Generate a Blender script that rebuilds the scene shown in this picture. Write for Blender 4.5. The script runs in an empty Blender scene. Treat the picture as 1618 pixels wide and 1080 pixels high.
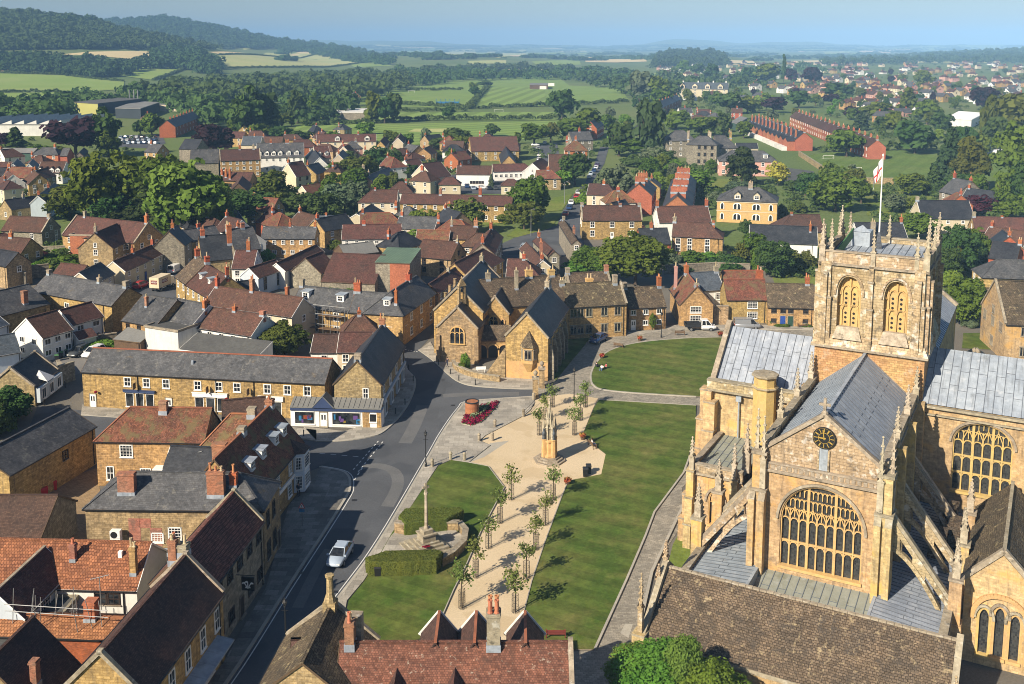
import bpy,math,random
import numpy as np
from mathutils import Vector,Matrix
from mathutils.geometry import delaunay_2d_cdt,tessellate_polygon
random.seed(7)
rnd=random.random
def ru(a,b):return a+(b-a)*rnd()
SC=bpy.context.scene
COL=SC.collection
R=math.radians
# ---- camera: a level-ish aerial view, shifted down (keeps the verticals upright)
F,PX,PY,PIT,CH=1600.0,809.0,295.0,R(8.0),53.0
cp,sp=math.cos(PIT),math.sin(PIT)
def ray(x,y):
 a=(x-PX)/F;b=(PY-y)/F
 return(a,cp+b*sp,-sp+b*cp)
def lerp(a,b,t):return a+(b-a)*t
def sstep(a,b,x):
 t=min(1.0,max(0.0,(x-a)/(b-a)));return t*t*(3-2*t)
SKY=[(-900,20),(-300,12),(0,15),(60,19),(90,22),(128,26),(180,37),(240,50),(298,62),(380,75),(440,84),(520,95),(5000,95)]
SKY2=[(-900,60),(0,45),(100,37),(150,33),(190,31),(225,29),(263,25.5),(298,31),(342,39),(400,51),(440,60),(480,66),(540,72),(620,90),(5000,95)]
def tab(T,u):
 if u<=T[0][0]:return T[0][1]
 for(a,b),(c,d)in zip(T,T[1:]):
  if u<=c:return b+(d-b)*(u-a)/(c-a)
 return T[-1][1]
def Hh(x,y):
 if y<900:return 0.0
 u=x/y*F+PX
 z=0.0
 zt=42+(70-tab(SKY,u))*2500/F
 if zt>0:z=zt*sstep(1350,2500,y)*(1-sstep(2600,3700,y))
 zt=42+(70-tab(SKY2,u))*4200/F
 if zt>0:z=max(z,zt*sstep(2500,4200,y)*(1-sstep(4400,7500,y)))
 z+=26*math.exp(-((u-1090)/70)**2)*sstep(2400,3300,y)*(1-sstep(3400,4500,y))
 z+=22*math.exp(-((u-700)/160)**2)*sstep(1800,3200,y)*(1-sstep(3300,5000,y))
 z+=30*sstep(1350,1650,u)*sstep(2400,4200,y)*(1-sstep(4300,7000,y))
 z+=sstep(7500,13000,y)*(62+22*math.sin(u*.011+1)+12*math.sin(u*.031)+6*math.sin(u*.083+2)+45*math.exp(-((u-1080)/60)**2)+40*math.exp(-((u-520)/90)**2))
 return z
def G(x,y,z=0.0):
 """point of height z above the ground seen at photo pixel (x, y)"""
 r=ray(x,y)
 if r[2]<-1e-6:
  t=(z-CH)/r[2]
  if r[1]*t<900:return Vector((r[0]*t,r[1]*t,z))
 t=800.0;last=t
 for i in range(400):
  p=(r[0]*t,r[1]*t,CH+r[2]*t)
  if p[2]<=Hh(p[0],p[1])+z:break
  last=t;t*=1.012
 lo,hi=last,t
 for i in range(18):
  m=(lo+hi)/2
  if CH+r[2]*m<=Hh(r[0]*m,r[1]*m)+z:hi=m
  else:lo=m
 return Vector((r[0]*hi,r[1]*hi,CH+r[2]*hi))
def G2(x,y,z=0.0):
 p=G(x,y,z);return(p.x,p.y)
def PXY(p):
 X,Y,Z=p[0],p[1],p[2]-CH
 d=Y*cp-Z*sp;u=Y*sp+Z*cp
 return(PX+F*X/d,PY-F*u/d)
def top_z(x,ytop,Y):
 r=ray(x,ytop);return CH+r[2]*Y/r[1]
 # ---- mesh building
class MB:
 def __init__(s):s.v=[];s.f=[];s.m=[]
 def poly(s,pts,m=0):
  i=len(s.v);s.v.extend([tuple(p)for p in pts]);s.f.append(tuple(range(i,i+len(pts))));s.m.append(m)
 def quads(s,i,n,m):pass
 def hexa(s,p,m=0,skip=()):
  """8 points: bottom 0-3 ccw, top 4-7 ccw"""
  i=len(s.v);s.v.extend([tuple(q)for q in p])
  for k,f in enumerate(((3,2,1,0),(4,5,6,7),(0,1,5,4),(1,2,6,5),(2,3,7,6),(3,0,4,7))):
   if k in skip:continue
   s.f.append(tuple(i+j for j in f));s.m.append(m)
 def box(s,x0,x1,y0,y1,z0,z1,m=0,skip=()):
  s.hexa(((x0,y0,z0),(x1,y0,z0),(x1,y1,z0),(x0,y1,z0),(x0,y0,z1),(x1,y0,z1),(x1,y1,z1),(x0,y1,z1)),m,skip)
 def bar(s,a,b,w,h=None,m=0,up=(0,0,1)):
  """square bar from a to b"""
  h=h or w;a=Vector(a);b=Vector(b);d=(b-a).normalized();up=Vector(up)
  if abs(d.dot(up))>.98:up=Vector((0,1,0))
  r=d.cross(up).normalized()*(w/2);u=r.cross(d).normalized()*(h/2)
  s.hexa((a-r-u,a+r-u,b+r-u,b-r-u,a-r+u,a+r+u,b+r+u,b-r+u),m)
 def prism(s,pts,z0,z1,m=0,bottom=False,mt=None):
  n=len(pts);i=len(s.v)
  s.v.extend([(p[0],p[1],z0)for p in pts]);s.v.extend([(p[0],p[1],z1)for p in pts])
  for k in range(n):
   j=(k+1)%n;s.f.append((i+k,i+j,i+n+j,i+n+k));s.m.append(m)
  s.f.append(tuple(range(i+n,i+2*n)));s.m.append(m if mt is None else mt)
  if bottom:s.f.append(tuple(range(i+n-1,i-1,-1)));s.m.append(m)
 def lathe(s,prof,n=8,c=(0,0),m=0,rot=0.0,sx=1,sy=1):
  i=len(s.v)
  for r_,z in prof:
   for k in range(n):
    a=2*math.pi*k/n+rot;s.v.append((c[0]+sx*r_*math.cos(a),c[1]+sy*r_*math.sin(a),z))
  for j in range(len(prof)-1):
   for k in range(n):
    k2=(k+1)%n;s.f.append((i+j*n+k,i+j*n+k2,i+(j+1)*n+k2,i+(j+1)*n+k));s.m.append(m)
  s.f.append(tuple(i+(len(prof)-1)*n+k for k in range(n)));s.m.append(m)
 def tube(s,a,b,r0,r1=None,n=6,m=0):
  r1=r0 if r1 is None else r1
  a=Vector(a);b=Vector(b);d=(b-a).normalized();up=Vector((0,0,1))if abs(d.z)<.9 else Vector((1,0,0))
  e1=d.cross(up).normalized();e2=d.cross(e1)
  i=len(s.v)
  for p,r_ in((a,r0),(b,r1)):
   for k in range(n):
    t=2*math.pi*k/n;s.v.append(tuple(p+e1*(r_*math.cos(t))+e2*(r_*math.sin(t))))
  for k in range(n):
   k2=(k+1)%n;s.f.append((i+k2,i+k,i+n+k,i+n+k2));s.m.append(m)
  s.f.append(tuple(i+k for k in range(n)));s.m.append(m)
  s.f.append(tuple(i+n+k for k in range(n-1,-1,-1)));s.m.append(m)
 def path(s,pts,r,n=6,m=0):
  for a,b in zip(pts,pts[1:]):s.tube(a,b,r,r,n,m)
 def xf(s,M,i0=0):
  for k in range(i0,len(s.v)):s.v[k]=tuple(M@Vector(s.v[k]))
 def add(s,o,M=None,dm=0):
  i=len(s.v);s.v.extend(o.v if M is None else[tuple(M@Vector(p))for p in o.v])
  s.f.extend([tuple(i+k for k in f)for f in o.f]);s.m.extend([k+dm for k in o.m])
 def mesh(s,name,mats,smooth=False):
  me=bpy.data.meshes.new(name)
  me.from_pydata(s.v,[],s.f)
  finish(me,mats,np.array(s.m,dtype=np.int32),smooth)
  return me
 def build(s,name,mats,parent=None,M=None,smooth=False):
  return link(name,s.mesh(name,mats,smooth),parent,M)
def finish(me,mats,mi,smooth=False):
 for m in mats:me.materials.append(MAT(m)if isinstance(m,str)else m)
 nP=len(me.polygons)
 if nP==0:return
 if mi is not None and len(mats)>1:me.polygons.foreach_set('material_index',mi)
 if smooth:me.polygons.foreach_set('use_smooth',np.ones(nP,dtype=bool))
 uvbox(me)
 me.update()
def uvbox(me):
 nL=len(me.loops);nP=len(me.polygons)
 co=np.empty(len(me.vertices)*3,dtype=np.float32);me.vertices.foreach_get('co',co);co=co.reshape(-1,3)
 vi=np.empty(nL,dtype=np.int32);me.loops.foreach_get('vertex_index',vi)
 no=np.empty(nP*3,dtype=np.float32);me.polygons.foreach_get('normal',no);no=no.reshape(-1,3)
 lt=np.empty(nP,dtype=np.int32);me.polygons.foreach_get('loop_total',lt)
 pn=np.repeat(no,lt,axis=0)
 p=co[vi]
 t=np.stack([-pn[:,1],pn[:,0],np.zeros(len(pn),dtype=np.float32)],axis=1)
 l=np.linalg.norm(t,axis=1);flat=l<.05
 t[flat]=(1,0,0);l[flat]=1;t/=l[:,None]
 b=np.cross(pn,t);
 uv=np.stack([(p*t).sum(1),(p*b).sum(1)],axis=1).astype(np.float32)
 me.uv_layers.new(name='UVMap').data.foreach_set('uv',uv.ravel())
MW={}
def link(name,me,parent=None,M=None):
 o=bpy.data.objects.new(name,me);COL.objects.link(o)
 M=Matrix()if M is None else M
 if parent is not None:
  o.parent=parent;W=MW[parent.name]
  o.matrix_basis=W.inverted()@M if M is not None else Matrix()
  MW[o.name]=M
 else:
  o.matrix_basis=M;MW[o.name]=M
 return o
def sub(name,me,parent,M=None):
 """child given in its parent's own frame"""
 o=bpy.data.objects.new(name,me);COL.objects.link(o);o.parent=parent
 if M is not None:o.matrix_basis=M
 MW[o.name]=MW[parent.name]@(M if M is not None else Matrix())
 return o
LABELS={}
def tag(o,label=None,cat=None,group=None,kind=None):
 if label:o['label']=label
 if cat:o['category']=cat
 if group:o['group']=group
 if kind:o['kind']=kind
 return o
def thing(name,label,cat,loc=(0,0,0),rz=0.0,group=None):
 o=bpy.data.objects.new(name,None);COL.objects.link(o);o.empty_display_size=.3
 M=Matrix.Translation(Vector(loc))@Matrix.Rotation(rz,4,'Z');o.matrix_basis=M;MW[o.name]=M
 return tag(o,label,cat,group)
def copy_tree(o,M=None,parent=None):
 c=o.copy();COL.objects.link(c)
 if parent is not None:c.parent=parent
 if M is not None:c.matrix_basis=M;MW[c.name]=M
 for ch in list(o.children):copy_tree(ch,None,c)
 return c
def frame(a,b,z=0.0):
 """frame at a, x axis towards b"""
 d=Vector((b[0]-a[0],b[1]-a[1],0));
 return Matrix.Translation(Vector((a[0],a[1],z)))@Matrix.Rotation(math.atan2(d.y,d.x),4,'Z')
 # ---- materials, all procedural
_M={};MDEF={}
def nn(t,typ,**k):
 n=t.nodes.new(typ)
 for a,v in k.items():setattr(n,a,v)
 return n
def setin(t,n,i,v):
 if hasattr(v,'is_output')or isinstance(v,bpy.types.NodeSocket):t.links.new(v,n.inputs[i])
 else:n.inputs[i].default_value=v
def math_(t,op,a,b=0.0):
 n=nn(t,'ShaderNodeMath',operation=op);setin(t,n,0,a);setin(t,n,1,b);return n.outputs[0]
def mix(t,f,a,b,typ='MIX'):
 n=nn(t,'ShaderNodeMix',data_type='RGBA',blend_type=typ)
 setin(t,n,0,f)
 for i,v in((6,a),(7,b)):setin(t,n,i,(*v,1)if isinstance(v,tuple)and len(v)==3 else v)
 return n.outputs[2]
def noise(t,vec,scale,detail=4,rough=.6):
 n=nn(t,'ShaderNodeTexNoise');setin(t,n,'Vector',vec);n.inputs['Scale'].default_value=scale;n.inputs['Detail'].default_value=detail;n.inputs['Roughness'].default_value=rough
 return n.outputs[0]
def ramp(t,f,a,b):
 n=nn(t,'ShaderNodeMapRange');setin(t,n,0,f);n.inputs[1].default_value=a;n.inputs[2].default_value=b;return n.outputs[0]
def base(name,rough=.9,spec=.3):
 m=bpy.data.materials.new(name);m.use_nodes=True;t=m.node_tree;t.nodes.clear()
 o=nn(t,'ShaderNodeOutputMaterial');p=nn(t,'ShaderNodeBsdfPrincipled');t.links.new(p.outputs[0],o.inputs[0])
 p.inputs['Roughness'].default_value=rough;p.inputs['Specular IOR Level'].default_value=spec
 return m,t,p
def coords(t,uv=True,offset=True):
 tc=nn(t,'ShaderNodeTexCoord');v=tc.outputs['UV' if uv else 'Object']
 if offset:
  oi=nn(t,'ShaderNodeObjectInfo');a=nn(t,'ShaderNodeVectorMath',operation='SCALE');a.inputs[0].default_value=(37,61,13);t.links.new(oi.outputs['Random'],a.inputs['Scale'])
  b=nn(t,'ShaderNodeVectorMath',operation='ADD');t.links.new(v,b.inputs[0]);t.links.new(a.outputs[0],b.inputs[1]);return b.outputs[0],v,oi.outputs['Random']
 return v,v,None
def surf(name,c1,c2,n1=.25,n2=2.5,brick=None,bvar=.25,mortar=None,spots=None,spots2=None,var=.12,hue=0.012,rough=.9,spec=.25,bump=.25,fine=.35,streak=0,uv=True,warp=.06):
 """weathered surface: two tones by a broad noise, fine mottling, optional courses and lichen spots"""
 m,t,p=base(name,rough,spec)
 v,v0,rv=coords(t,uv)
 if brick and warp:
  nz=nn(t,'ShaderNodeTexNoise');t.links.new(v,nz.inputs['Vector']);nz.inputs['Scale'].default_value=1.6;nz.inputs['Detail'].default_value=3
  a=nn(t,'ShaderNodeVectorMath',operation='SCALE');t.links.new(nz.outputs['Color'],a.inputs[0]);a.inputs['Scale'].default_value=warp;b_=nn(t,'ShaderNodeVectorMath',operation='ADD');t.links.new(v0,b_.inputs[0]);t.links.new(a.outputs[0],b_.inputs[1]);v0=b_.outputs[0]
 c=mix(t,ramp(t,noise(t,v,n1,5),.35,.65),c1,c2)
 fn=noise(t,v,n2,5,.7)
 c=mix(t,fine,c,mix(t,ramp(t,fn,.3,.7),(.25,.25,.25),(1.0,1.0,1.0)),'SOFT_LIGHT')if False else mix(t,1.0,c,mix(t,ramp(t,fn,.3,.7),(1-fine,)*3,(1+fine*.6,)*3),'MULTIPLY')
 bh=fn
 if brick:
  b=nn(t,'ShaderNodeTexBrick');t.links.new(v0,b.inputs['Vector']);b.inputs['Scale'].default_value=1.0
  b.inputs['Brick Width'].default_value=brick[0];b.inputs['Row Height'].default_value=brick[1];b.inputs['Mortar Size'].default_value=brick[2];b.inputs['Bias'].default_value=0
  b.inputs['Color1'].default_value=(1-bvar,)*3+(1,);b.inputs['Color2'].default_value=(1+bvar,)*3+(1,)
  mo=mortar if mortar else(.55,.55,.55);b.inputs['Mortar'].default_value=(*mo,1)
  c=mix(t,1.0,c,b.outputs['Color'],'MULTIPLY');bh=math_(t,'SUBTRACT',fn,math_(t,'MULTIPLY',b.outputs['Fac'],.6))
 for sp_ in(spots,spots2):
  if sp_:
   col,sc,th,am=sp_
   c=mix(t,math_(t,'MULTIPLY',ramp(t,noise(t,v,sc,6,.65),th,th+.1),am),c,col)
 if streak:
  mp=nn(t,'ShaderNodeMapping');t.links.new(v,mp.inputs[0]);mp.inputs['Scale'].default_value=(3.0,.22,1)
  c=mix(t,math_(t,'MULTIPLY',ramp(t,noise(t,mp.outputs[0],1.0,4),.52,.75),streak),c,(.06,.055,.05))
 if var:
  h=nn(t,'ShaderNodeHueSaturation');t.links.new(c,h.inputs['Color'])
  setin(t,h,'Value',math_(t,'ADD',math_(t,'MULTIPLY',rv,2*var),1-var))
  fr=math_(t,'FRACT',math_(t,'MULTIPLY',rv,17.3));setin(t,h,'Hue',math_(t,'ADD',math_(t,'MULTIPLY',fr,2*hue),.5-hue));c=h.outputs[0]
 t.links.new(c,p.inputs['Base Color'])
 if bump:
  bn=nn(t,'ShaderNodeBump');bn.inputs['Strength'].default_value=bump;bn.inputs['Distance'].default_value=.05;t.links.new(bh,bn.inputs['Height']);t.links.new(bn.outputs[0],p.inputs['Normal'])
 return m
def leaf(name,c1,c2,trans=.3,var=.15):
 m=bpy.data.materials.new(name);m.use_nodes=True;t=m.node_tree;t.nodes.clear()
 o=nn(t,'ShaderNodeOutputMaterial');v,v0,rv=coords(t,False)
 f=noise(t,v0,1.1,3);c=mix(t,ramp(t,f,.35,.65),c1,c2)
 h=nn(t,'ShaderNodeHueSaturation');t.links.new(c,h.inputs['Color']);setin(t,h,'Value',math_(t,'ADD',math_(t,'MULTIPLY',rv,2*var),1-var))
 fr=math_(t,'FRACT',math_(t,'MULTIPLY',rv,7.7));setin(t,h,'Hue',math_(t,'ADD',math_(t,'MULTIPLY',fr,.05),.475));c=h.outputs[0]
 d=nn(t,'ShaderNodeBsdfDiffuse');tr=nn(t,'ShaderNodeBsdfTranslucent');t.links.new(c,d.inputs[0]);t.links.new(c,tr.inputs[0])
 mx=nn(t,'ShaderNodeMixShader');mx.inputs[0].default_value=trans;t.links.new(d.outputs[0],mx.inputs[1]);t.links.new(tr.outputs[0],mx.inputs[2]);t.links.new(mx.outputs[0],o.inputs[0])
 return m
def plain(name,c,rough=.6,spec=.4,metal=0.0,var=0.0,n=.12):
 m,t,p=base(name,rough,spec);p.inputs['Metallic'].default_value=metal
 v,v0,rv=coords(t,False)
 c=mix(t,1.0,(*c,1),mix(t,noise(t,v,1.5,5),(1-2*n,)*3,(1+2*n,)*3),'MULTIPLY');t.links.new(c,p.inputs['Base Color'])
 return m
def paint(name,c):
 m,t,p=base(name,.3,.5);p.inputs['Base Color'].default_value=(*c,1);p.inputs['Coat Weight'].default_value=.6;p.inputs['Coat Roughness'].default_value=.08
 v,v0,rv=coords(t,False);bn=mix(t,1.0,(*c,1),mix(t,noise(t,v,2.0,3),(.9,)*3,(1.1,)*3),'MULTIPLY');t.links.new(bn,p.inputs['Base Color'])
 return m
def glass(name):
 m,t,p=base(name,.08,.6);v,v0,rv=coords(t,False)
 c=mix(t,ramp(t,noise(t,v,.9,2),.45,.7),(.008,.010,.013),(.05,.055,.06));t.links.new(c,p.inputs['Base Color'])
 return m
def leaded(name):
 m,t,p=base(name,.25,.5);v,v0,rv=coords(t)
 b=nn(t,'ShaderNodeTexBrick');t.links.new(v0,b.inputs['Vector']);b.inputs['Scale'].default_value=1;b.inputs['Brick Width'].default_value=.16;b.inputs['Row Height'].default_value=.2;b.inputs['Mortar Size'].default_value=.012;b.offset=0
 b.inputs['Color1'].default_value=(.020,.022,.024,1);b.inputs['Color2'].default_value=(.06,.062,.058,1);b.inputs['Mortar'].default_value=(.05,.05,.05,1)
 t.links.new(b.outputs['Color'],p.inputs['Base Color'])
 return m
def lawn(name,c1,c2,c3,dry=.5,sc=.12,stripe=None):
 m,t,p=base(name,.95,.1);tc=nn(t,'ShaderNodeTexCoord');v=tc.outputs['Object']
 c=mix(t,ramp(t,noise(t,v,sc,6,.6),.38,.62),c1,c2)
 c=mix(t,math_(t,'MULTIPLY',ramp(t,noise(t,v,sc*.6,5,.7),.5,.7),dry),c,c3)
 c=mix(t,1.0,c,mix(t,ramp(t,noise(t,v,.9,4,.6),.3,.7),(.78,)*3,(1.22,)*3),'MULTIPLY')
 c=mix(t,1.0,c,mix(t,noise(t,v,3.0,6,.8),(.42,)*3,(1.58,)*3),'MULTIPLY')
 if stripe:
  w,ang,amt=stripe
  mp=nn(t,'ShaderNodeMapping');t.links.new(v,mp.inputs[0]);mp.inputs['Rotation'].default_value=(0,0,R(ang));sx=nn(t,'ShaderNodeSeparateXYZ');t.links.new(mp.outputs[0],sx.inputs[0])
  s_=math_(t,'GREATER_THAN',math_(t,'FRACT',math_(t,'MULTIPLY',sx.outputs[0],1/(2*w))),.5)
  c=mix(t,1.0,c,mix(t,s_,(1-amt,)*3,(1+amt,)*3),'MULTIPLY')
 t.links.new(c,p.inputs['Base Color'])
 bn=nn(t,'ShaderNodeBump');bn.inputs['Strength'].default_value=.4;bn.inputs['Distance'].default_value=.05;t.links.new(noise(t,v,9.0,4,.8),bn.inputs['Height']);t.links.new(bn.outputs[0],p.inputs['Normal'])
 return m
def ground(name,c1,c2,sc=.25,fine=.3,slabs=None,patch=None,rough=.9,cells=None):
 m,t,p=base(name,rough,.2);tc=nn(t,'ShaderNodeTexCoord');v=tc.outputs['Object']
 c=mix(t,ramp(t,noise(t,v,sc,6,.6),.35,.65),c1,c2)
 c=mix(t,1.0,c,mix(t,ramp(t,noise(t,v,5.0,6,.75),.25,.75),(1-fine,)*3,(1+fine,)*3),'MULTIPLY')
 if slabs:
  b=nn(t,'ShaderNodeTexBrick');t.links.new(v,b.inputs['Vector']);b.inputs['Scale'].default_value=1;b.inputs['Brick Width'].default_value=slabs[0];b.inputs['Row Height'].default_value=slabs[1];b.inputs['Mortar Size'].default_value=.015
  k=slabs[2];b.inputs['Color1'].default_value=(1-k,)*3+(1,);b.inputs['Color2'].default_value=(1+k,)*3+(1,);b.inputs['Mortar'].default_value=(.6,.6,.58,1)
  c=mix(t,1.0,c,b.outputs['Color'],'MULTIPLY')
 if cells:
  vo=nn(t,'ShaderNodeTexVoronoi',distance='CHEBYCHEV');t.links.new(v,vo.inputs['Vector']);vo.inputs['Scale'].default_value=cells[0];c=mix(t,1.0,c,mix(t,vo.outputs['Color'],(1-cells[1],)*3,(1+cells[1],)*3),'MULTIPLY')
 if patch:c=mix(t,math_(t,'MULTIPLY',ramp(t,noise(t,v,patch[1],3,.5),.56,.6),patch[2]),c,patch[0])
 t.links.new(c,p.inputs['Base Color'])
 bn=nn(t,'ShaderNodeBump');bn.inputs['Strength'].default_value=.2;bn.inputs['Distance'].default_value=.02;t.links.new(noise(t,v,12.0,4,.8),bn.inputs['Height']);t.links.new(bn.outputs[0],p.inputs['Normal'])
 return m
S=lambda*a,**k:(lambda n:surf(n,*a,**k))
_ST=dict(brick=(.55,.22,.018),bvar=.24,mortar=(.72,.68,.6),streak=.5,fine=.5)
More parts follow.
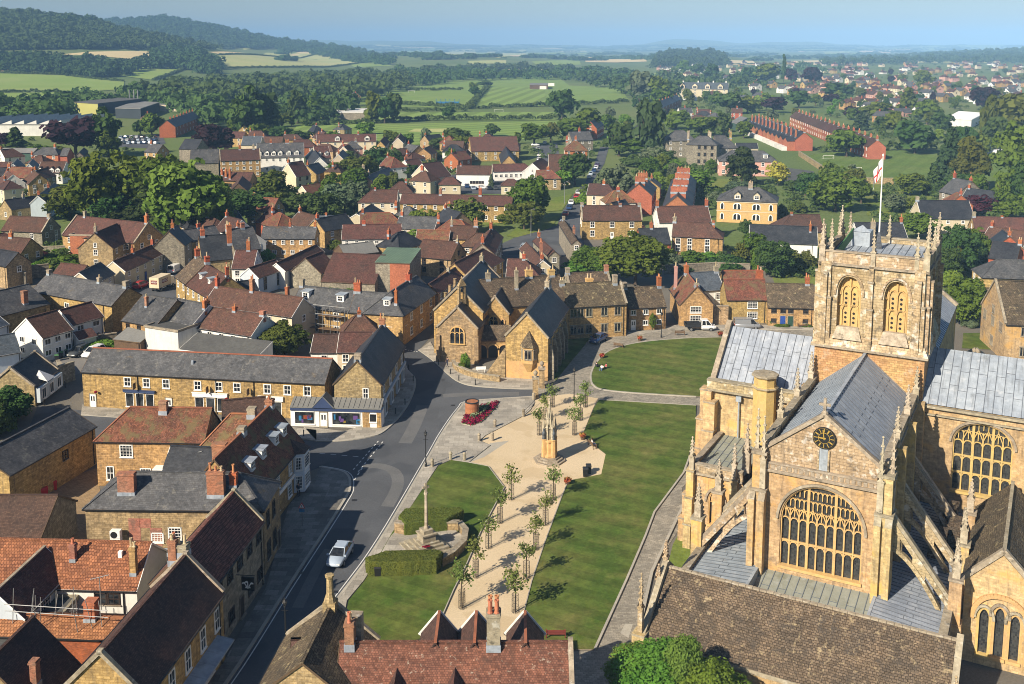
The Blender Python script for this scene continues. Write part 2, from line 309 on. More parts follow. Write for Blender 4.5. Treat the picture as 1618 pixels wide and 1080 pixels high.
MDEF.update({'ham':S((.47,.31,.125),(.35,.235,.105),spots=((.20,.15,.09),.9,.58,.6),**_ST),'stone':S((.43,.31,.165),(.30,.225,.13),spots=((.16,.13,.09),.8,.57,.6),**_ST),'greystone':S((.30,.27,.21),(.24,.215,.17),spots=((.12,.11,.09),.8,.57,.5),**_ST),'abbey':S((.54,.40,.215),(.40,.285,.155),n1=.22,spots=((.56,.35,.11),.33,.52,.75),spots2=((.17,.13,.085),.5,.6,.65),var=.06,brick=(.6,.26,.012),bvar=.13,mortar=(.8,.76,.68),streak=.55,fine=.4),'abbey_pale':S((.48,.375,.235),(.355,.265,.155),n1=.35,spots=((.60,.56,.49),1.1,.54,.85),spots2=((.10,.085,.065),.8,.56,.8),var=.05,brick=(.6,.28,.02),bvar=.15,streak=.5),'abbey_gold':S((.56,.37,.14),(.48,.33,.15),n1=.6,var=.04,fine=.2,spots=((.32,.22,.12),1.2,.6,.5)),'abbey_orange':S((.49,.31,.14),(.45,.235,.12),n1=.3,brick=(.5,.24,.018),bvar=.22,var=.03,spots=((.5,.42,.3),.6,.6,.6)),'limestone':S((.48,.42,.325),(.34,.285,.205),n1=1.2,spots=((.12,.10,.075),1.6,.56,.75),var=.06),'coping':S((.36,.31,.23),(.25,.21,.155),n1=.5,spots=((.45,.43,.38),1.6,.57,.7),spots2=((.07,.065,.055),1.1,.58,.7),var=.08),'cream':S((.58,.50,.36),(.50,.43,.31),fine=.12,streak=.15,bump=.08),'white':S((.72,.71,.67),(.62,.61,.58),fine=.08,streak=.18,bump=.05),'bluewhite':S((.55,.62,.68),(.5,.56,.62),fine=.08,streak=.1,bump=.05),'pink':S((.52,.30,.24),(.47,.28,.23),fine=.15,bump=.1),'brick':S((.40,.12,.05),(.33,.11,.055),brick=(.22,.075,.01),bvar=.25,mortar=(.9,.85,.8),spots=((.22,.10,.06),.8,.58,.5)),'orangebrick':S((.40,.15,.08),(.33,.125,.07),brick=(.22,.075,.01),bvar=.2,mortar=(.9,.85,.8)),'oldbrick':S((.34,.13,.075),(.27,.15,.10),brick=(.24,.08,.012),bvar=.35,mortar=(1.3,1.4,1.5),spots=((.14,.10,.075),1.2,.55,.6)),'pot':S((.52,.21,.10),(.42,.17,.09),fine=.2),'palepot':S((.52,.42,.27),(.44,.34,.2),fine=.2),'slate':S((.060,.062,.068),(.10,.10,.104),n1=.5,brick=(.36,.22,.012),bvar=.22,spots=((.22,.21,.18),1.1,.58,.5),spots2=((.17,.12,.05),.35,.62,.5),rough=.62,streak=.2),'darkslate':S((.026,.029,.036),(.045,.048,.055),n1=.5,brick=(.34,.2,.01),bvar=.2,spots=((.12,.12,.11),1.4,.62,.4),rough=.5),'bluslate':S((.07,.085,.105),(.10,.115,.135),n1=.5,brick=(.34,.2,.01),bvar=.2,spots=((.2,.2,.19),1.0,.6,.4),rough=.55),'browntile':S((.125,.058,.044),(.088,.050,.040),n1=.5,brick=(.2,.16,.016),bvar=.3,spots=((.20,.14,.08),1.6,.6,.6),spots2=((.03,.025,.02),.6,.6,.6),streak=.2),'darktile':S((.098,.052,.040),(.070,.043,.036),n1=.5,brick=(.2,.16,.016),bvar=.32,spots=((.20,.13,.10),2.2,.62,.6),rough=.75),'redtile':S((.21,.085,.05),(.135,.062,.042),n1=.5,brick=(.2,.16,.016),bvar=.4,spots=((.36,.14,.065),1.8,.6,.7),spots2=((.13,.105,.05),.7,.5,.8),streak=.15),'orangetile':S((.34,.14,.068),(.24,.10,.055),n1=.6,brick=(.26,.3,.03),bvar=.32,spots=((.16,.07,.04),1.4,.57,.6),mortar=(.45,.4,.4)),'lichentile':S((.19,.08,.052),(.13,.06,.043),n1=.6,brick=(.2,.16,.016),bvar=.35,spots=((.42,.37,.30),2.6,.6,.75),spots2=((.07,.04,.03),.8,.56,.6)),'pantile':S((.20,.085,.06),(.135,.066,.052),n1=.5,brick=(.24,.3,.04),bvar=.35,mortar=(.35,.32,.32),spots=((.30,.20,.14),2.4,.6,.6),spots2=((.05,.035,.03),.8,.6,.5)),'stonetile':S((.150,.112,.074),(.095,.075,.054),n1=.5,warp=.22,brick=(.3,.22,.022),bvar=.3,mortar=(.35,.33,.3),spots=((.36,.29,.17),1.5,.58,.7),spots2=((.06,.05,.04),1.0,.56,.7),bump=.6),'lead':S((.34,.385,.44),(.25,.29,.345),n1=.5,n2=1.6,spots=((.42,.45,.49),.9,.56,.6),spots2=((.12,.13,.13),.7,.6,.5),rough=.5,spec=.5,fine=.22,var=.05,streak=.5),'leadseam_shade':S((.15,.17,.20),(.11,.125,.15),fine=.2,bump=0),'leadgreen':S((.27,.285,.25),(.22,.235,.20),n1=.4,n2=1.2,spots=((.40,.42,.42),.8,.58,.4),spots2=((.15,.15,.10),.7,.55,.5),rough=.55,fine=.15,var=.05),'greenroof':S((.16,.24,.17),(.13,.20,.15),fine=.15),'felt':S((.10,.10,.095),(.075,.075,.075),fine=.25),'sheet':S((.20,.20,.19),(.15,.15,.145),n1=.1,fine=.15,streak=.3),'ridge':S((.33,.12,.06),(.24,.10,.06),fine=.3),'yellowclad':S((.42,.42,.13),(.38,.38,.13),n1=.05,fine=.05,bump=0),'darkclad':S((.045,.055,.065),(.035,.045,.055),n1=.05,fine=.1,bump=0),'greenclad':S((.05,.10,.075),(.045,.085,.065),fine=.1,bump=0),'timber':S((.13,.085,.05),(.09,.06,.04),fine=.3),'bark':S((.10,.075,.05),(.07,.055,.04),n2=6,fine=.4,uv=False),'glass':glass,'leaded':leaded,'frame':lambda n:plain(n,(.78,.77,.74),.5),'bluedoor':lambda n:plain(n,(.02,.06,.28)),'greendoor':lambda n:plain(n,(.02,.06,.045)),'navy':lambda n:plain(n,(.03,.05,.12)),'darkdoor':lambda n:plain(n,(.035,.022,.016)),'black':lambda n:plain(n,(.015,.015,.016),.45),'iron':lambda n:plain(n,(.03,.03,.032),.5,metal=.3),'steel':lambda n:plain(n,(.22,.225,.23),.55,metal=.3),'gold':lambda n:plain(n,(.75,.5,.12),.35,metal=.6),'redpaint':lambda n:plain(n,(.55,.03,.03),.5),'purple':lambda n:plain(n,(.10,.05,.19)),'tyre':lambda n:plain(n,(.012,.012,.012),.8),'canvas':lambda n:plain(n,(.82,.82,.80),.8),'redwood':lambda n:plain(n,(.17,.035,.025)),'wood':lambda n:plain(n,(.14,.085,.045)),'skin':lambda n:plain(n,(.55,.33,.24)),'hair':lambda n:plain(n,(.05,.03,.02),.7),'cloth_dark':lambda n:plain(n,(.03,.03,.05),.9),'cloth_white':lambda n:plain(n,(.7,.7,.7),.9),'cloth_red':lambda n:plain(n,(.45,.06,.08),.9),'cloth_blue':lambda n:plain(n,(.1,.16,.32),.9),'plasticgreen':lambda n:plain(n,(.06,.16,.06)),'netblue':lambda n:plain(n,(.02,.14,.3)),'whitemark':lambda n:plain(n,(.62,.62,.60),.8),'creambox':lambda n:plain(n,(.62,.52,.36),.5),'light':lambda n:plain(n,(.7,.7,.66),.2),'lampred':lambda n:plain(n,(.4,.02,.02),.3),'asphalt':lambda n:ground(n,(.100,.105,.115),(.073,.078,.088),.12,.25,patch=((.055,.06,.07),.08,.6),cells=(.16,.10)),'worn_asphalt':lambda n:ground(n,(.14,.14,.142),(.115,.117,.12),.4,.25),'oldasphalt':lambda n:ground(n,(.20,.19,.175),(.165,.155,.145),.2,.2),'paving':lambda n:ground(n,(.36,.33,.28),(.28,.26,.225),.3,.25,(1.3,.9,.2),cells=(.35,.14)),'shaded_flags':lambda n:ground(n,(.22,.21,.19),(.155,.15,.14),.3,.3,(1.3,.9,.3),cells=(.4,.25)),'setts':lambda n:ground(n,(.30,.27,.22),(.23,.21,.175),.35,.3,(.45,.28,.22)),'kerb':lambda n:ground(n,(.40,.37,.31),(.32,.30,.26),.5,.2),'gravel':lambda n:ground(n,(.58,.47,.32),(.51,.405,.26),.1,.2,patch=((.42,.32,.19),.18,.45)),'yard':lambda n:ground(n,(.17,.155,.13),(.12,.11,.095),.06,.3),'brownyard':lambda n:ground(n,(.30,.21,.12),(.25,.18,.11),.15,.2,(.4,.25,.15)),'cinder':lambda n:ground(n,(.24,.20,.15),(.18,.15,.12),.3,.2),'grass':lambda n:lawn(n,(.058,.098,.016),(.100,.122,.028),(.19,.155,.060),.6,.16,(1.5,-62,.09)),'field_green':lambda n:lawn(n,(.19,.27,.055),(.22,.29,.07),(.28,.29,.11),.4,.012),'field_pale':lambda n:lawn(n,(.34,.37,.14),(.40,.39,.16),(.42,.38,.18),.5,.008),'wheat':lambda n:lawn(n,(.58,.47,.26),(.54,.44,.23),(.50,.43,.22),.4,.008),'pitch':lambda n:lawn(n,(.15,.225,.05),(.17,.24,.06),(.20,.23,.085),.4,.03,(8.0,8,.16)),'pitch2':lambda n:lawn(n,(.15,.225,.055),(.175,.25,.06),(.21,.24,.085),.45,.03,(7.0,55,.14)),'pitch3':lambda n:lawn(n,(.095,.15,.032),(.12,.17,.04),(.15,.17,.06),.5,.06,(3.0,30,.05)),'garden':lambda n:lawn(n,(.115,.165,.030),(.165,.19,.045),(.21,.19,.08),.5,.05),'hedge_green':lambda n:surf(n,(.12,.14,.02),(.08,.11,.02),n1=.8,n2=8,fine=.5,var=.05,bump=1.0,uv=False),'terrain':lambda n:lawn(n,(.095,.14,.042),(.13,.165,.055),(.18,.185,.085),.6,.006),'leaf_mid':lambda n:leaf(n,(.085,.135,.022),(.13,.18,.032)),'leaf_light':lambda n:leaf(n,(.12,.19,.035),(.165,.23,.048)),'leaf_dark':lambda n:leaf(n,(.050,.095,.028),(.078,.125,.036)),'leaf_olive':lambda n:leaf(n,(.088,.115,.025),(.13,.15,.034)),'leaf_yew':lambda n:leaf(n,(.036,.056,.02),(.052,.075,.026)),'leaf_grey':lambda n:leaf(n,(.10,.14,.075),(.15,.19,.11)),'leaf_copper':lambda n:leaf(n,(.032,.019,.026),(.052,.028,.034)),'leaf_red':lambda n:leaf(n,(.06,.018,.022),(.09,.028,.03)),'leaf_yellow':lambda n:leaf(n,(.34,.36,.05),(.42,.42,.08)),'leaf_bright':lambda n:leaf(n,(.10,.20,.028),(.17,.265,.045)),'leaf_conifer':lambda n:leaf(n,(.045,.078,.034),(.066,.104,.04)),'leaf_street':lambda n:leaf(n,(.12,.17,.04),(.20,.24,.07)),'wood_far':lambda n:leaf(n,(.036,.072,.028),(.068,.108,.038),.2),'wood_mid':lambda n:leaf(n,(.048,.090,.028),(.086,.130,.040),.25),'flowers_red':lambda n:leaf(n,(.26,.012,.028),(.15,.008,.03),.2),'flowers_mix':lambda n:leaf(n,(.30,.36,.22),(.08,.14,.05),.2),'flower_pot':lambda n:leaf(n,(.5,.10,.05),(.10,.20,.04),.2),})
for _i,_c in enumerate([(.75,.75,.75),(.5,.52,.54),(.015,.016,.02),(.06,.065,.07),(.02,.05,.14),(.4,.02,.02),(.36,.43,.52),(.22,.23,.25),(.05,.02,.09),(.68,.68,.66)]):
 MDEF['car%d'%_i]=(lambda c:(lambda n:paint(n,c)))(_c)
NICE={'car%d'%i:w+'_car_paint' for i,w in enumerate(['white','silver','black','charcoal','navy','red','sky_blue','grey','purple','cream'])}
def MAT(n):
 if n not in _M:_M[n]=MDEF[n](NICE.get(n,n))
 return _M[n]
 # ---- the setting: terrain, streets, lawns, fields
def terrain():
 ys=[-260,-120,0,60,120,200,300,420,560,720,900]
 while ys[-1]<16200:ys.append(ys[-1]*1.022)
 na=220;aa=[-.95+1.9*i/na for i in range(na+1)]
 v=[];
 for y in ys:
  for a in aa:
   x=a*(y+420)if y<16000 else a*(y+420)
   v.append((x,y,Hh(x,y)-.10))
 f=[]
 for j in range(len(ys)-1):
  for i in range(na):k=j*(na+1)+i;f.append((k,k+1,k+na+2,k+na+1))
 me=bpy.data.meshes.new('terrain');me.from_pydata(v,[],f);finish(me,['terrain'],None,True)
 tag(link('terrain',me),kind='structure')
def clean2(pts):
 out=[]
 for p in pts:
  if not out or(Vector(p)-Vector(out[-1])).length>.02:out.append(tuple(p))
 return out
def flat(name,px,z,mat,top=None,side=None,world=None,kind='structure'):
 """ground sheet from photo pixels on the ground; with top= it is a raised slab"""
 w=clean2(world if world else[G2(*p)for p in px])
 a=sum(w[i][0]*w[(i+1)%len(w)][1]-w[(i+1)%len(w)][0]*w[i][1]for i in range(len(w)))
 if a<0:w=w[::-1]
 b=MB()
 if top is None:b.poly([(x,y,z)for x,y in w])
 else:b.prism(w,z,top,1,mt=0)
 o=b.build(name,[mat]+([side or mat]if top is not None else[]))
 return tag(o,kind=kind)
def strip(name,px,wd,z0,z1,mat,world=None,closed=False,kind='structure',side=0,label=None,cat=None,group=None):
 """a kerb or a low wall following a line; side: -1/0/1 shifts it to one side of the line"""
 w=[Vector(p).to_2d()for p in(world if world else[G2(*p)for p in px])]
 n=len(w);L_=[];R_=[]
 for i,p in enumerate(w):
  d0=(p-w[i-1]).normalized()if(i>0 or closed)else None;d1=(w[(i+1)%n]-p).normalized()if(i<n-1 or closed)else None
  d=((d0 or d1)+(d1 or d0));d=d.normalized()if d.length>1e-6 else d1
  q=Vector((-d.y,d.x));k=1/max(.5,q.dot(Vector((-(d1 or d0).y,(d1 or d0).x))))
  L_.append(p+q*wd*k*(.5+side*.5));R_.append(p-q*wd*k*(.5-side*.5))
 b=MB()
 for i in range(n if closed else n-1):
  j=(i+1)%n;A,B_,C_,D_=R_[i],R_[j],L_[j],L_[i]
  b.hexa([(q.x,q.y,z0)for q in(A,B_,C_,D_)]+[(q.x,q.y,z1)for q in(A,B_,C_,D_)])
 o=b.build(name,[mat])
 return tag(o,label,cat,group,kind if not cat else None)
def smooth_line(pts,n=6):
 out=[]
 P_=[pts[0]]+list(pts)+[pts[-1]]
 for i in range(1,len(P_)-2):
  p0,p1,p2,p3=(Vector(P_[i+k]).to_2d()for k in(-1,0,1,2))
  for j in range(n):
   t=j/n;out.append(tuple(.5*((2*p1)+(-p0+p2)*t+(2*p0-5*p1+4*p2-p3)*t*t+(-p0+3*p1-3*p2+p3)*t**3)))
 out.append(tuple(pts[-1]));return out
SM=smooth_line
def field(name,px,mat,off=.25,cell=None):
 """a field draped on the far terrain"""
 w=[G2(*p)for p in px];n=len(w)
 dens=[]
 for i in range(n):
  a=Vector(w[i]);b=Vector(w[(i+1)%n]);k=max(1,int((b-a).length/60))
  for j in range(k):dens.append(a.lerp(b,j/k))
 xs=[p.x for p in dens];ys=[p.y for p in dens];c=cell or max(25,(max(ys)-min(ys))/30)
 ins=[]
 y=min(ys)
 while y<max(ys):
  x=min(xs)
  while x<max(xs):ins.append(Vector((x+ru(-1,1),y+ru(-1,1))));x+=c
  y+=c
 try:vv,ee,ff,*_=delaunay_2d_cdt(dens+ins,[],[list(range(len(dens)))],1,1e-4)
 except Exception:vv,ff=dens,[list(range(len(dens)))]
 me=bpy.data.meshes.new(name);me.from_pydata([(p.x,p.y,Hh(p.x,p.y)+off)for p in vv],[],[tuple(f)for f in ff]);finish(me,[mat],None,True)
 if me.polygons and me.polygons[0].normal.z<0:me.flip_normals()
 return tag(link(name,me),kind='structure')
terrain()
flat('ground',[(-260,1400),(1900,1400),(1900,520),(1620,500),(1320,400),(1050,395),(920,372),(840,392),(620,372),(560,372),(440,345),(240,385),(-60,410)],-.03,'yard')
KERB_R=SM([(330,1210),(535,945),(600,855),(675,727),(700,683),(727,645),(745,634),(842,627)],5)
KERB_L=SM([(250,1210),(357,1080),(455,928),(540,797),(553,768),(545,747),(505,738)],5)
flat('road',[(60,1480)]+KERB_R+[(842,615),(760,611),(727,604),(706,589),(684,569),(662,553),(690,520),(706,490),(695,455),(690,440),(672,440),(664,470),(650,500),(632,545),(642,582),(657,600),(650,630),(633,657),(607,682),(585,690),(545,696),(500,698),(300,668),(60,640),(40,690),(250,745),(470,752)]+KERB_L[::-1],.004,'asphalt')
flat('lane',[(842,627),(842,615),(872,607),(876,603),(933,534),(983,528),(1040,517),(1080,511),(1300,514),(1300,540),(1080,536),(1000,542),(962,553),(940,573),(933,588),(932,600),(936,609),(950,616),(1100,628),(1140,628),(1140,644),(1100,640),(945,630),(920,632),(880,625)],.008,'setts')
flat('alley',[(230,478),(175,485),(170,455),(262,422),(290,392),(300,396),(278,430),(292,455),(330,478)],.004,'asphalt')
flat('side_road',[(820,372),(880,356),(888,335),(905,309),(925,287),(939,259),(948,232),(962,232),(955,258),(934,291),(925,322),(918,352),(925,395),(840,420),(770,395)],.004,'asphalt')
flat('car_park',[(625,305),(640,285),(780,268),(845,262),(850,240),(840,232),(880,225),(885,250),(850,300),(820,306)],.02,'asphalt')
flat('far_car_park',[(185,232),(190,214),(255,211),(262,226),(240,234)],.03,'asphalt')
flat('parking_court',[(85,582),(70,566),(130,548),(185,540),(180,560),(160,575),(120,592),(105,600)],.006,'oldasphalt')
flat('courtyard',[(55,860),(66,800),(95,760),(155,738),(160,800),(130,870)],.006,'brownyard')
PV=.12
flat('pavement',KERB_R[3:-1]+[(842,627),(845,636),(838,648),(828,657),(768,688),(757,697),(775,704),(757,718),(738,733),(713,727),(692,736),(648,803),(620,845),(575,918),(548,950),(540,1000),(400,1210)],0,'paving',PV,'kerb')
flat('pavement',KERB_L+[(500,752),(478,775),(456,800),(420,930),(352,1050),(225,1210)],0,'shaded_flags',PV,'kerb')  # darker slabs on this side: street shade put into the paving colour
ALMK=SM([(662,553),(684,569),(706,589),(727,604),(760,611),(842,614.5),(872,607)],4)
flat('pavement',ALMK+[(800,590),(735,577),(692,562),(680,540)],0,'paving',PV,'kerb')
SHOPK=SM([(632,545),(642,582),(656,601),(649,630),(632,657),(606,682),(585,690),(545,696),(500,697)],4)
flat('pavement',SHOPK+[(480,675),(545,682),(585,668),(606,650),(625,600)],0,'paving',PV,'kerb')
flat('pavement',[(130,640),(500,680),(500,697),(300,667),(128,656)],0,'paving',PV,'kerb')
flat('pavement',[(993,525),(1052,521),(1066,514),(1290,514),(1290,521),(1066,520),(990,532)],0,'paving',PV,'kerb')
for ln in(KERB_R,KERB_L,ALMK,SHOPK):
 strip('kerb',ln,.3,0,PV+.012,'kerb')
for ln,s_ in((KERB_R[4:],1),(KERB_L,-1)):
 w=[Vector(G2(*p))for p in ln]
 off=[]
 for i,p in enumerate(w):
  d=(w[min(i+1,len(w)-1)]-w[max(i-1,0)]).normalized();off.append(p+Vector((-d.y,d.x))*.45*s_)
 strip('road_line',None,.10,.006,.011,'whitemark',world=off)
def dashes(name,a,b,n,wd=.13,fill=.5):
 A=Vector(G2(*a));B=Vector(G2(*b));m=MB()
 for i in range(n):
  p=A.lerp(B,i/n);q=A.lerp(B,(i+fill)/n);d=(q-p).normalized();r=Vector((-d.y,d.x))*wd/2
  m.poly([(*(p-r),.012),(*(q-r),.012),(*(q+r),.012),(*(p+r),.012)])
 tag(m.build(name,['whitemark']),kind='structure')
dashes('road_marking',(558,742),(600,694),9);dashes('road_marking',(566,745),(607,695),9);dashes('road_marking',(505,716),(575,722),4,.12);dashes('road_marking',(640,552),(662,556),5,.2)
dashes('road_marking',(560,758),(575,735),3,.15)
flat("sports_court",[(1222,262),(1285,270),(1300,290),(1262,296),(1228,285)],.03,"felt")
def ribbon(name,px,wd,z,mat):
 w=[Vector(p).to_2d()for p in[G2(*p)for p in SM(px,5)]];m=MB();L_=[]
 for i,p in enumerate(w):
  d=(w[min(i+1,len(w)-1)]-w[max(i-1,0)]).normalized();q=Vector((-d.y,d.x))*wd/2;L_.append((p+q,p-q))
 for a,b_ in zip(L_,L_[1:]):m.poly([(*a[1],z),(*b_[1],z),(*b_[0],z),(*a[0],z)])
 tag(m.build(name,[mat]),kind='structure')
ribbon('road_patch',[(572,737),(600,736),(624,746),(628,768),(612,800)],1.5,.010,'worn_asphalt');ribbon('road_patch',[(470,960),(500,900),(520,868)],1.1,.009,'worn_asphalt');ribbon('road_patch',[(640,700),(655,672),(668,640)],1.8,.009,'worn_asphalt');ribbon('road_patch',[(700,625),(760,622),(820,622)],1.6,.010,'worn_asphalt');ribbon('road_patch',[(300,655),(400,672),(500,688)],1.2,.009,'worn_asphalt')
for px in((530,935),(664,745),(476,905),(560,790),(716,640),(640,660),(700,600)):
 p=G2(*px);flat('drain_cover',None,.014,'iron',world=[(p[0]-.3,p[1]-.25),(p[0]+.3,p[1]-.25),(p[0]+.3,p[1]+.25),(p[0]-.3,p[1]+.25)])
flat('gravel_walk',[(842,628),(900,622),(945,629),(937,645),(920,688),(957,718),(950,750),(898,760),(887,787),(860,860),(840,920),(826,975),(812,1020),(800,1060),(660,1060),(692,990),(717,933),(737,893),(760,840),(797,771),(772,738),(740,731),(758,718),(778,704),(760,696),(770,686),(829,656),(845,640)],.016,'gravel')
flat('ramp',[(775,700),(805,696),(765,722),(740,731),(748,722)],.022,'kerb')
flat('lawn',[(713,728),(740,732),(772,738),(796,771),(760,840),(737,893),(717,933),(692,990),(655,1065),(520,1065),(540,1000),(551,950),(577,918),(620,842),(648,804),(693,737)],0,'grass',.14,'cinder')
flat('lawn',[(946,632),(1100,641),(1098,700),(1080,748),(1034,810),(1020,847),(990,917),(940,1027),(905,1027),(850,1020),(800,1062),(826,975),(840,920),(860,860),(887,787),(898,760),(950,750),(957,718),(920,690),(938,646)],0,'grass',.10,'cinder')
UPL=SM([(1150,533),(1080,535),(1007,542),(962,555),(942,574),(934,590),(934,602),(938,609),(951,615.5),(1000,621),(1100,627)],4)
flat('lawn',UPL+[(1150,627),(1180,560)],0,'grass',.12,'cinder')
strip('kerb',UPL,.28,0,.14,'kerb')
strip('kerb',[(946,632),(1100,641)],.2,0,.13,'kerb')
flat('lawn',[(872,592),(878,602),(933,534),(985,528),(980,522),(900,528),(885,560)],0,'grass',.10,'cinder')
flat('path',[(940,1027),(990,917),(1020,847),(1034,810),(1080,748),(1098,700),(1110,740),(1078,770),(1078,830),(1050,870),(1025,920),(1012,985),(1000,1100),(880,1100),(905,1030)],.012,'setts')
flat('lawn',[(1055,895),(1063,862),(1085,820),(1105,820),(1108,880),(1070,905)],0,'garden',.12,'kerb')
strip('kerb',[(1012,985),(1030,905),(1050,862),(1082,795)],.3,0,.2,'kerb')
strip('kerb',[(940,1027),(990,917),(1020,847),(1034,810),(1080,748),(1098,700)],.22,0,.18,'kerb')
for ln in([(692,990),(717,933),(737,893),(760,840),(797,771),(772,738),(740,731)],[(826,975),(840,920),(860,860),(887,787),(898,760)]):strip('kerb',ln,.10,0,.17,'kerb')
flat('slab',[(980,1000),(988,985),(1000,986),(993,1008)],.02,'kerb')
flat('memorial_plaza',[(615,852),(632,832),(715,836),(735,850),(738,866),(715,890),(697,897),(640,893),(588,902)],0,'paving',.16,'kerb')
flat('garden_lawn',[(1520,550),(1522,526),(1582,525),(1585,553)],.02,'grass')
flat('garden_lawn',[(1105,310),(1115,282),(1160,283),(1150,325)],.02,'garden');flat('garden_lawn',[(1005,292),(1010,262),(1070,258),(1080,285),(1060,300)],.02,'garden')
flat('garden_lawn',[(1225,450),(1215,425),(1300,415),(1300,450)],.03,'garden');flat('garden_lawn',[(1370,340),(1365,290),(1480,292),(1470,320),(1450,350)],.03,'garden')
flat('garden_lawn',[(800,372),(835,348),(885,340),(870,360),(815,375)],.03,'garden');flat('garden_lawn',[(855,335),(875,312),(905,306),(888,332)],.03,'garden')
flat('garden_lawn',[(-40,430),(-40,385),(60,380),(170,395),(160,425),(70,440)],.03,'garden');flat('garden_lawn',[(650,366),(660,340),(800,330),(800,352)],.04,'garden')
flat('garden_lawn',[(1170,420),(1178,395),(1300,392),(1320,420)],.02,'garden')
flat('playing_field',[(1277,246),(1313,239),(1480,236),(1487,282),(1410,289),(1357,288),(1300,268)],.05,'pitch3');flat('playing_field',[(1540,247),(1600,243),(1600,285),(1550,288)],.05,'pitch3')
field('playing_field',[(545,160),(590,147),(660,136),(720,126),(800,123),(880,120),(900,135),(980,138),(995,160),(880,163),(740,171),(600,168)],'pitch2',.12)
field('playing_field',[(745,168),(770,138),(860,138),(865,168)],'pitch',.3)
field('playing_field',[(560,178),(700,177),(880,177),(900,186),(870,190),(640,190),(560,188)],'pitch',.15)
field('playing_field',[(470,205),(560,197),(700,194),(900,190),(900,205),(830,220),(650,229),(540,217)],'pitch2',.1)
field('playing_field',[(455,215),(470,198),(580,192),(600,205)],'pitch',.18)
field('cricket_square',[(645,208),(655,203.5),(715,203),(712,209)],'field_pale',.2)
for mt,px in(('field_green',[(-60,112),(0,116),(100,119),(196,128),(196,141),(150,144),(0,143),(-60,143)]),('field_green',[(-60,148),(95,146),(40,158),(-60,158)]),('field_green',[(184,119),(225,99),(292,108),(240,126)]),('field_pale',[(345,88),(420,83),(520,84),(575,98),(440,106),(362,107)]),('wheat',[(95,86),(238,81),(244,92),(228,95),(150,88)]),('wheat',[(330,82),(480,80),(500,85),(355,87)]),('wheat',[(-20,106),(20,110),(0,114),(-30,114)]),('field_pale',[(382,70),(420,66),(430,74),(385,79)]),('field_green',[(606,78),(690,75),(705,78),(675,88),(622,88)]),('field_pale',[(695,80),(750,77),(765,87),(690,90)]),('field_pale',[(770,80),(830,78),(836,84),(790,92),(768,88)]),('field_green',[(545,97),(600,95),(620,104),(560,106)]),('wheat',[(925,90),(1015,90),(1022,97),(925,98)]),('wheat',[(800,107),(860,106),(860,111),(795,112)]),('field_pale',[(740,96),(800,95),(800,100),(740,101)]),('wheat',[(1085,97),(1190,96),(1195,102),(1085,104)]),('wheat',[(1250,96),(1360,93),(1365,98),(1250,100)]),('wheat',[(1360,79),(1440,76),(1438,82),(1362,84)]),('field_pale',[(1300,82),(1340,80),(1345,84),(1305,85)]),('field_green',[(1450,71),(1618,68),(1630,77),(1460,79)]),('field_pale',[(410,122),(440,118),(450,130),(400,140)]),('field_green',[(1000,120),(1060,112),(1100,116),(1040,124)]),('field_pale',[(1440,96),(1560,95),(1560,99),(1440,99)]),('field_pale',[(560,72),(600,70),(640,73),(600,76)]),('field_green',[(840,97),(915,94),(918,102),(850,104)]),('field_pale',[(280,100),(330,96),(340,104),(300,108)])):
 field('field',px,mt,.5)
for y0 in(73.2,74.6,76.2,78,80.5,83.5,87):
 for k in range(7):
  x0=ru(480,1600);w_=ru(16,60);h_=ru(.25,.6)*(y0-71)*.35
  field('field',[(x0,y0),(x0+w_,y0-h_*.5),(x0+w_*1.1,y0+h_),(x0+5,y0+h_*1.2)],random.choice(['field_pale','field_green','wheat','field_green']),1.0)
  # ---- houses: each an Empty with wall, roof, chimney (> pot), window, door children
CAM=Vector((0,0,CH))
_WM={}
def win_mesh(w,h,style):
 """one window: frame, panes, sill. Local: x across, z up, y = out of the wall is negative"""
 k=(round(w,2),round(h,2),style)
 if k in _WM:return _WM[k]
 b=MB();x=w/2;f=.09 if style not in('plain',)else .05
 fm=0
 b.box(-x,x,-.02,0,0,h,1,skip=(0,3))
 for a0,a1,z0,z1 in((-x-f*.4,-x+f,-.02,h+.02),(x-f,x+f*.4,-.02,h+.02),(-x,x,h-f,h+.02),(-x,x,-.02,f)):b.box(a0,a1,-.07,0,z0,z1,fm)
 if style in('sash','dark'):b.box(-x,x,-.06,0,h*.5-.035,h*.5+.035,fm);b.box(-.025,.025,-.05,0,0,h,fm)
 if style=='grid':
  for i in range(1,4):b.box(-x+w*i/4-.02,-x+w*i/4+.02,-.05,0,0,h,fm)
  for i in range(1,4):b.box(-x,x,-.055,0,h*i/4-.02,h*i/4+.02,fm)
 if style=='case':
  n=max(2,round(w/.6))
  for i in range(1,n):b.box(-x+w*i/n-.035,-x+w*i/n+.035,-.06,0,0,h,fm)
 if style=='stonemull':
  n=max(2,round(w/.5))
  for i in range(1,n):b.box(-x+w*i/n-.06,-x+w*i/n+.06,-.08,0,0,h,fm)
  b.box(-x-.15,x+.15,-.14,0,h+.03,h+.13,fm)
 b.box(-x-.08,x+.08,-.14,0,-.10,-.02,2)
 mats={'dark':['darkdoor','glass','coping'],'stonemull':['coping','glass','coping'],'lead':['black','glass','coping']}.get(style,['frame','glass','frame'])
 _WM[k]=b.mesh('window',mats);return _WM[k]
_DM={}
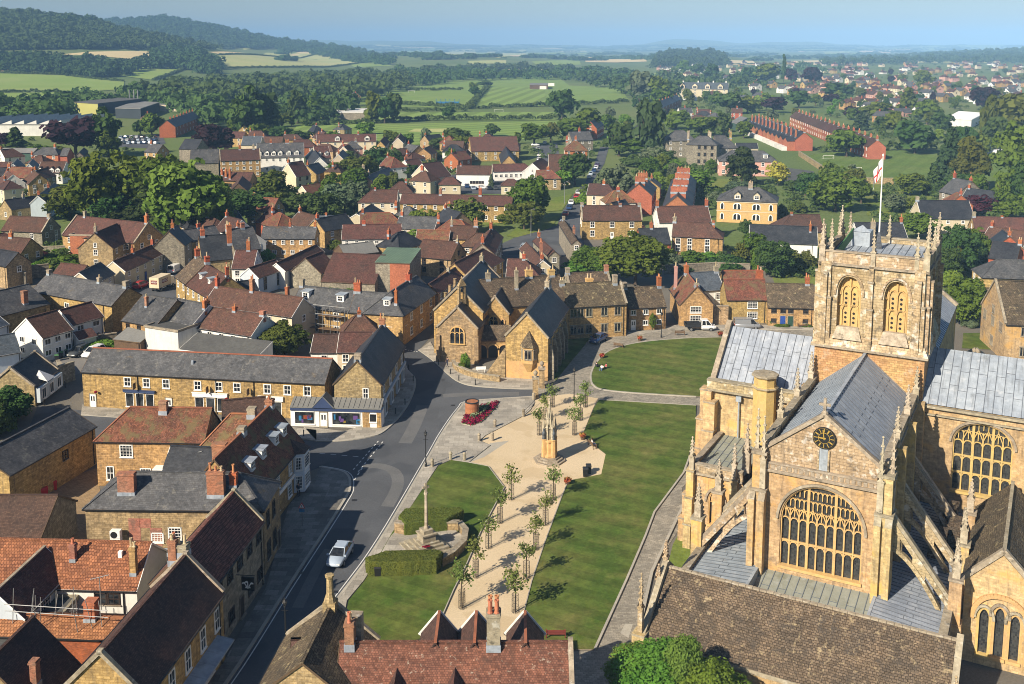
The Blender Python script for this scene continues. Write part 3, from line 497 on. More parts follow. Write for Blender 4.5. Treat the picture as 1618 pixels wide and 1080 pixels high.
def door_mesh(mat,w=.95,h=2.05):
 k=(mat,w,h)
 if k in _DM:return _DM[k]
 b=MB();b.box(-w/2,w/2,-.05,0,0,h,0)
 for a0,a1,z0,z1 in((-w/2-.1,-w/2,0,h+.1),(w/2,w/2+.1,0,h+.1),(-w/2-.1,w/2+.1,h,h+.1)):b.box(a0,a1,-.09,0,z0,z1,1)
 if mat=='frame':
  for s in(-1,1):b.box(s*w*.2-.11,s*w*.2+.11,-.06,0,h*.5,h*.85,2)
 for s in(-1,1):
  for z0,z1 in((.15,.8),(.95,1.5)):b.box(s*w*.22-.14,s*w*.22+.14,-.058,0,z0,z1,0)
 b.box(w*.34,w*.4,-.1,0,1.0,1.06,2)
 b.box(-w/2-.12,w/2+.12,-.25,0,-.02,.1,1)
 _DM[k]=b.mesh('door',[mat,'coping','glass']);return _DM[k]
def face(b,M):return M@b
def add_window(root,FM,x,z,w,h,style,out=.0):
 return link('window',win_mesh(w,h,style),root,FM@Matrix.Translation((x,-out,z)))
def add_door(root,FM,x,mat,w=.95,h=2.05):return link('door',door_mesh(mat,w,h),root,FM@Matrix.Translation((x,0,0.02)))
def grid_slope(b,P00,P10,P11,P01,m,jit=.0,step=1.6):
 """bilinear grid with a little sag so that old roofs are not ruler flat"""
 P00,P10,P11,P01=map(Vector,(P00,P10,P11,P01))
 nx=max(1,int((P10-P00).length/step));ny=max(1,int((P01-P00).length/step))
 if jit==0:nx=ny=1
 nrm=(P10-P00).cross(P01-P00).normalized();i0=len(b.v)
 for j in range(ny+1):
  for i in range(nx+1):
   u,v=i/nx,j/ny
   p=P00.lerp(P10,u).lerp(P01.lerp(P11,u),v)
   if 0<i<nx or(0<j<ny):p=p+nrm*ru(-jit,jit)
   if 0<i<nx and jit:p=p+Vector((0,0,-jit*1.5*math.sin(math.pi*u)*(.4+.6*v)))
   b.v.append(tuple(p))
 for j in range(ny):
  for i in range(nx):
   k=i0+j*(nx+1)+i;b.f.append((k,k+1,k+nx+2,k+nx+1));b.m.append(m)
def solve_depth(A,B,ze,r,pitch,mono=False):
 """depth so that the middle of the ridge projects to photo row r"""
 d=(B-A).normalized();n=Vector((-d.y,d.x,0));M=(A+B)/2
 lo,hi=1.5,34.0
 def f(D):
  k=D if mono else D/2
  return PXY(M+n*k+Vector((0,0,ze*0+pitch*k)))[1]
 for i in range(40):
  m=(lo+hi)/2
  if f(m)>r:lo=m
  else:hi=m
 return lo
def vol(root,A,B,ze,r,roof='slate',wall='stone',ends='gg',pitch=.85,chim=(),win=None,jit=None,ov=.22,z0=0.0,flat_roof=None,lean=False,seed=None,ridge=None,copemat='coping',gut=True,Dd=None):
 """one block of a house. A,B: photo pixels of its front eave at height ze. Returns (frame, width, depth, rise)"""
 if not isinstance(A,Vector):A=G(A[0],A[1],ze);B=G(B[0],B[1],ze)
 A=Vector((A[0],A[1],ze));B=Vector((B[0],B[1],ze))
 if Dd:D=Dd
 elif r<60:D=r
 else:D=solve_depth(A,B,ze,r,pitch,lean)
 W=(B-A).length;FM=frame(A,B);H_=pitch*(D if lean else D/2)
 dist=A.length;jit=(.03 if dist<330 else 0)if jit is None else jit
 z1=ze;b=MB()
 if flat_roof:H_=0
 b.box(0,W,0,D,z0,z1,0,skip=(0,1))
 e0,e1=ends[0],ends[1]
 if not flat_roof:
  if lean:
   for x in(0,W):b.poly([(x,0,z1),(x,D,z1),(x,D,z1+H_)][::1 if x else-1],0)
   b.poly([(W,D,z1),(0,D,z1),(0,D,z1+H_),(W,D,z1+H_)],0)
  else:
   if e0 in 'gc':b.poly([(0,0,z1),(0,D/2,z1+H_),(0,D,z1)],0)
   if e1 in 'gc':b.poly([(W,0,z1),(W,D,z1),(W,D/2,z1+H_)],0)
 b.build('wall',[wall],root,FM)
 t=.16;rb=MB();q=ov*pitch
 if flat_roof:
  rb.box(-.12,W+.12,-.12,D+.12,z1,z1+.18,0);rb.box(.2,W-.2,.2,D-.2,z1+.18,z1+.20,0)
  for x0,x1,y0,y1 in((-.15,W+.15,-.15,.12),(-.15,W+.15,D-.12,D+.15),(-.15,.12,.12,D-.12),(W-.12,W+.15,.12,D-.12)):rb.box(x0,x1,y0,y1,z1+.05,z1+.42,1)
  rb.build('roof',[roof,'coping'],root,FM);return FM,W,D,0
 go0,go1=(.0 if e0=='c' else .12),(.0 if e1=='c' else .12)
 if lean:
  grid_slope(rb,(-go0,-ov,z1-q+t),(W+go1,-ov,z1-q+t),(W+go1,D,z1+H_+t),(-go0,D,z1+H_+t),0,jit)
  rb.box(-go0,W+go1,-ov,-ov+.05,z1-q-.02,z1-q+t,1)
  for x in(-go0,W+go1-.04):rb.hexa(((x,-ov,z1-q),(x+.04,-ov,z1-q),(x+.04,D,z1+H_),(x,D,z1+H_),(x,-ov,z1-q+t),(x+.04,-ov,z1-q+t),(x+.04,D,z1+H_+t),(x,D,z1+H_+t)),1)
 else:
  k=min(D/2,W/2-.05)
  h0=k if e0=='h' else 0;h1=k if e1=='h' else 0
  if e0=='h' and e1=='h':h0=h1=min(k,W/2-.02)
  xl=-ov if e0=='h' else-go0;xr=W+ov if e1=='h' else W+go1
  rl=h0 if e0=='h' else-go0;rr=W-h1 if e1=='h' else W+go1
  zr=z1+H_+t;zb=z1-q+t
  grid_slope(rb,(xl,-ov,zb),(xr,-ov,zb),(rr,D/2,zr),(rl,D/2,zr),0,jit)
  grid_slope(rb,(xr,D+ov,zb),(xl,D+ov,zb),(rl,D/2,zr),(rr,D/2,zr),0,jit)
  if e0=='h':rb.poly([(xl,D+ov,zb),(xl,-ov,zb),(rl,D/2,zr)],0)
  if e1=='h':rb.poly([(xr,-ov,zb),(xr,D+ov,zb),(rr,D/2,zr)],0)
  rm=2
  rb.bar((rl,D/2,zr+.03),(rr,D/2,zr+.03),.26,.13,rm)
  if e0=='h':
   for y in(-ov,D+ov):rb.bar((xl,y,zb+.02),(rl,D/2,zr+.03),.22,.10,rm)
  if e1=='h':
   for y in(-ov,D+ov):rb.bar((xr,y,zb+.02),(rr,D/2,zr+.03),.22,.10,rm)
  for y,s in((-ov,1),(D+ov,-1)):
   rb.bar((xl,y+s*.03,zb-.09),(xr,y+s*.03,zb-.09),.06,.17,1)
   if gut:rb.bar((xl,y-s*.05,zb-.06),(xr,y-s*.05,zb-.06),.12,.10,3)
  for x,e in((xl+.02,e0),(xr-.02,e1)):
   if e=='g':
    for y,s in((-ov,1),(D+ov,-1)):rb.bar((x,y,zb-.09),(x,D/2,zr-.09),.05,.17,1)
  if 'c' in ends:
   for e,x in((e0,0.0),(e1,W)):
    if e!='c':continue
    cb=MB()
    for y in(-.1,D+.1):cb.bar((x,y,z1+.12),(x,D/2,z1+H_+.30),.38,.30,0)
    cb.bar((x,D/2-.2,z1+H_+.3),(x,D/2+.2,z1+H_+.3),.38,.34,0)
    cb.build('coping',[copemat],root,FM)
 wm='frame' if wall in('white','bluewhite','cream')else('timber' if wall!='abbey' else 'coping')
 rb.build('roof',[roof,wm,ridge or('ridge' if roof in('redtile','orangetile')else roof),'black'],root,FM)
 for c in chim:chimney(root,FM,W,D,z1,H_,c,lean)
 if gut and dist<260 and W>5:
  pb=MB();x=W*ru(.9,.97);pb.tube((x,-.09,z0+.2),(x,-.09,z1-.05),.055,.055,6);pb.tube((x,-.09,z1-.1),(x,-ov,z1-q),.055,.055,6);pb.build('drainpipe',['black'],root,FM)
 windows(root,FM,W,D,ze,H_,ends,win,dist,wall)
 return FM,W,D,H_
_PT={}
def pot_mesh(mat,tall):
 k=(mat,tall)
 if k not in _PT:
  b=MB();h=.85 if tall else .5;b.lathe([(.16,0),(.17,.06),(.13,.1),(.115,h*.85),(.15,h*.88),(.15,h),(.09,h),(.09,h-.1)],8);_PT[k]=b.mesh('pot',[mat])
 return _PT[k]
def chimney(root,FM,W,D,z1,H_,c,lean=False):
 """c = (x fraction, y fraction, height over ridge, width, depth, material, pots)"""
 fx,fy,h,w,d,mat,pots=(list(c)+[.5,1.6,.9,.6,'brick',2])[:7]if len(c)==7 else(c[0],c[1]if len(c)>1 else .5,c[2]if len(c)>2 else 1.6,c[3]if len(c)>3 else .9,c[4]if len(c)>4 else .65,c[5]if len(c)>5 else 'brick',c[6]if len(c)>6 else 2)
 x,y=fx*W,fy*D;zr=z1+H_
 rz=z1+H_*(1-abs(fy-.5)*2)if not lean else z1+H_*fy
 b=MB();zb=rz-.7-d*.5
 b.box(x-w/2,x+w/2,y-d/2,y+d/2,zb,zr+h-.25,0)
 b.box(x-w/2-.07,x+w/2+.07,y-d/2-.07,y+d/2+.07,zr+h-.25,zr+h-.12,0);b.box(x-w/2-.02,x+w/2+.02,y-d/2-.02,y+d/2+.02,zr+h-.12,zr+h,0)
 b.box(x-w/2-.05,x+w/2+.05,y-d/2-.05,y+d/2+.05,rz-.35,rz+.22,1)
 o=b.build('chimney',[mat,'lead'],root,FM)
 for i in range(pots):
  s=(i+.5)/pots-.5
  px=x+s*(w if w>=d else 0);py=y+s*(d if d>w else 0)
  sub('pot',pot_mesh('pot' if(mat in('brick','orangebrick','oldbrick')and rnd()<.7)else 'palepot',rnd()<.4),o,Matrix.Translation((px,py,zr+h)))
def visible(FM,nrm,P):
 n=FM.to_3x3()@Vector(nrm);return n.dot(CAM-FM@Vector(P))>0
def windows(root,FM,W,D,ze,H_,ends,win,dist,wall):
 if win==0:return
 win=win or{}
 st=win.get('style','sash');ww,wh=win.get('size',(1.0,1.3));rows=win.get('rows',3 if ze>7.5 else(2 if ze>3.8 else 1))
 zs=win.get('z')or[(.95+(ze-.35-.95-wh)*(i/(rows-1)if rows>1 else .35))for i in range(rows)]
 fs=[('f',(0,-1,0),FM,W),('b',(0,1,0),FM@Matrix.Translation((W,D,0))@Matrix.Rotation(math.pi,4,'Z'),W),('l',(-1,0,0),FM@Matrix.Translation((0,D,0))@Matrix.Rotation(-math.pi/2,4,'Z'),D),('r',(1,0,0),FM@Matrix.Translation((W,0,0))@Matrix.Rotation(math.pi/2,4,'Z'),D)]
 for key,nrm,M,L_ in fs:
  P=M@Vector((L_/2,0,ze/2))
  if(M.to_3x3()@Vector((0,-1,0))).dot(CAM-P)<=0:continue
  if key=='b':continue
  n=win.get(key)
  if n==0:continue
  if n is None:n=max(1,round(L_/(3.3 if key=='f' else 4.5)))
  xs=n if isinstance(n,(list,tuple))else[(i+.5)/n for i in range(n)]
  dr=win.get('door');
  for ri,z in enumerate(zs):
   for i,fx in enumerate(xs):
    if key=='f' and ri==0 and dr and i in dr:add_door(root,M,fx*L_,dr[i]);continue
    if key in 'lr' and n and ri==0 and rnd()<.35 and not isinstance(n,(list,tuple)):continue
    add_window(root,M,fx*L_,z,ww,wh,st)
  if key in 'lr' and ends[0 if key=='l' else 1]in 'gc' and H_>3 and win.get('gable',1):add_window(root,M,L_/2,ze+.2,ww*.8,wh*.85,st)
def dormer(root,FM,x,y,z,w=1.3,h=1.2,kind='box',roof='lead',wall='frame',style='sash',depth=2.2):
 """box or gabled dormer whose front foot is at (x, y, z) on the front slope"""
 b=MB();b.box(x-w/2,x+w/2,y,y+depth,z-.3,z+h,0)
 if kind=='gable':b.poly([(x-w/2,y,z+h),(x+w/2,y,z+h),(x,y,z+h+w*.45)],0)
 o=b.build('dormer',[wall],root,FM)
 r_=MB();e=.18
 if kind=='box':
  r_.hexa(((x-w/2-e,y-.25,z+h),(x+w/2+e,y-.25,z+h),(x+w/2+e,y+depth,z+h+.1),(x-w/2-e,y+depth,z+h+.1),(x-w/2-e,y-.25,z+h+.12),(x+w/2+e,y-.25,z+h+.12),(x+w/2+e,y+depth,z+h+.22),(x-w/2-e,y+depth,z+h+.22)),0)
 else:
  g=w*.45;
  for s in(-1,1):r_.hexa(((x,y-.2,z+h+g),(x+s*(w/2+e),y-.2,z+h-e*.9),(x+s*(w/2+e),y+depth,z+h-e*.9),(x,y+depth,z+h+g),(x,y-.2,z+h+g+.12),(x+s*(w/2+e),y-.2,z+h-e*.9+.12),(x+s*(w/2+e),y+depth,z+h-e*.9+.12),(x,y+depth,z+h+g+.12)),0)
 link('roof',r_.mesh('roof',[roof]),o,MW[o.name])
 link('window',win_mesh(w*.72,h*.75,style),o,MW[o.name]@Matrix.Translation((x,y,z+h*.12)))
def dormers(root,FM,W,D,ze,H_,fr,up=.3,**k):
 for f in fr:dormer(root,FM,f*W,D/2*up,ze+H_*up+.05,**k)
HPOS=[]
def house(name,label,A,B,ze,r,roof='slate',wall='stone',cat='house',group=None,dorm=None,**k):
 a=G(A[0],A[1],ze)
 root=thing(name,label,cat,(a.x,a.y,0),group=group)
 FM,W,D,H_=vol(root,A,B,ze,r,roof,wall,**k)
 if dorm:dormers(root,FM,W,D,ze,H_,**dorm)
 c=FM@Vector((W/2,D/2,0));HPOS.append((c.x,c.y,max(W,D)/2,label))
 return root,FM,W,D,H_
 # ---- the town, block by block (photo pixels of each front eave, eave height, ridge row)
BR='brick';OB='oldbrick';ST='coping'
def box_part(root,name,FM,x0,x1,y0,y1,z0,z1,mat):
 b=MB();b.box(x0,x1,y0,y1,z0,z1);return b.build(name,[mat],root,FM)
def txt_mesh(c):
 o=bpy.data.objects.new('lettering',c);COL.objects.link(o);bpy.context.view_layer.update();me=bpy.data.meshes.new_from_object(o.evaluated_get(bpy.context.evaluated_depsgraph_get()));bpy.data.objects.remove(o);return me
def text_part(root,FM,x,y,z,s,size,mat,rotx=90,rz=0):
 c=bpy.data.curves.new('lettering','FONT');c.body=s;c.size=size;c.extrude=.012;c.align_x='CENTER';c.align_y='CENTER'
 o=bpy.data.objects.new('lettering',c);COL.objects.link(o);c.materials.append(MAT(mat))
 o.parent=root;M=FM@Matrix.Translation((x,y,z))@Matrix.Rotation(R(rz),4,'Z')@Matrix.Rotation(R(rotx),4,'X')
 o.matrix_basis=MW[root.name].inverted()@M;MW[o.name]=M;return o
def shopfront(root,FM,x0,x1,z0,z1,n,fas=None,fmat='navy',glassmats=None,pier='ham',fh=.5):
 b=MB();b.box(x0-.1,x1+.1,-.28,-.02,z1,z1+fh);b.box(x0-.15,x1+.15,-.36,-.02,z1+fh,z1+fh+.08)
 b.build('fascia',[fmat],root,FM)
 for i in range(n):
  a=lerp(x0,x1,(i+.12)/n);c=lerp(x0,x1,(i+.88)/n);link('window',win_mesh(round(c-a,2),round(z1-z0-.15,2),'plain'),root,FM@Matrix.Translation(((a+c)/2,0,z0)))
def long_stone():
 r,FM,W,D,H_=house('shop_building','long ham stone shop building with one unbroken dark slate roof',(129.5,587),(513,606),5.4,559,'slate','ham',cat='shops',pitch=.72,win=0,ridge='ridge')
 for px in(203,234,266,317,351,380,428,459.5,490.5):
  x=(px-129.5)/383.5*W*.985+.1;add_window(r,FM,x,3.55,1.05,1.35,'sash')
 X=lambda px:(px-129.5)/383.5*W
 add_door(r,FM,X(145),'frame');add_door(r,FM,X(268),'frame');add_door(r,FM,X(383),'darkdoor')
 shopfront(r,FM,X(197),X(246),.5,2.7,3,fmat='navy',fh=.3);shopfront(r,FM,X(308),X(361),.5,2.6,3,fmat='frame',fh=.55);shopfront(r,FM,X(411),X(448),.4,2.5,2,fmat='frame',fh=.6)
 for px in(217,333,397):box_part(r,'hanging_sign',FM,X(px)-.04,X(px)+.04,-1.0,-.25,3.4,4.3,'timber')
 for px in(153,362):
  b=MB();b.lathe([(.05,2.4),(.22,2.5),(.26,2.65),(.1,2.75)],8,(X(px),-.45));b.build('hanging_basket',['flowers_red'],r,FM)
 box_part(r,'roof_vent',FM,W*.44,W*.44+.3,D*.24,D*.24+.3,5.4+H_*.5,5.4+H_*.5+.7,'lead')
 for f in(.235,.56,.715):
  b=MB();b.tube((W*f,-.09,.1),(W*f,-.09,5.3),.06);b.build('drainpipe',['black'],r,FM)
def corner_shop():
 r,FM,W,D,H_=house('corner_shop','gabled corner shop with slate roof, white bays and purple shop windows',(602,608),(638.5,545.5),5.6,540,'darkslate','stone',cat='shop',pitch=1.0,win=0,chim=((.03,.5,1.0,.8,.9,ST,0),(.97,.5,1.2,.7,.9,OB,2)))
 for i,f in enumerate((.1,.36,.62,.87)):
  add_window(r,FM,f*W,3.5,1.3,1.5,'sash')
  b=MB();b.box(f*W-.7,f*W+.7,-.3,0,.4,2.7);b.build('shop_bay',['bluewhite'],r,FM);add_window(r,FM@Matrix.Translation((0,-.31,0)),f*W,.8,1.1,1.7,'plain')
 box_part(r,'fascia',FM,.2,W-.2,-.34,-.02,2.75,3.15,'bluewhite')
 GM=FM@Matrix.Translation((0,D,0))@Matrix.Rotation(-math.pi/2,4,'Z')
 add_window(r,GM,D-2.2,3.6,.8,1.5,'sash')
 b=MB();x0,x1=D-12.5,D+.4
 b.hexa(((x0,-2.2,2.8),(x1,-2.2,2.8),(x1,.0,3.5),(x0,.0,3.5),(x0,-2.2,2.95),(x1,-2.2,2.95),(x1,0,3.65),(x0,0,3.65)),0)
 for i in range(18):x=lerp(x0,x1,(i+.5)/18);b.bar((x,-2.2,2.99),(x,0,3.69),.06,.06,0)
 xm=D-7.8
 for s in(-1,1):b.hexa(((xm,-2.35,4.5),(xm+s*1.5,-2.35,2.9),(xm+s*1.5,0,2.9),(xm,0,4.5),(xm,-2.35,4.62),(xm+s*1.6,-2.35,2.95),(xm+s*1.6,0,2.95),(xm,0,4.12)),0)
 b.build('canopy',['sheet'],r,GM)
 b=MB();b.box(x0,x1,-2.1,-1.95,2.35,2.82);b.poly([(xm-1.5,-2.3,2.85),(xm+1.5,-2.3,2.85),(xm,-2.3,4.48)]);b.build('fascia',['navy'],r,GM)
 b=MB();b.box(x0,x1,-1.95,0,.02,2.4);b.build('shop_wall',['frame'],r,GM)
 GS=GM@Matrix.Translation((0,-1.96,0))
 for a,c in((x0+.6,xm-1.3),(xm+1.2,D-2.6)):
  link('window',win_mesh(round(c-a,2),1.8,'plain'),r,GS@Matrix.Translation(((a+c)/2,0,.4)))
  b=MB();
  for i in range(7):x=ru(a+.2,c-.3);z=ru(.5,1.2);b.box(x,x+ru(.2,.7),-.035,-.022,z,z+ru(.3,.8),i%3)
  b.build('window_display',['purple','netblue','flower_pot'],r,GS)
 add_door(r,GS,xm,'frame',1.0,2.1)
 box_part(r,'corner_pier',GM,D-2.3,D-1.3,-2.02,-1.6,.02,2.4,'ham');box_part(r,'corner_pier',GM,D-.3,D+.35,-2.02,-1.6,.02,2.4,'ham')
 link('window',win_mesh(1.0,1.2,'plain'),r,GS@Matrix.Translation((D-.8,0,.9)))
 vol(r,(533,556),(585,556),4.4,526,'browntile','cream',win=dict(f=2),pitch=.8);vol(r,(491,557),(533,557),4.0,529,'darktile','white',win=dict(f=1),pitch=.6)
 vol(r,(541,527),(597,524),5.0,498,'browntile','stone',ends='hh',pitch=1.0,win=0,chim=((.5,.5,.9,.6,.6,BR,1),))
 vol(r,(495,604),(513,606),4.6,575,'bluslate','white',win=0,pitch=.7)
long_stone();corner_shop()
def tile_house():
 r,FM,W,D,H_=house('tiled_house','stone house with hipped mossy red tile roof and terracotta hip tiles',(151,696),(322,698.5),5.7,645,'redtile','ham',ends='hg',pitch=.95,win=0,chim=((.56,.45,1.1,.95,.8,OB,0),),ridge='ridge')
 for f,st in((.28,'grid'),(.76,'grid')):add_window(r,FM,f*W,3.7,1.55,1.55,st)
 add_window(r,FM,.12*W,.8,.9,1.7,'sash');add_window(r,FM,.45*W,.7,1.3,1.6,'grid')
 box_part(r,'awning',FM,.55*W,.9*W,-1.3,0,2.6,2.75,'frame')
 vol(r,(314,709),(392,711),5.9,655,'redtile','stone',ends='hg',pitch=1.0,win=0,ridge='ridge',chim=((.93,.5,1.0,.95,.95,ST,0),))
 vol(r,(352,672),(420,666),5.8,631,'darktile','stone',ends='gg',pitch=1.1,win=0)
tile_house()
def dormer_house():
 r,FM,W,D,H_=house('dormer_house','steep brown tiled corner house with four box dormers and a white bay',(396,795),(478.5,698.5),5.4,7.6,'redtile','ham',pitch=1.2,win=0,chim=((.97,.5,.9,.9,.9,OB,2),(.45,.5,.8,.8,.8,ST,0)))
 dormers(r,FM,W,D,5.4,H_,(.26,.46,.70,.86),up=.36,w=1.25,h=1.15,depth=2.4)
 for f in(.12,.48,.72):add_window(r,FM,f*W,3.4,1.0,1.5,'grid')
 for f in(.15,.45,.7):add_window(r,FM,f*W,.8,1.3,1.6,'grid')
 b=MB();x=W*.88;P_=[(x-1.5,0),(x-1.0,-1.1),(x+1.0,-1.1),(x+1.5,0)]
 b.prism(P_[::1],.55,5.3);b.build('bay',['bluewhite'],r,FM)
 for z in(1.0,3.3):
  link('window',win_mesh(1.75,1.6,'grid'),r,FM@Matrix.Translation((x,-1.11,z)))
  for s in(-1,1):
   ang=math.atan2(1.1,.5);M=FM@Matrix.Translation((x+s*1.25,-.55,z))@Matrix.Rotation(s*ang,4,'Z')@Matrix.Translation((0,-.02,0));link('window',win_mesh(.8,1.6,'grid'),r,M)
 b=MB();b.poly([(x-1.7,0.3,5.3),(x-1.15,-1.3,5.3),(x,.9,6.6)]);b.poly([(x-1.15,-1.3,5.3),(x+1.15,-1.3,5.3),(x,.9,6.6)]);b.poly([(x+1.15,-1.3,5.3),(x+1.7,.3,5.3),(x,.9,6.6)]);b.build('bay_roof',['darktile'],r,FM)
 box_part(r,'fascia',FM,.3,W*.8,-.18,0,2.6,3.0,'frame')
 vol(r,(255,752),(344,756),6.2,708,'darkslate','white',ends='gg',pitch=.8,win=0,chim=((.97,.25,1.3,1.5,.9,OB,0),))
dormer_house()
def slate_house():
 r,FM,W,D,H_=house('slate_house','stone and brick house with hipped grey slate roof and tall brick stacks',(134.5,803),(415.5,806),6.9,748,'slate','stone',ends='hh',pitch=.72,win=0,chim=((.21,.22,.9,1.7,.75,OB,0),(.72,.2,1.2,1.7,.8,OB,3),(.805,.33,.7,.7,.7,BR,1)))
 for f,w_,h_,z in((.50,1.3,1.3,3.7),(.665,1.0,1.5,3.5),(.40,1.2,1.0,3.4)):add_window(r,FM,f*W,z,w_,h_,'grid')
 RM=FM@Matrix.Translation((W,0,0))@Matrix.Rotation(math.pi/2,4,'Z')
 for f in(.25,.6):add_window(r,RM,f*D,4.4,1.0,1.7,'dark');add_window(r,RM,f*D,1.0,1.2,1.9,'dark')
 add_door(r,RM,D*.85,'darkdoor')
 b=MB();b.box(W*.155,W*.155+1.0,-1.0,-.4,3.3,4.2);b.box(W*.155,W*.155+1.0,-1.0,-.4,4.25,5.0)
 for z in(3.75,4.62):b.lathe([(.34,0),(.34,.04)],14,(0,0),1);b.xf(Matrix.Translation((W*.155+.4,-1.0,z))@Matrix.Rotation(R(90),4,'X'),len(b.v)-28)
 b.build('air_conditioner',['frame','black'],r,FM)
 b=MB();b.box(W*.02,W*.5,-3.2,-.05,2.6,2.8);b.build('flat_roof',['lead'],r,FM)
 b=MB();
 for f0,z0,z1 in((.24,3.0,5.9),(.3,4.9,5.9),(.36,3.0,4.9)):b.box(f0*W,f0*W+1.2,-.025,.05,z0,z1)
 b.build('brick_patch',['oldbrick'],r,FM)
slate_house()
def feathers(b):
 for s in(-1,1):
  for k in(-1,0,1):
   c=Vector((s*.085,-1.1+k*.27,4.1-abs(k)*.12));a=Vector((s*.085,-1.1,3.5));b.bar(a,c,.09,.02,1,up=(1,0,0));b.bar(c,c+Vector((0,.14*(k or 1),.1)),.16,.02,1,up=(1,0,0));b.bar(c+Vector((0,.14*(k or 1),.1)),c+Vector((0,.26*(k or 1),-.02)),.1,.02,1,up=(1,0,0))
  b.bar((s*.085,-1.35,3.6),(s*.085,-.85,3.6),.1,.02,1,up=(1,0,0))
def inn():
 r,FM,W,D,H_=house('inn','stone inn with brown pantile roof and a hanging pub sign',(337,926),(414.5,823),6.5,824,'pantile','greystone',cat='inn',pitch=1.0,ends='gc',win=dict(f=5,style='dark',size=(1.3,1.3),l=0,r=0,door={2:'darkdoor'}),chim=((.02,.5,.9,.9,1.1,ST,2),(.0,.62,1.4,.7,.7,OB,2)))
 link('sign_board',(lambda b:(b.box(-.07,.07,-1.7,-.5,3.3,4.6,0),b.bar((0,0,4.75),(0,-1.8,4.75),.06,.06,0),feathers(b),b.mesh('sign_board',['black','canvas']))[-1])(MB()),r,FM@Matrix.Translation((W*.42,0,0)))
inn()
def street_house():
 r,FM,W,D,H_=house('street_house','long dark tiled stone house with a coped gable beside the street',(228,1102),(351.6,935.7),6.2,950,'darktile','ham',pitch=.98,ends='cc',win=dict(f=5,size=(1.0,1.9),z=[3.6],l=0,r=0),chim=())
 b=MB();b.hexa(((0,-1.5,2.7),(W*.9,-1.5,2.7),(W*.9,0,3.0),(0,0,3.0),(0,-1.5,2.85),(W*.9,-1.5,2.85),(W*.9,0,3.15),(0,0,3.15)));b.build('canopy',['lead'],r,FM)
 for f in(.2,.5,.75):link('window',win_mesh(2.4,1.8,'plain'),r,FM@Matrix.Translation((f*W,0,.5)))
 b=MB();b.box(W*.45,W*.47,-1.45,0,.02,2.7);b.build('shop_screen',['frame'],r,FM)
street_house()
def H(name,label,A,B,ze,r,roof,wall,*a,**k):return house(name,label,A,B,ze,r,roof,wall,*a,**k)
r,FM,W,D,H_=H('pantile_range','low range with a bright orange pantile roof behind the inn',(-45,925),(216,932),4.6,856,'orangetile','white',cat='outbuilding',pitch=.75,win=dict(f=[.78,.86],style='dark',size=(1.1,1.1),l=0,r=0),chim=((.56,.30,.6,.5,.5,OB,1),(.955,.17,.9,.55,.55,'ham',2)),ridge='orangetile')
box_part(r,'roof_vent',FM,W*.83,W*.83+.35,D*.32,D*.32+.35,6.3,7.0,'frame')
H('back_wing','white rendered back wing with a brown pantile roof',(36,976),(109.5,902),4.9,900,'browntile','bluewhite',cat='outbuilding',pitch=.95,win=dict(f=[.45],size=(1.6,1.6),style='grid',l=0,r=0),ridge='coping')
r,FM,W,D,H_=H('scaffolded_roof','low orange tiled range with scaffold poles and a square brick stack',(-40,1003),(180,1010),4.0,975,'orangetile','brick',cat='outbuilding',pitch=.45,win=0,chim=((.78,.5,1.7,.95,.95,'orangebrick',0),))
b=MB()
for i in range(14):
 x=ru(.2,.97)*W;y=ru(.05,.6)*D;a=ru(-.6,.6);b.tube((x,y,4.0),(x+a,y+ru(-.5,.5),6.6+ru(0,1)),.035,.035,5)
for z in(5.9,6.5):b.tube((W*.2,.6,z),(W*.95,.4,z-.2),.035,.035,5)
b.build('scaffold',['steel'],r,FM)
r,FM,W,D,H_=H('gabled_cottage','dark mossy tiled cottage with a curved tile stack by the lane',(66,1136),(132,1058),4.6,1012,'darktile','stone',pitch=1.05,win=dict(f=[.3],style='grid',size=(1.2,1.2),l=0,r=0),chim=((.3,.18,-.6,.6,.5,OB,0),))
H('flat_roof_block','white fascia flat roofed block beside the scaffolded range',(-60,1040),(45,1041),3.6,9,'felt','white',cat='outbuilding',flat_roof=True,win=0)
tag_=None
H('stone_barn','plain ham stone barn with a low grey slate roof by the yard',(14,751),(150,674),4.9,680,'slate','ham',cat='barn',pitch=.55,win=dict(f=[.62],style='dark',size=(1.0,1.2),z=[2.9],r=0,l=0))
H('yard_barn','dark stone barn with brown roof at the edge of the brick yard',(-70,850),(64,850),3.5,784,'darktile','greystone',cat='barn',pitch=.6,win=0)
H('white_house','white rendered gabled house with purple brown roof beside the parking court',(66.8,534.3),(114,520.5),4.2,497,'browntile','white',pitch=.78,win=dict(f=3,l=[.3,.72],style='case',size=(1.2,1.0),gable=0),chim=())
r=[o for o in COL.objects if o.name=='white_house'][0]
vol(r,(114,513.5),(163,499.5),4.5,484,'browntile','white',pitch=.75,win=dict(f=2,style='case',size=(1.4,1.0)))
vol(r,(124,537),(152,530),2.3,522,'browntile','white',lean=True,pitch=.7,win=0)
H('stone_hall','tall ham stone hall with a broad rust streaked slate roof',(50,460),(176.5,483),5.2,443,'slate','ham',cat='hall',pitch=.7,win=dict(f=[.45],style='case',size=(1.3,1.0),z=[3.2],r=0,l=0),chim=((.02,.5,1,.8,.8,ST,0),(.66,.5,1.1,.7,.7,ST,1),(.98,.5,1.2,.9,.9,ST,0)))
H('slate_barn','long weathered slate barn behind the white gabled house',(-70,517),(78,480),4.4,466,'slate','stone',cat='barn',pitch=.5,win=0,chim=((.78,.12,.3,.9,.9,OB,0),))
H('blue_house','pale blue rendered house with a slate roof at the town edge',(-30,528),(13,512),4.6,488,'bluslate','bluewhite',pitch=.7,win=dict(f=1,l=0,r=0))
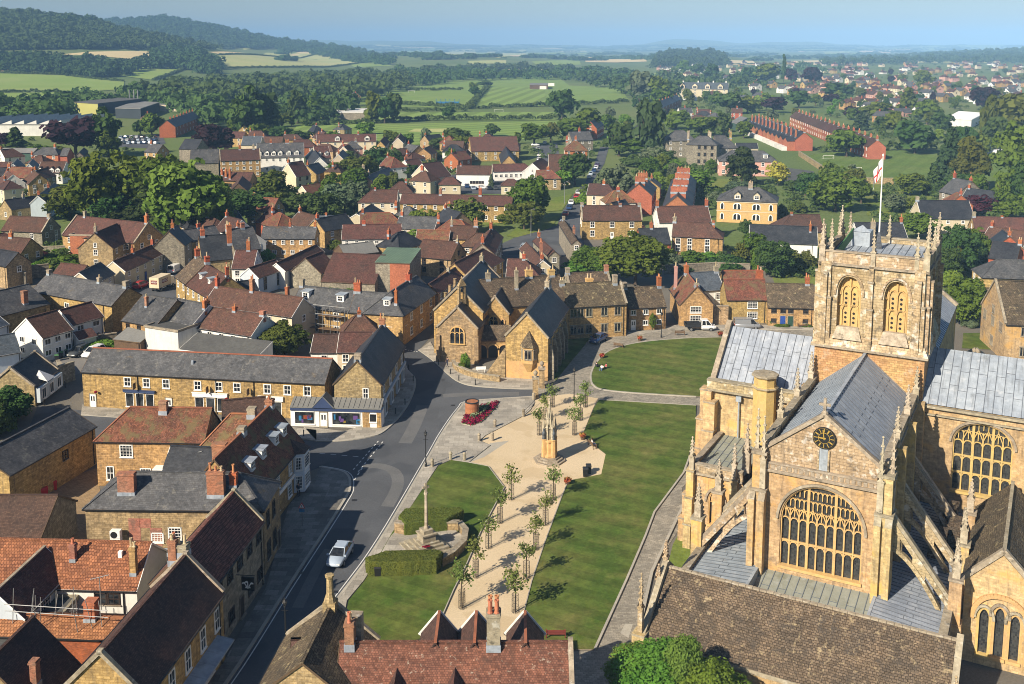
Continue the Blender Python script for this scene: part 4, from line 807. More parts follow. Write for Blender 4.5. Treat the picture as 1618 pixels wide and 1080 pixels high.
H('blue_cottage','small pale blue cottage gable beside the low slate shop',(-25,566),(32,556),3.0,532,'bluslate','bluewhite',pitch=.7,win=0)
def low_shop():
 r,FM,W,D,H_=house('low_shop','low slate roofed shop with a white bay front on the side street',(54,611),(91.5,584),3.0,570,'darkslate','stone',cat='shop',pitch=.8,win=0,ends='cc')
 b=MB();b.box(.2,W-.1,-.7,0,.5,2.7);b.build('bay',['bluewhite'],r,FM)
 for f in(.18,.5,.82):link('window',win_mesh(1.3,1.6,'case'),r,FM@Matrix.Translation((f*W,-.71,.8)))
 b=MB();b.poly([(W*.3,-.9,3.0),(W*.62,-.9,3.0),(W*.46,.9,4.4)]);b.poly([(W*.3,-.9,3.0),(W*.46,.9,4.4),(W*.3,.9,3.6)]);b.poly([(W*.62,-.9,3.0),(W*.62,.9,3.6),(W*.46,.9,4.4)]);b.build('gablet',['frame'],r,FM)
low_shop()
H('render_annexe','flat fronted white rendered annexe with a grey felt roof',(229,517),(281,525),5.0,6.5,'felt','white',cat='annexe',flat_roof=True,win=dict(f=2,size=(.8,.8),l=0))
H('slate_cottage','stone cottage with slate roof and a sheet roofed lean-to',(193,506),(246,516),4.8,470,'slate','ham',cat='cottage',pitch=.7,win=dict(f=3,style='dark',size=(.9,.9),l=0),chim=((.35,.3,.5,.5,.5,OB,1),))
vol([o for o in COL.objects if o.name=='slate_cottage'][0],(180,536),(222,541),2.6,520,'sheet','timber',lean=True,pitch=.3,win=0)
H('slate_terrace_end','white walled terrace end with a plain grey slate roof',(250,502.5),(304,514),5.2,477,'slate','white',pitch=.7,win=dict(f=2,l=0,r=0),chim=((.97,.4,1.0,.6,.6,BR,1),))
r,FM,W,D,H_=H('white_terrace','white rendered terrace with rusty brown tile roofs behind the long shops',(304,516),(397,531),4.6,492,'browntile','white',cat='terrace',pitch=.75,win=dict(f=5,size=(1.1,1.0),style='case',l=0),chim=((.02,.5,1.2,.6,.7,BR,2),(.5,.5,.9,.7,.6,BR,1),(.97,.5,.9,.9,.7,OB,0)))
vol(r,(284,552),(404,567),2.8,533,'felt','white',lean=True,pitch=.3,win=0)
H('brown_terrace','long brown tiled terrace in front of the scaffolded house',(322,481),(461,501),5.3,462,'browntile','cream',cat='terrace',pitch=.78,win=dict(f=6,size=(1.0,1.2)),chim=((.02,.5,1.8,.6,.7,BR,2),(.43,.5,2.4,.7,.7,OB,2),(.8,.6,1.6,.6,.6,BR,1)))
H('curved_row_house','ham stone row house with two white dormers on the bend of the lane',(293,449),(327.5,469.5),5.4,427,'browntile','ham',pitch=.85,win=dict(f=4,l=0),dorm=dict(fr=(.3,.68),up=.45,w=1.1,h=1.0,depth=1.6),chim=((.98,.5,1.9,.6,.6,BR,2),))
H('bend_house','stone house with moss grown slates at the bend of the lane',(277.5,437),(294,448.5),5.6,410,'stonetile','ham',pitch=.85,win=dict(f=2,l=0),chim=((.1,.5,1.8,.9,.9,BR,2),(.98,.5,1.4,.9,.9,BR,1)))
H('cream_terrace','cream fronted terrace with a long plum tiled roof down the lane',(197,428.5),(291,386.5),4.2,392,'browntile','cream',cat='terrace',pitch=.8,win=dict(f=8,size=(.95,1.0),l=0,r=0,door={2:'bluedoor',5:'darkdoor'}),chim=((.3,.5,1.2,.7,.6,BR,2),(.62,.5,1.5,.7,.6,BR,2),(.98,.5,1.9,.9,.8,BR,2)))
H('beige_house','beige house with a dark slate roof at the foot of the cream terrace',(148,449),(181,432),4.4,423,'darkslate','cream',pitch=.8,win=dict(f=2,size=(.9,.9),l=0))
H('lane_cottage','plum tiled cottage behind the dark slate house',(84,432),(125,436),3.4,418,'browntile','stone',cat='cottage',pitch=.7,win=0)
H('tall_slate_house','tall narrow slate gabled house at the top of the cream terrace',(291,388),(303,378),6.2,361,'darkslate','greystone',pitch=1.0,win=dict(f=1,l=0,r=0),chim=((.5,.5,1.4,.8,.7,BR,2),))
H('back_slate_house','dark slate house with a tall brick stack below the big trees',(320,412),(368,408),6.0,372,'darkslate','stone',pitch=1.0,win=0,chim=((.12,.5,1.6,.9,.8,BR,2),(.97,.3,2.6,1.0,.8,BR,2)))
H('stone_gable_house','slate roofed stone house with a pale gable between brick stacks',(372,397),(412,392),5.4,361,'slate','greystone',pitch=.95,win=dict(f=2,l=0),chim=((.02,.5,1.4,.9,.8,ST,2),(.6,.5,1.4,.9,.7,OB,0)))
H('tile_hung_house','small brown tiled house with white gable by the yellow bush',(366,424),(400,424),4.4,396,'browntile','white',pitch=.8,win=dict(f=2),chim=((.6,.5,2.2,.8,.6,BR,2),))
H('slate_row','slate row with ham stone front behind the plum roofed hall',(412,377),(497,377),4.8,359,'slate','ham',cat='terrace',pitch=.7,win=dict(f=6,size=(.9,1.0)),chim=((.5,.5,1.3,.6,.6,BR,1),(.97,.5,1.4,.6,.6,BR,2)))
H('yard_shed','blue grey boarded shed in the yard behind the bend',(322,430),(372,427),3.0,5,'bluslate','bluewhite',cat='shed',pitch=.3,win=0)
H('plum_hall','long plum tiled hall with white side wall',(450,428),(512,398),4.0,401,'browntile','white',cat='hall',pitch=.8,win=0)
H('plum_range','lower plum tiled range at the end of the plum hall',(408,439),(449.5,425),3.9,417,'browntile','bluewhite',cat='outbuilding',pitch=.8,win=dict(f=2,l=0,r=0,style='dark'))
vol([o for o in COL.objects if o.name=='plum_range'][0],(356,470),(410,462),3.8,446,'darkslate','white',pitch=.7,win=0)
H('gabled_barn','pale stone gabled barn with brown roof in the walled garden',(507,432),(532,421),3.6,403,'browntile','greystone',cat='barn',pitch=.85,win=0)
H('long_tiled_barn','long barn with a red tiled roof above a dark lean-to',(508,444),(592,448),2.6,402,'browntile','greystone',cat='barn',pitch=.62,win=0,gut=False)
r,FM,W,D,H_=H('green_roof_block','tall stone and brick block with a flat green sheet roof',(593,415),(647.5,416.5),6.6,11,'greenroof','greystone',cat='store',lean=True,pitch=.10,win=0,gut=False)
box_part(r,'brick_panel',FM,W*.42,W,-.06,.1,0,6.6,'orangebrick')
b=MB()
for i in range(24):x=W*(i+.5)/24;b.bar((x,-.2,6.78),(x,D,6.78+D*.10),.05,.05)
b.build('roof_ribs',['greenroof'],r,FM)
H('sheeted_barn','grey sheet roofed barn behind the long tiled barn',(545,404),(598,398),3.2,385,'sheet','timber',cat='barn',pitch=.5,win=0)
H('white_cottages','row of low white cottages with a long brown tile roof',(540,378),(634,376.5),4.2,355,'browntile','white',cat='terrace',pitch=.75,win=dict(f=6,size=(.9,.9)),chim=((.36,.5,1.2,.8,.6,BR,0),))
def scaff_house():
 r,FM,W,D,H_=house('scaffolded_house','ham stone house with slate roof, white dormers and scaffolding',(460,483),(552,493),5.3,456.5,'slate','ham',pitch=.85,win=dict(f=[.12,.42,.78],size=(1.1,1.5),l=0,r=0),dorm=dict(fr=(.18,.78),up=.42,w=1.5,h=1.3,depth=2.0),chim=((.02,.5,1.4,.8,.7,ST,0),))
 b=MB()
 for i in range(9):
  x=W*i/8;b.tube((x,-1.6,0),(x,-1.6,6.4),.05);b.tube((x,-.6,0),(x,-.6,6.0),.05)
 for z in(2.1,4.0,5.6):b.tube((0,-1.6,z+.9),(W,-1.6,z+.9),.05)
 b.build('scaffold_poles',['steel'],r,FM)
 for z,x0,x1 in((2.1,0,W),(4.6,.3,W*.33),(4.6,W*.55,W*.95)):box_part(r,'scaffold_deck',FM,x0,x1,-1.7,-.5,z,z+.12,'wood')
scaff_house()
r,FM,W,D,H_=H('street_corner_house','slate roofed corner house with one white dormer at the no entry sign',(552,493),(636,498.5),5.5,463.5,'slate','ham',ends='gh',pitch=.85,win=dict(f=[.25,.77],z=[3.4],size=(1.2,1.3),l=0),dorm=dict(fr=(.66,),up=.4,w=1.3,h=1.2),chim=((.03,.5,1.8,1.3,.8,BR,3),))
vol(r,(636,499),(687.5,463),5.5,452,'slate','ham',pitch=.85,ends='hg',win=dict(f=[.25,.55,.85],size=(1.2,1.5),l=0,r=0),chim=((.1,.25,1.0,.5,.5,BR,1),(.75,.5,1.4,1.2,.8,BR,3)))
r,FM,W,D,H_=H('brown_roof_house','brown stone tiled house behind the green roofed block',(656,405),(712,410),4.4,381,'browntile','stone',pitch=.75,win=dict(f=2,style='dark'),chim=((.97,.5,.9,.5,.5,ST,1),))
for lb,A,B,ze,r,rf,wl,kw in(('red tiled cottage in front of the walnut coloured gables',(656,384),(708,385),3.8,364,'redtile','cream',{}),('brown tiled cottage with a cream front and corner stack',(709,377),(750,378),4.6,357,'browntile','ham',dict(chim=((.03,.5,1.6,.5,.5,ST,1),(.97,.5,1.6,1.0,.7,OB,2)))),('plum roofed house with a broad stone gable and two stacks',(780,401),(794,374),5.0,372,'browntile','greystone',dict(chim=((.05,.5,1.6,.9,.7,BR,2),(.9,.5,1.8,.8,.7,BR,2)))),('brown hipped cottage below the stone gable',(727,389),(772,391),4.2,369,'browntile','stone',dict(ends='hg')),('long plum roof running down to the almshouse bellcote',(692,463),(755,421),5.2,428,'browntile','stone',dict(chim=((.45,.5,.9,.6,.5,ST,1),))),('plum gabled house between two brick stacks above the almshouse',(800,436),(852,437),4.4,410,'browntile','cream',dict(ends='gh',chim=((.5,.5,1.3,.7,.6,BR,1),))),('narrow cream gabled house with plum tiles on the lower street',(869,421),(842,392),5.0,397,'browntile','cream',dict(chim=((.05,.5,1.2,.6,.6,BR,2),(.5,.0,2.2,.6,.6,OB,2)))),('brown tiled house beside the dark stone slated row',(884,404),(858,380),5.0,385,'browntile','greystone',dict(chim=((.95,.5,1.3,.6,.6,BR,2),))),('dark stone slated house on the corner of the long street',(918,385),(896,352),5.4,362,'stonetile','greystone',dict(chim=((.95,.5,1.2,.9,.7,ST,0),(.3,.3,1.6,.6,.6,OB,1)))),('brown hipped house close behind the almshouse chapel',(742,440),(795,411),4.8,402,'browntile','ham',dict(ends='gh')),):
 k=dict(pitch=.85,win=dict(l=1,size=(1.0,1.1)),cat='cottage');k.update(kw)
 H('cottage',lb,A,B,ze,r,rf,wl,**k)
H('almshouse_cottage','stone slated cottage with a white door next to the almshouse',(994,487),(1052,484),4.3,454,'stonetile','ham',cat='cottage',pitch=.85,win=dict(f=[.12,.45,.82],style='case',size=(1.0,.95),door={0:'frame'},l=0),chim=((.02,.5,1.2,.8,.8,ST,0),(.97,.5,2.0,.7,.9,BR,2)))
H('gable_cottage','stone cottage with steep red tiled roof and white windows facing the pickup',(1127,481),(1108,456),4.3,441,'redtile','ham',cat='cottage',pitch=1.1,win=dict(l=[.47],f=0,r=0,style='grid',size=(2.1,1.25),gable=0),chim=((.06,.5,.6,.9,.8,ST,1),(.8,.9,1.8,.6,.6,'pink',1)))
H('slate_close_house','white house with blue slate roof behind the red tiled cottages',(1093,460),(1144,457),5.0,431,'bluslate','white',pitch=.75,win=dict(f=[.82],size=(1.3,1.4),style='grid',z=[3.0],l=0),chim=((.97,.5,1.3,.8,.8,ST,1),(.04,.5,1.8,.7,.9,BR,1)))
r,FM,W,D,H_=H('red_roof_cottage','ham stone cottage with a bright red tile roof and large brick stack',(1149,473.5),(1214,473.5),4.6,442,'redtile','ham',cat='cottage',pitch=.9,win=dict(f=[.62],style='grid',size=(1.9,1.3),l=0,r=0),chim=((.9,.65,1.8,1.2,1.0,BR,2),))
vol(r,(1144,446),(1208,446),5.6,428,'redtile','ham',pitch=.9,win=0)
H('twin_door_cottages','low stone slated cottage pair with a blue door and a green door',(1214,485),(1290,487),3.7,449,'stonetile','ham',cat='cottage',pitch=.8,win=dict(f=[.12,.42-.11,.47,.78],style='dark',size=(.95,.8),z=[.75,2.65],door={1:'bluedoor',2:'greendoor'},l=0),chim=((.88,.5,1.5,.8,.7,BR,2),))
for lb,nm,A,B,ze,r,rf,wl,kw in(('stone double fronted house with a flat brown tile roof on the long street','roadside_house',(920,348),(1014.5,348),5.3,325,'browntile','ham',dict(win=dict(f=[.17,.5,.83],size=(1.2,1.6),door={1:'frame'}),ends='cc',chim=((.01,.5,1.0,.8,.8,ST,0),(.66,.5,.8,.8,.7,OB,0),(.98,.5,.9,.8,.8,ST,0)))),('white brown roofed house below the orange brick villas','brown_roof_house',(1042,351.5),(1124,350.5),5.0,326,'browntile','white',dict(chim=((.02,.5,1.8,.8,.7,BR,2),(.98,.5,1.9,.8,.7,BR,2)),win=dict(f=[.3,.6]))),('stone house with grey brown roof and an arched window','arched_window_house',(1062,373),(1142,376.5),4.6,352,'browntile','ham',dict(ends='gh',chim=((.02,.5,1.4,.9,.9,ST,1),(.8,.5,.8,.7,.7,BR,0)),win=dict(f=[.12,.35,.7],size=(1.2,1.6)))),('low slate outbuilding with rooflights behind the big ash','slate_outbuilding',(1014,386),(1060,385),3.2,361,'darkslate','brick',dict(win=0,chim=((.45,.5,1.6,.7,.7,BR,1),))),('long slate roofed white cottage with a central gable','slate_long_cottage',(1185,382),(1292,386),3.6,357,'darkslate','white',dict(chim=((.9,.35,1.0,.5,.5,BR,1),),win=dict(f=4,size=(.9,.9)))),('brown roofed house by the gravel drive','drive_house',(1228,366),(1302,366),4.0,339,'darktile','stone',dict(ends='hg',win=0,chim=((.4,.5,.8,.6,.6,BR,0),))),('low slate house behind the tower flagpole','tower_side_house',(1360,385),(1437,385),4.0,352,'darkslate','white',dict(chim=((.3,.2,.9,1.0,.7,ST,2),(.98,.5,1.5,.6,.6,BR,1)),win=0)),('navy slate roofed house with an apricot rendered wall','navy_roof_house',(1457,345),(1540,346),4.8,317,'darkslate','cream',dict(chim=((.01,.5,1.2,.8,.8,ST,0),),win=dict(f=[.5,.78],size=(.9,.9),l=0,r=0))),('brown tiled stone house with a pale gable beside the copper shrub','gabled_brown_house',(1541,365),(1660,369),5.0,344,'browntile','ham',dict(chim=((.02,.5,1.4,.8,.8,ST,0),(.4,.5,.6,.5,.5,BR,0)),win=dict(f=3))),('hipped slate stone house right behind the abbey school','hipped_stone_house',(1552,438),(1660,442),5.0,411,'slate','ham',dict(ends='hg',win=dict(f=2),chim=())),('plain slate roof between brick stacks beyond the abbey school','slate_stack_house',(1562,407),(1606,412),5.0,384,'darkslate','brick',dict(chim=((.98,.5,1.2,.8,.7,BR,2),),win=0)),('small stone slated lodge with a white panelled door','lodge',(1550,483),(1590,484),3.7,456,'stonetile','ham',dict(win=dict(f=[.2,.7],size=(1.1,1.1),door={1:'frame'},l=0))),('grey stone cross gabled house among the conifers','conifer_house',(1484,302),(1512,308),4.6,284,'slate','greystone',dict(win=dict(f=2,l=1),chim=((.05,.5,1.8,.8,.7,BR,2),(.8,.6,.9,.8,.7,BR,2))))):
 k=dict(pitch=.8);k.update(kw);H(nm,lb,A,B,ze,r,rf,wl,**k)
def villa():
 r,FM,W,D,H_=house('villa','golden stone villa with hipped slate roof, gabled dormers and arched windows',(1133,316),(1228,320),6.6,296,'slate','abbey_gold',cat='villa',ends='hh',pitch=.62,win=0,chim=((.54,.45,1.6,1.3,.8,ST,3),))
 dormers(r,FM,W,D,6.6,H_,(.34,.66),up=.12,w=1.9,h=1.4,kind='gable',roof='slate',wall='cream',depth=2.5)
 for z in(1.0,4.1):
  for f,w_ in((.09,1.0),(.34,2.2),(.66,2.2),(.9,1.0)):
   b=MB();n=8;x=f*W;P_=[(x-w_/2,-.05,z),(x+w_/2,-.05,z)]+[(x+w_/2*math.cos(math.pi*i/n),-.05,z+1.1+.75*math.sin(math.pi*i/n))for i in range(n+1)]
   b.poly(P_,1);
   for i in range(2,len(P_)-1):b.bar(P_[i],P_[i+1],.22,.14,0,up=(0,1,0))
   for xx in(x-w_/2,x+w_/2):b.bar((xx,-.05,z),(xx,-.05,z+1.1),.22,.14,0,up=(0,1,0))
   if w_>2:b.bar((x,-.05,z),(x,-.05,z+1.8),.3,.2,0,up=(0,1,0))
   b.build('window',['frame','glass'],r,FM)
 b=MB();b.box(-.2,W+.2,-.2,D+.2,6.2,6.6);b.box(-.1,W+.1,-.1,D+.1,3.4,3.6);b.build('cornice',['cream'],r,FM)
villa()
r,FM,W,D,H_=H('grey_mansion','three storey grey stone mansion with hipped slate roof',(1085,228),(1132.5,229.5),9.0,215,'slate','greystone',cat='mansion',ends='hh',pitch=.75,win=dict(f=[.42,.62,.85],style='dark',size=(1.2,1.6),r=0),chim=((.02,.3,2.2,1.0,1.0,ST,2),(.7,.6,1.8,1.6,.9,ST,3)))
vol(r,(1132,234),(1166,234),6.5,214,'slate','greystone',ends='gh',win=dict(f=3,r=0),chim=((.75,.4,1.6,.9,.8,'ham',2),));vol(r,(1052,222),(1100,222),8,206,'slate','greystone',ends='hh',win=dict(f=3));vol(r,(1164,234),(1198,234),4.4,226,'darkslate','cream',win=0)
r,FM,W,D,H_=H('brick_villa','pink brick house with hipped slate roof behind the dark conifer',(1136,254),(1229,255.5),6.0,238,'slate','pink',ends='hh',pitch=.7,win=dict(f=6,size=(1.2,1.5)),dorm=dict(fr=(.8,),up=.3,w=1.8,h=1.5))
for lb,nm,A,B,ze,r,rf,wl,kw in(('three storey stone house with parapet gables above the green trees','gabled_mansion',(348,254),(411.5,252),7.0,236,'darktile','ham',dict(ends='cc',win=dict(f=6,rows=3,size=(1.0,1.2)),chim=((.5,.5,1.8,.8,.8,BR,2),(.85,.5,1.4,.8,.8,ST,2)))),('dark slate roofed house adjoining the parapet gabled mansion','slate_wing',(300,258),(345,257),6.0,236,'slate','greystone',dict(win=0)),('white fronted slate row with six pale dormers','dormer_row',(405,249),(480,247.5),6.4,226,'slate','white',dict(dorm=dict(fr=(.06,.22,.36,.5,.68,.85),up=.12,w=1.8,h=1.5,kind='gable',roof='slate'),win=dict(f=7),chim=((.3,.5,1.2,.9,.7,BR,2),(.65,.5,1.2,1.6,.7,BR,3)))),('cream gabled house with brown tiles and tall side stack','cream_house',(467.7,279),(491,275.5),5.2,256,'browntile','cream',dict(win=dict(f=2,l=0,style='dark'),pitch=1.15,chim=((.08,.5,1.3,.8,.8,BR,2),))),('cream gable end among the slate roofs','cream_gable',(545,254),(552,246),4.6,240,'slate','cream',dict(win=0,pitch=1.0,chim=((.1,.5,1.2,.7,.7,BR,2),))),('dark slate gabled house next to the cream gable','slate_gable',(519,262),(508,246),5.0,241,'darkslate','white',dict(win=dict(f=2),pitch=1.0)),('pink washed house with hipped slate roof','pink_house',(546,235),(573,234),5.0,223,'slate','pink',dict(ends='hh',win=dict(f=2),chim=((.7,.5,1.2,.8,.7,ST,2),))),('plum roofed row with small white gablets by the cricket ground','gablet_row',(500,224),(594,223),6.0,212,'browntile','cream',dict(win=dict(f=8),dorm=dict(fr=(.35,.85),up=.1,w=2.4,h=1.6,kind='gable',roof='browntile',wall='white'),chim=((.7,.5,1.2,.8,.7,BR,2),))),('brown roofed pair with two white dormers beside the pink house','brown_pair',(500,250),(523,249),5.4,231,'browntile','cream',dict(dorm=dict(fr=(.25,.75),up=.2,w=1.6,h=1.4,kind='gable',roof='browntile'),win=dict(f=3))),('tall ham stone gable at the edge of the cricket ground','stone_gable',(608.5,231),(615,223),6.6,219,'browntile','ham',dict(win=dict(l=2),pitch=1.1)),('gabled flats with a timber balcony facing the cricket ground','balcony_house',(637,226),(641,218),5.0,214,'browntile','cream',dict(win=0,pitch=1.0)),('orange gabled house with dark slate wings','orange_gable_house',(589,287),(624,273),4.4,271,'darkslate','pink',dict(win=dict(l=0),chim=((.1,.5,1.4,.8,.7,ST,2),))),('red tiled low house beside the orange gable','red_tile_house',(558,284),(580,283),4.0,268,'redtile','ham',dict(win=0,chim=((.9,.5,1.6,.9,.8,ST,2),))),('brown hipped bungalow with two cross gables','hipped_bungalow',(612,304),(652,304),3.4,287,'browntile','white',dict(ends='hh',win=dict(f=2),chim=((.7,.5,1.0,.7,.6,BR,1),))),('cream house with a brown hipped roof and red stack','hipped_house',(646,285),(680,287),5.0,270,'browntile','cream',dict(ends='hh',win=dict(f=2,r=1),chim=((.4,.5,1.8,1.0,.7,BR,2),))),('cream bungalow with a hipped roof beside the car park','car_park_bungalow',(692,291.5),(727.5,291.5),3.5,280,'browntile','cream',dict(ends='hh',win=dict(f=2,size=(1.2,1.1)))),('long white hall with a row of small dark windows by the car park','white_hall',(721,275),(777,275.5),4.4,262,'browntile','white',dict(ends='gc',win=dict(f=[.42,.5,.58,.66,.74],size=(.9,1.0),style='dark',z=[.9]),chim=((.1,.5,.8,.6,.6,BR,1),))),('long low white range with a hipped brown roof behind the car park','white_range',(780,271),(843,269.5),3.6,259,'browntile','white',dict(ends='gh',win=dict(f=8,size=(1.3,1.2)))),('yellow stone gabled house with a long dark roof','yellow_gable',(739,249.5),(744,241),4.2,240,'browntile','ham',dict(win=0,pitch=1.0)),('brown roofed pair stepping down beside the yellow gable','stepped_house',(684,281),(713,277),4.0,257,'darktile','cream',dict(win=0)),('broad brown roofed school hall with white bargeboards','school_hall',(745,239),(820,238),4.6,216,'browntile','ham',dict(win=dict(f=5),pitch=.7)),('dark gabled chapel wing in front of the school hall','chapel_wing',(815,258),(808,240),3.0,237,'darkslate','ham',dict(win=0,pitch=1.1)),('small cream bungalow by the big roadside tree','roadside_bungalow',(792,293),(822,293),3.2,283,'browntile','cream',dict(ends='hh',win=dict(f=2,size=(1.2,1.2)))),('long stone terrace with a brown roof and white windows below the car park','stone_terrace',(632,321),(808,325),5.2,308,'browntile','ham',dict(win=dict(f=11,size=(1.1,1.15)),chim=((.35,.5,1.8,.8,.8,OB,2),(.71,.5,2.0,.9,.8,BR,3)))),('brown hip roofed house at the end of the stone terrace','terrace_end_house',(566,319.5),(627,319.5),5.4,300,'browntile','cream',dict(ends='hg',win=dict(f=4),chim=((.4,.5,.9,.6,.6,BR,0),))),('low dark slate hall with a cream gable','slate_hall',(583,350),(606,334),3.4,330,'darkslate','cream',dict(win=0,pitch=.6)),('small brown house stepping up the long street','street_step_house',(898,264),(866,264),5.0,244,'browntile','cream',dict(win=0)),('house with crossed brown gables beside the roadside trees','cross_gable_house',(858,273),(874,262),4.6,253,'browntile','white',dict(win=dict(l=1),ends='gh')),('orange tiled villa with a white gablet at the street bend','orange_villa',(893,238),(928,238),5.2,221,'redtile','brick',dict(ends='hh',win=dict(f=3),chim=((.1,.5,1.6,.9,.8,BR,2),(.5,.5,1.6,.9,.8,BR,2)))),('slate roofed stone villa behind the orange tiled one','slate_villa',(904,222),(937,221),6.0,208,'slate','greystone',dict(win=dict(f=3),chim=((.5,.5,1.8,.9,.8,BR,2),))),('red brick chapel with a white bell turret','brick_chapel',(943,203),(954,197),6.0,189,'slate','brick',dict(win=dict(l=1),pitch=1.1)),('grey green long shed at the works edge','long_shed',(-30,241),(52,241.5),4.6,234,'sheet','greenclad',dict(win=0,pitch=.4)),('red brick hipped house with white arched windows','red_brick_house',(50,244),(91.5,244.5),5.0,233,'slate','orangebrick',dict(ends='hh',win=dict(f=3,size=(1.2,1.4)),chim=((.75,.5,1.6,.8,.8,BR,2),))),('narrow red brick annexe with slate roof','brick_annexe',(95,246),(106,246),5.0,234,'slate','orangebrick',dict(win=0)),('pale boarded gable building below the copper beech','pale_gable',(131.5,246),(139,238),3.4,237,'bluslate','greystone',dict(win=0,pitch=.9)),('first white gabled cottage of the estate pair','white_gable',(32.5,269.5),(39,261),5.0,255,'bluslate','white',dict(win=dict(l=[.35,.7],f=0),pitch=1.1,ends='gg')),('second white gabled cottage of the estate pair, nearer the trees','white_gable',(57.5,269.5),(63,261),5.0,255,'bluslate','white',dict(win=dict(l=[.35,.7],f=0),pitch=1.1,ends='gg')),('estate row with brown and grey roofs and white gablets','gablet_terrace',(58,273),(98,273),4.2,255.5,'browntile','white',dict(win=dict(f=5),dorm=dict(fr=(.12,.36,.58,.82),up=.05,w=1.8,h=1.2,kind='gable',roof='browntile',wall='white'))),('brown roofed estate house at the works edge','estate_house',(-20,268),(14,268),4.6,256,'browntile','cream',dict(win=dict(f=3))),('blue white terrace with a dark slate roof below the trees','blue_terrace',(73,320),(99,299),5.6,299,'darkslate','bluewhite',dict(win=dict(f=5,size=(.9,1.2),l=0,r=0),pitch=.95,chim=((.05,.5,1.2,.9,.7,BR,2),(.6,.5,1.2,.9,.7,BR,2)))),('stone gabled cottage in front of the blue white terrace','gabled_cottage',(18,331),(66,324),3.6,313,'darkslate','stone',dict(win=dict(f=2,l=1),chim=((.6,.5,1.2,.7,.7,ST,2),))),('brown tiled house with a stepped stone gable near the left gardens','stepped_gable_house',(2,364),(66,367),4.0,343,'browntile','greystone',dict(win=dict(f=2),ends='gc',chim=((.97,.5,1.2,.8,.8,ST,0),))),('red brown house with a long tiled roof above the gardens','garden_house',(98.5,371),(212,384),5.0,347,'browntile','ham',dict(win=dict(f=5),ends='cc',chim=((.12,.5,1.6,.7,.7,ST,0),(.98,.5,2.0,.8,.8,BR,2)))),('brick wing with two white arched windows above the gardens','brick_wing',(110,372),(147,373),5.4,5,'felt','orangebrick',dict(flat_roof=True,win=dict(f=[.25,.55],size=(.9,1.3),z=[2.9]))),('stone gabled wing with dark tiles and a slender stack','gabled_wing',(178,392),(212,376),5.0,361,'darktile','stone',dict(win=dict(f=3,l=1),chim=((.05,.5,1.6,.6,.6,ST,1),))),('slate roofed cottage above the boarded garden wall','wall_cottage',(-20,415),(10,421),5.0,397,'darkslate','stone',dict(win=dict(f=1))),('brown hip roofed cottage at the edge of the dark trees','hip_cottage',(404,351),(438,352),4.0,328,'browntile','brick',dict(ends='hh',win=0)),('timber gabled hall with white bargeboards in the trees','timber_gable',(391,302),(397,290),3.2,284,'darktile','timber',dict(win=0,pitch=.9)),('low stone range with four brick stacks below the gabled mansion','stack_range',(345,285),(395,286),3.6,272,'browntile','ham',dict(win=dict(f=4,style='dark'),chim=((.05,.3,1.2,.7,.6,BR,1),(.2,.2,1.3,.7,.6,BR,1),(.35,.1,1.4,.7,.6,BR,1)))),('low tiled cottage half hidden by the pale willows','willow_cottage',(487,307),(528,301),3.4,291,'redtile','cream',dict(win=0,chim=((.97,.5,1.2,.7,.7,BR,2),))),('blue grey roofed garage row in front of the willows','garage_row',(488,352),(548,352),2.8,341,'bluslate','white',dict(win=dict(f=3),pitch=.4,chim=((.4,.5,1.0,.6,.6,BR,0),))),('ham stone gabled stable behind the gabled mansion','stable',(228,240),(248,241),4.6,228,'slate','ham',dict(win=dict(l=1),pitch=.8,chim=((.1,.5,1.4,.9,.7,BR,2),))),('stone slated chapel with a pierced bell gable','bell_chapel',(283,235),(310,236),6.0,220,'darkslate','greystone',dict(win=0)),('slate barn behind the timber spire trees','slate_back_barn',(381,229),(411,229),5.0,215,'bluslate','cream',dict(win=0,chim=((.6,.5,1.0,.7,.7,BR,2),)))):
 k=dict(pitch=.85);k.update(kw);H(nm,lb,A,B,ze,r,rf,wl,**k)
for _x,_y,_n in((1238,130,'dark poplar spire'),(1281,134,'copper beech at the suburb edge'),(1553,172,'tall copper beech'),(1140,101,'far wheat strip'),(1500,99,'far woodland belt'),(1380,100,'far pale field edge'),(1434,180,'tall garden conifer'),(1610,112,'suburb end by the frame edge'),(1330,118,'long suburban roofs'),(1440,122,'middle of the suburb'),(1530,135,'upper suburb roofs'),(1325,158,'big suburban oak'),(470,190,'dark tree pair'),(560,150,'far pitch corner'),(160,115,'bright hill field'),(890,190,'lone dark pitch tree'),(620,190,'dark pitch trees'),(980,240,'cedar group'),(1100,300,'walled garden'),(1560,330,'conifer garden')):
 _p=G(_x,_y);HPOS.append((_p.x,_p.y,3,_n))
def terrace(nm,lb,A,B,n,ze,r,roof,wall,group,chim,pitch=.85,win=None,Dd=None):
 a,b_=G(A[0],A[1],ze),G(B[0],B[1],ze);D=Dd or solve_depth(a,b_,ze,r,pitch)
 for i in range(n):
  p=a.lerp(b_,i/n+.0005);q=a.lerp(b_,(i+1)/n-.0005)
  root=thing(nm,lb[0]%ORD[i]if 0<i<n-1 else lb[1 if i==0 else 2],'terraced house',(p.x,p.y,0),group=group)
  FM,W,D,H_=vol(root,p,q,ze,r,roof,wall,Dd=D,pitch=pitch,chim=chim,win=win or dict(f=1,l=0,r=0),gut=False,ends='gg')
  HPOS.append((p.x,p.y,4,lb[1]))
  yield root,FM,W,D,H_
ORD=['first','second','third','fourth','fifth','sixth','seventh','eighth','ninth','tenth','eleventh','twelfth','thirteenth','fourteenth','fifteenth','sixteenth','seventeenth','eighteenth','nineteenth','twentieth']
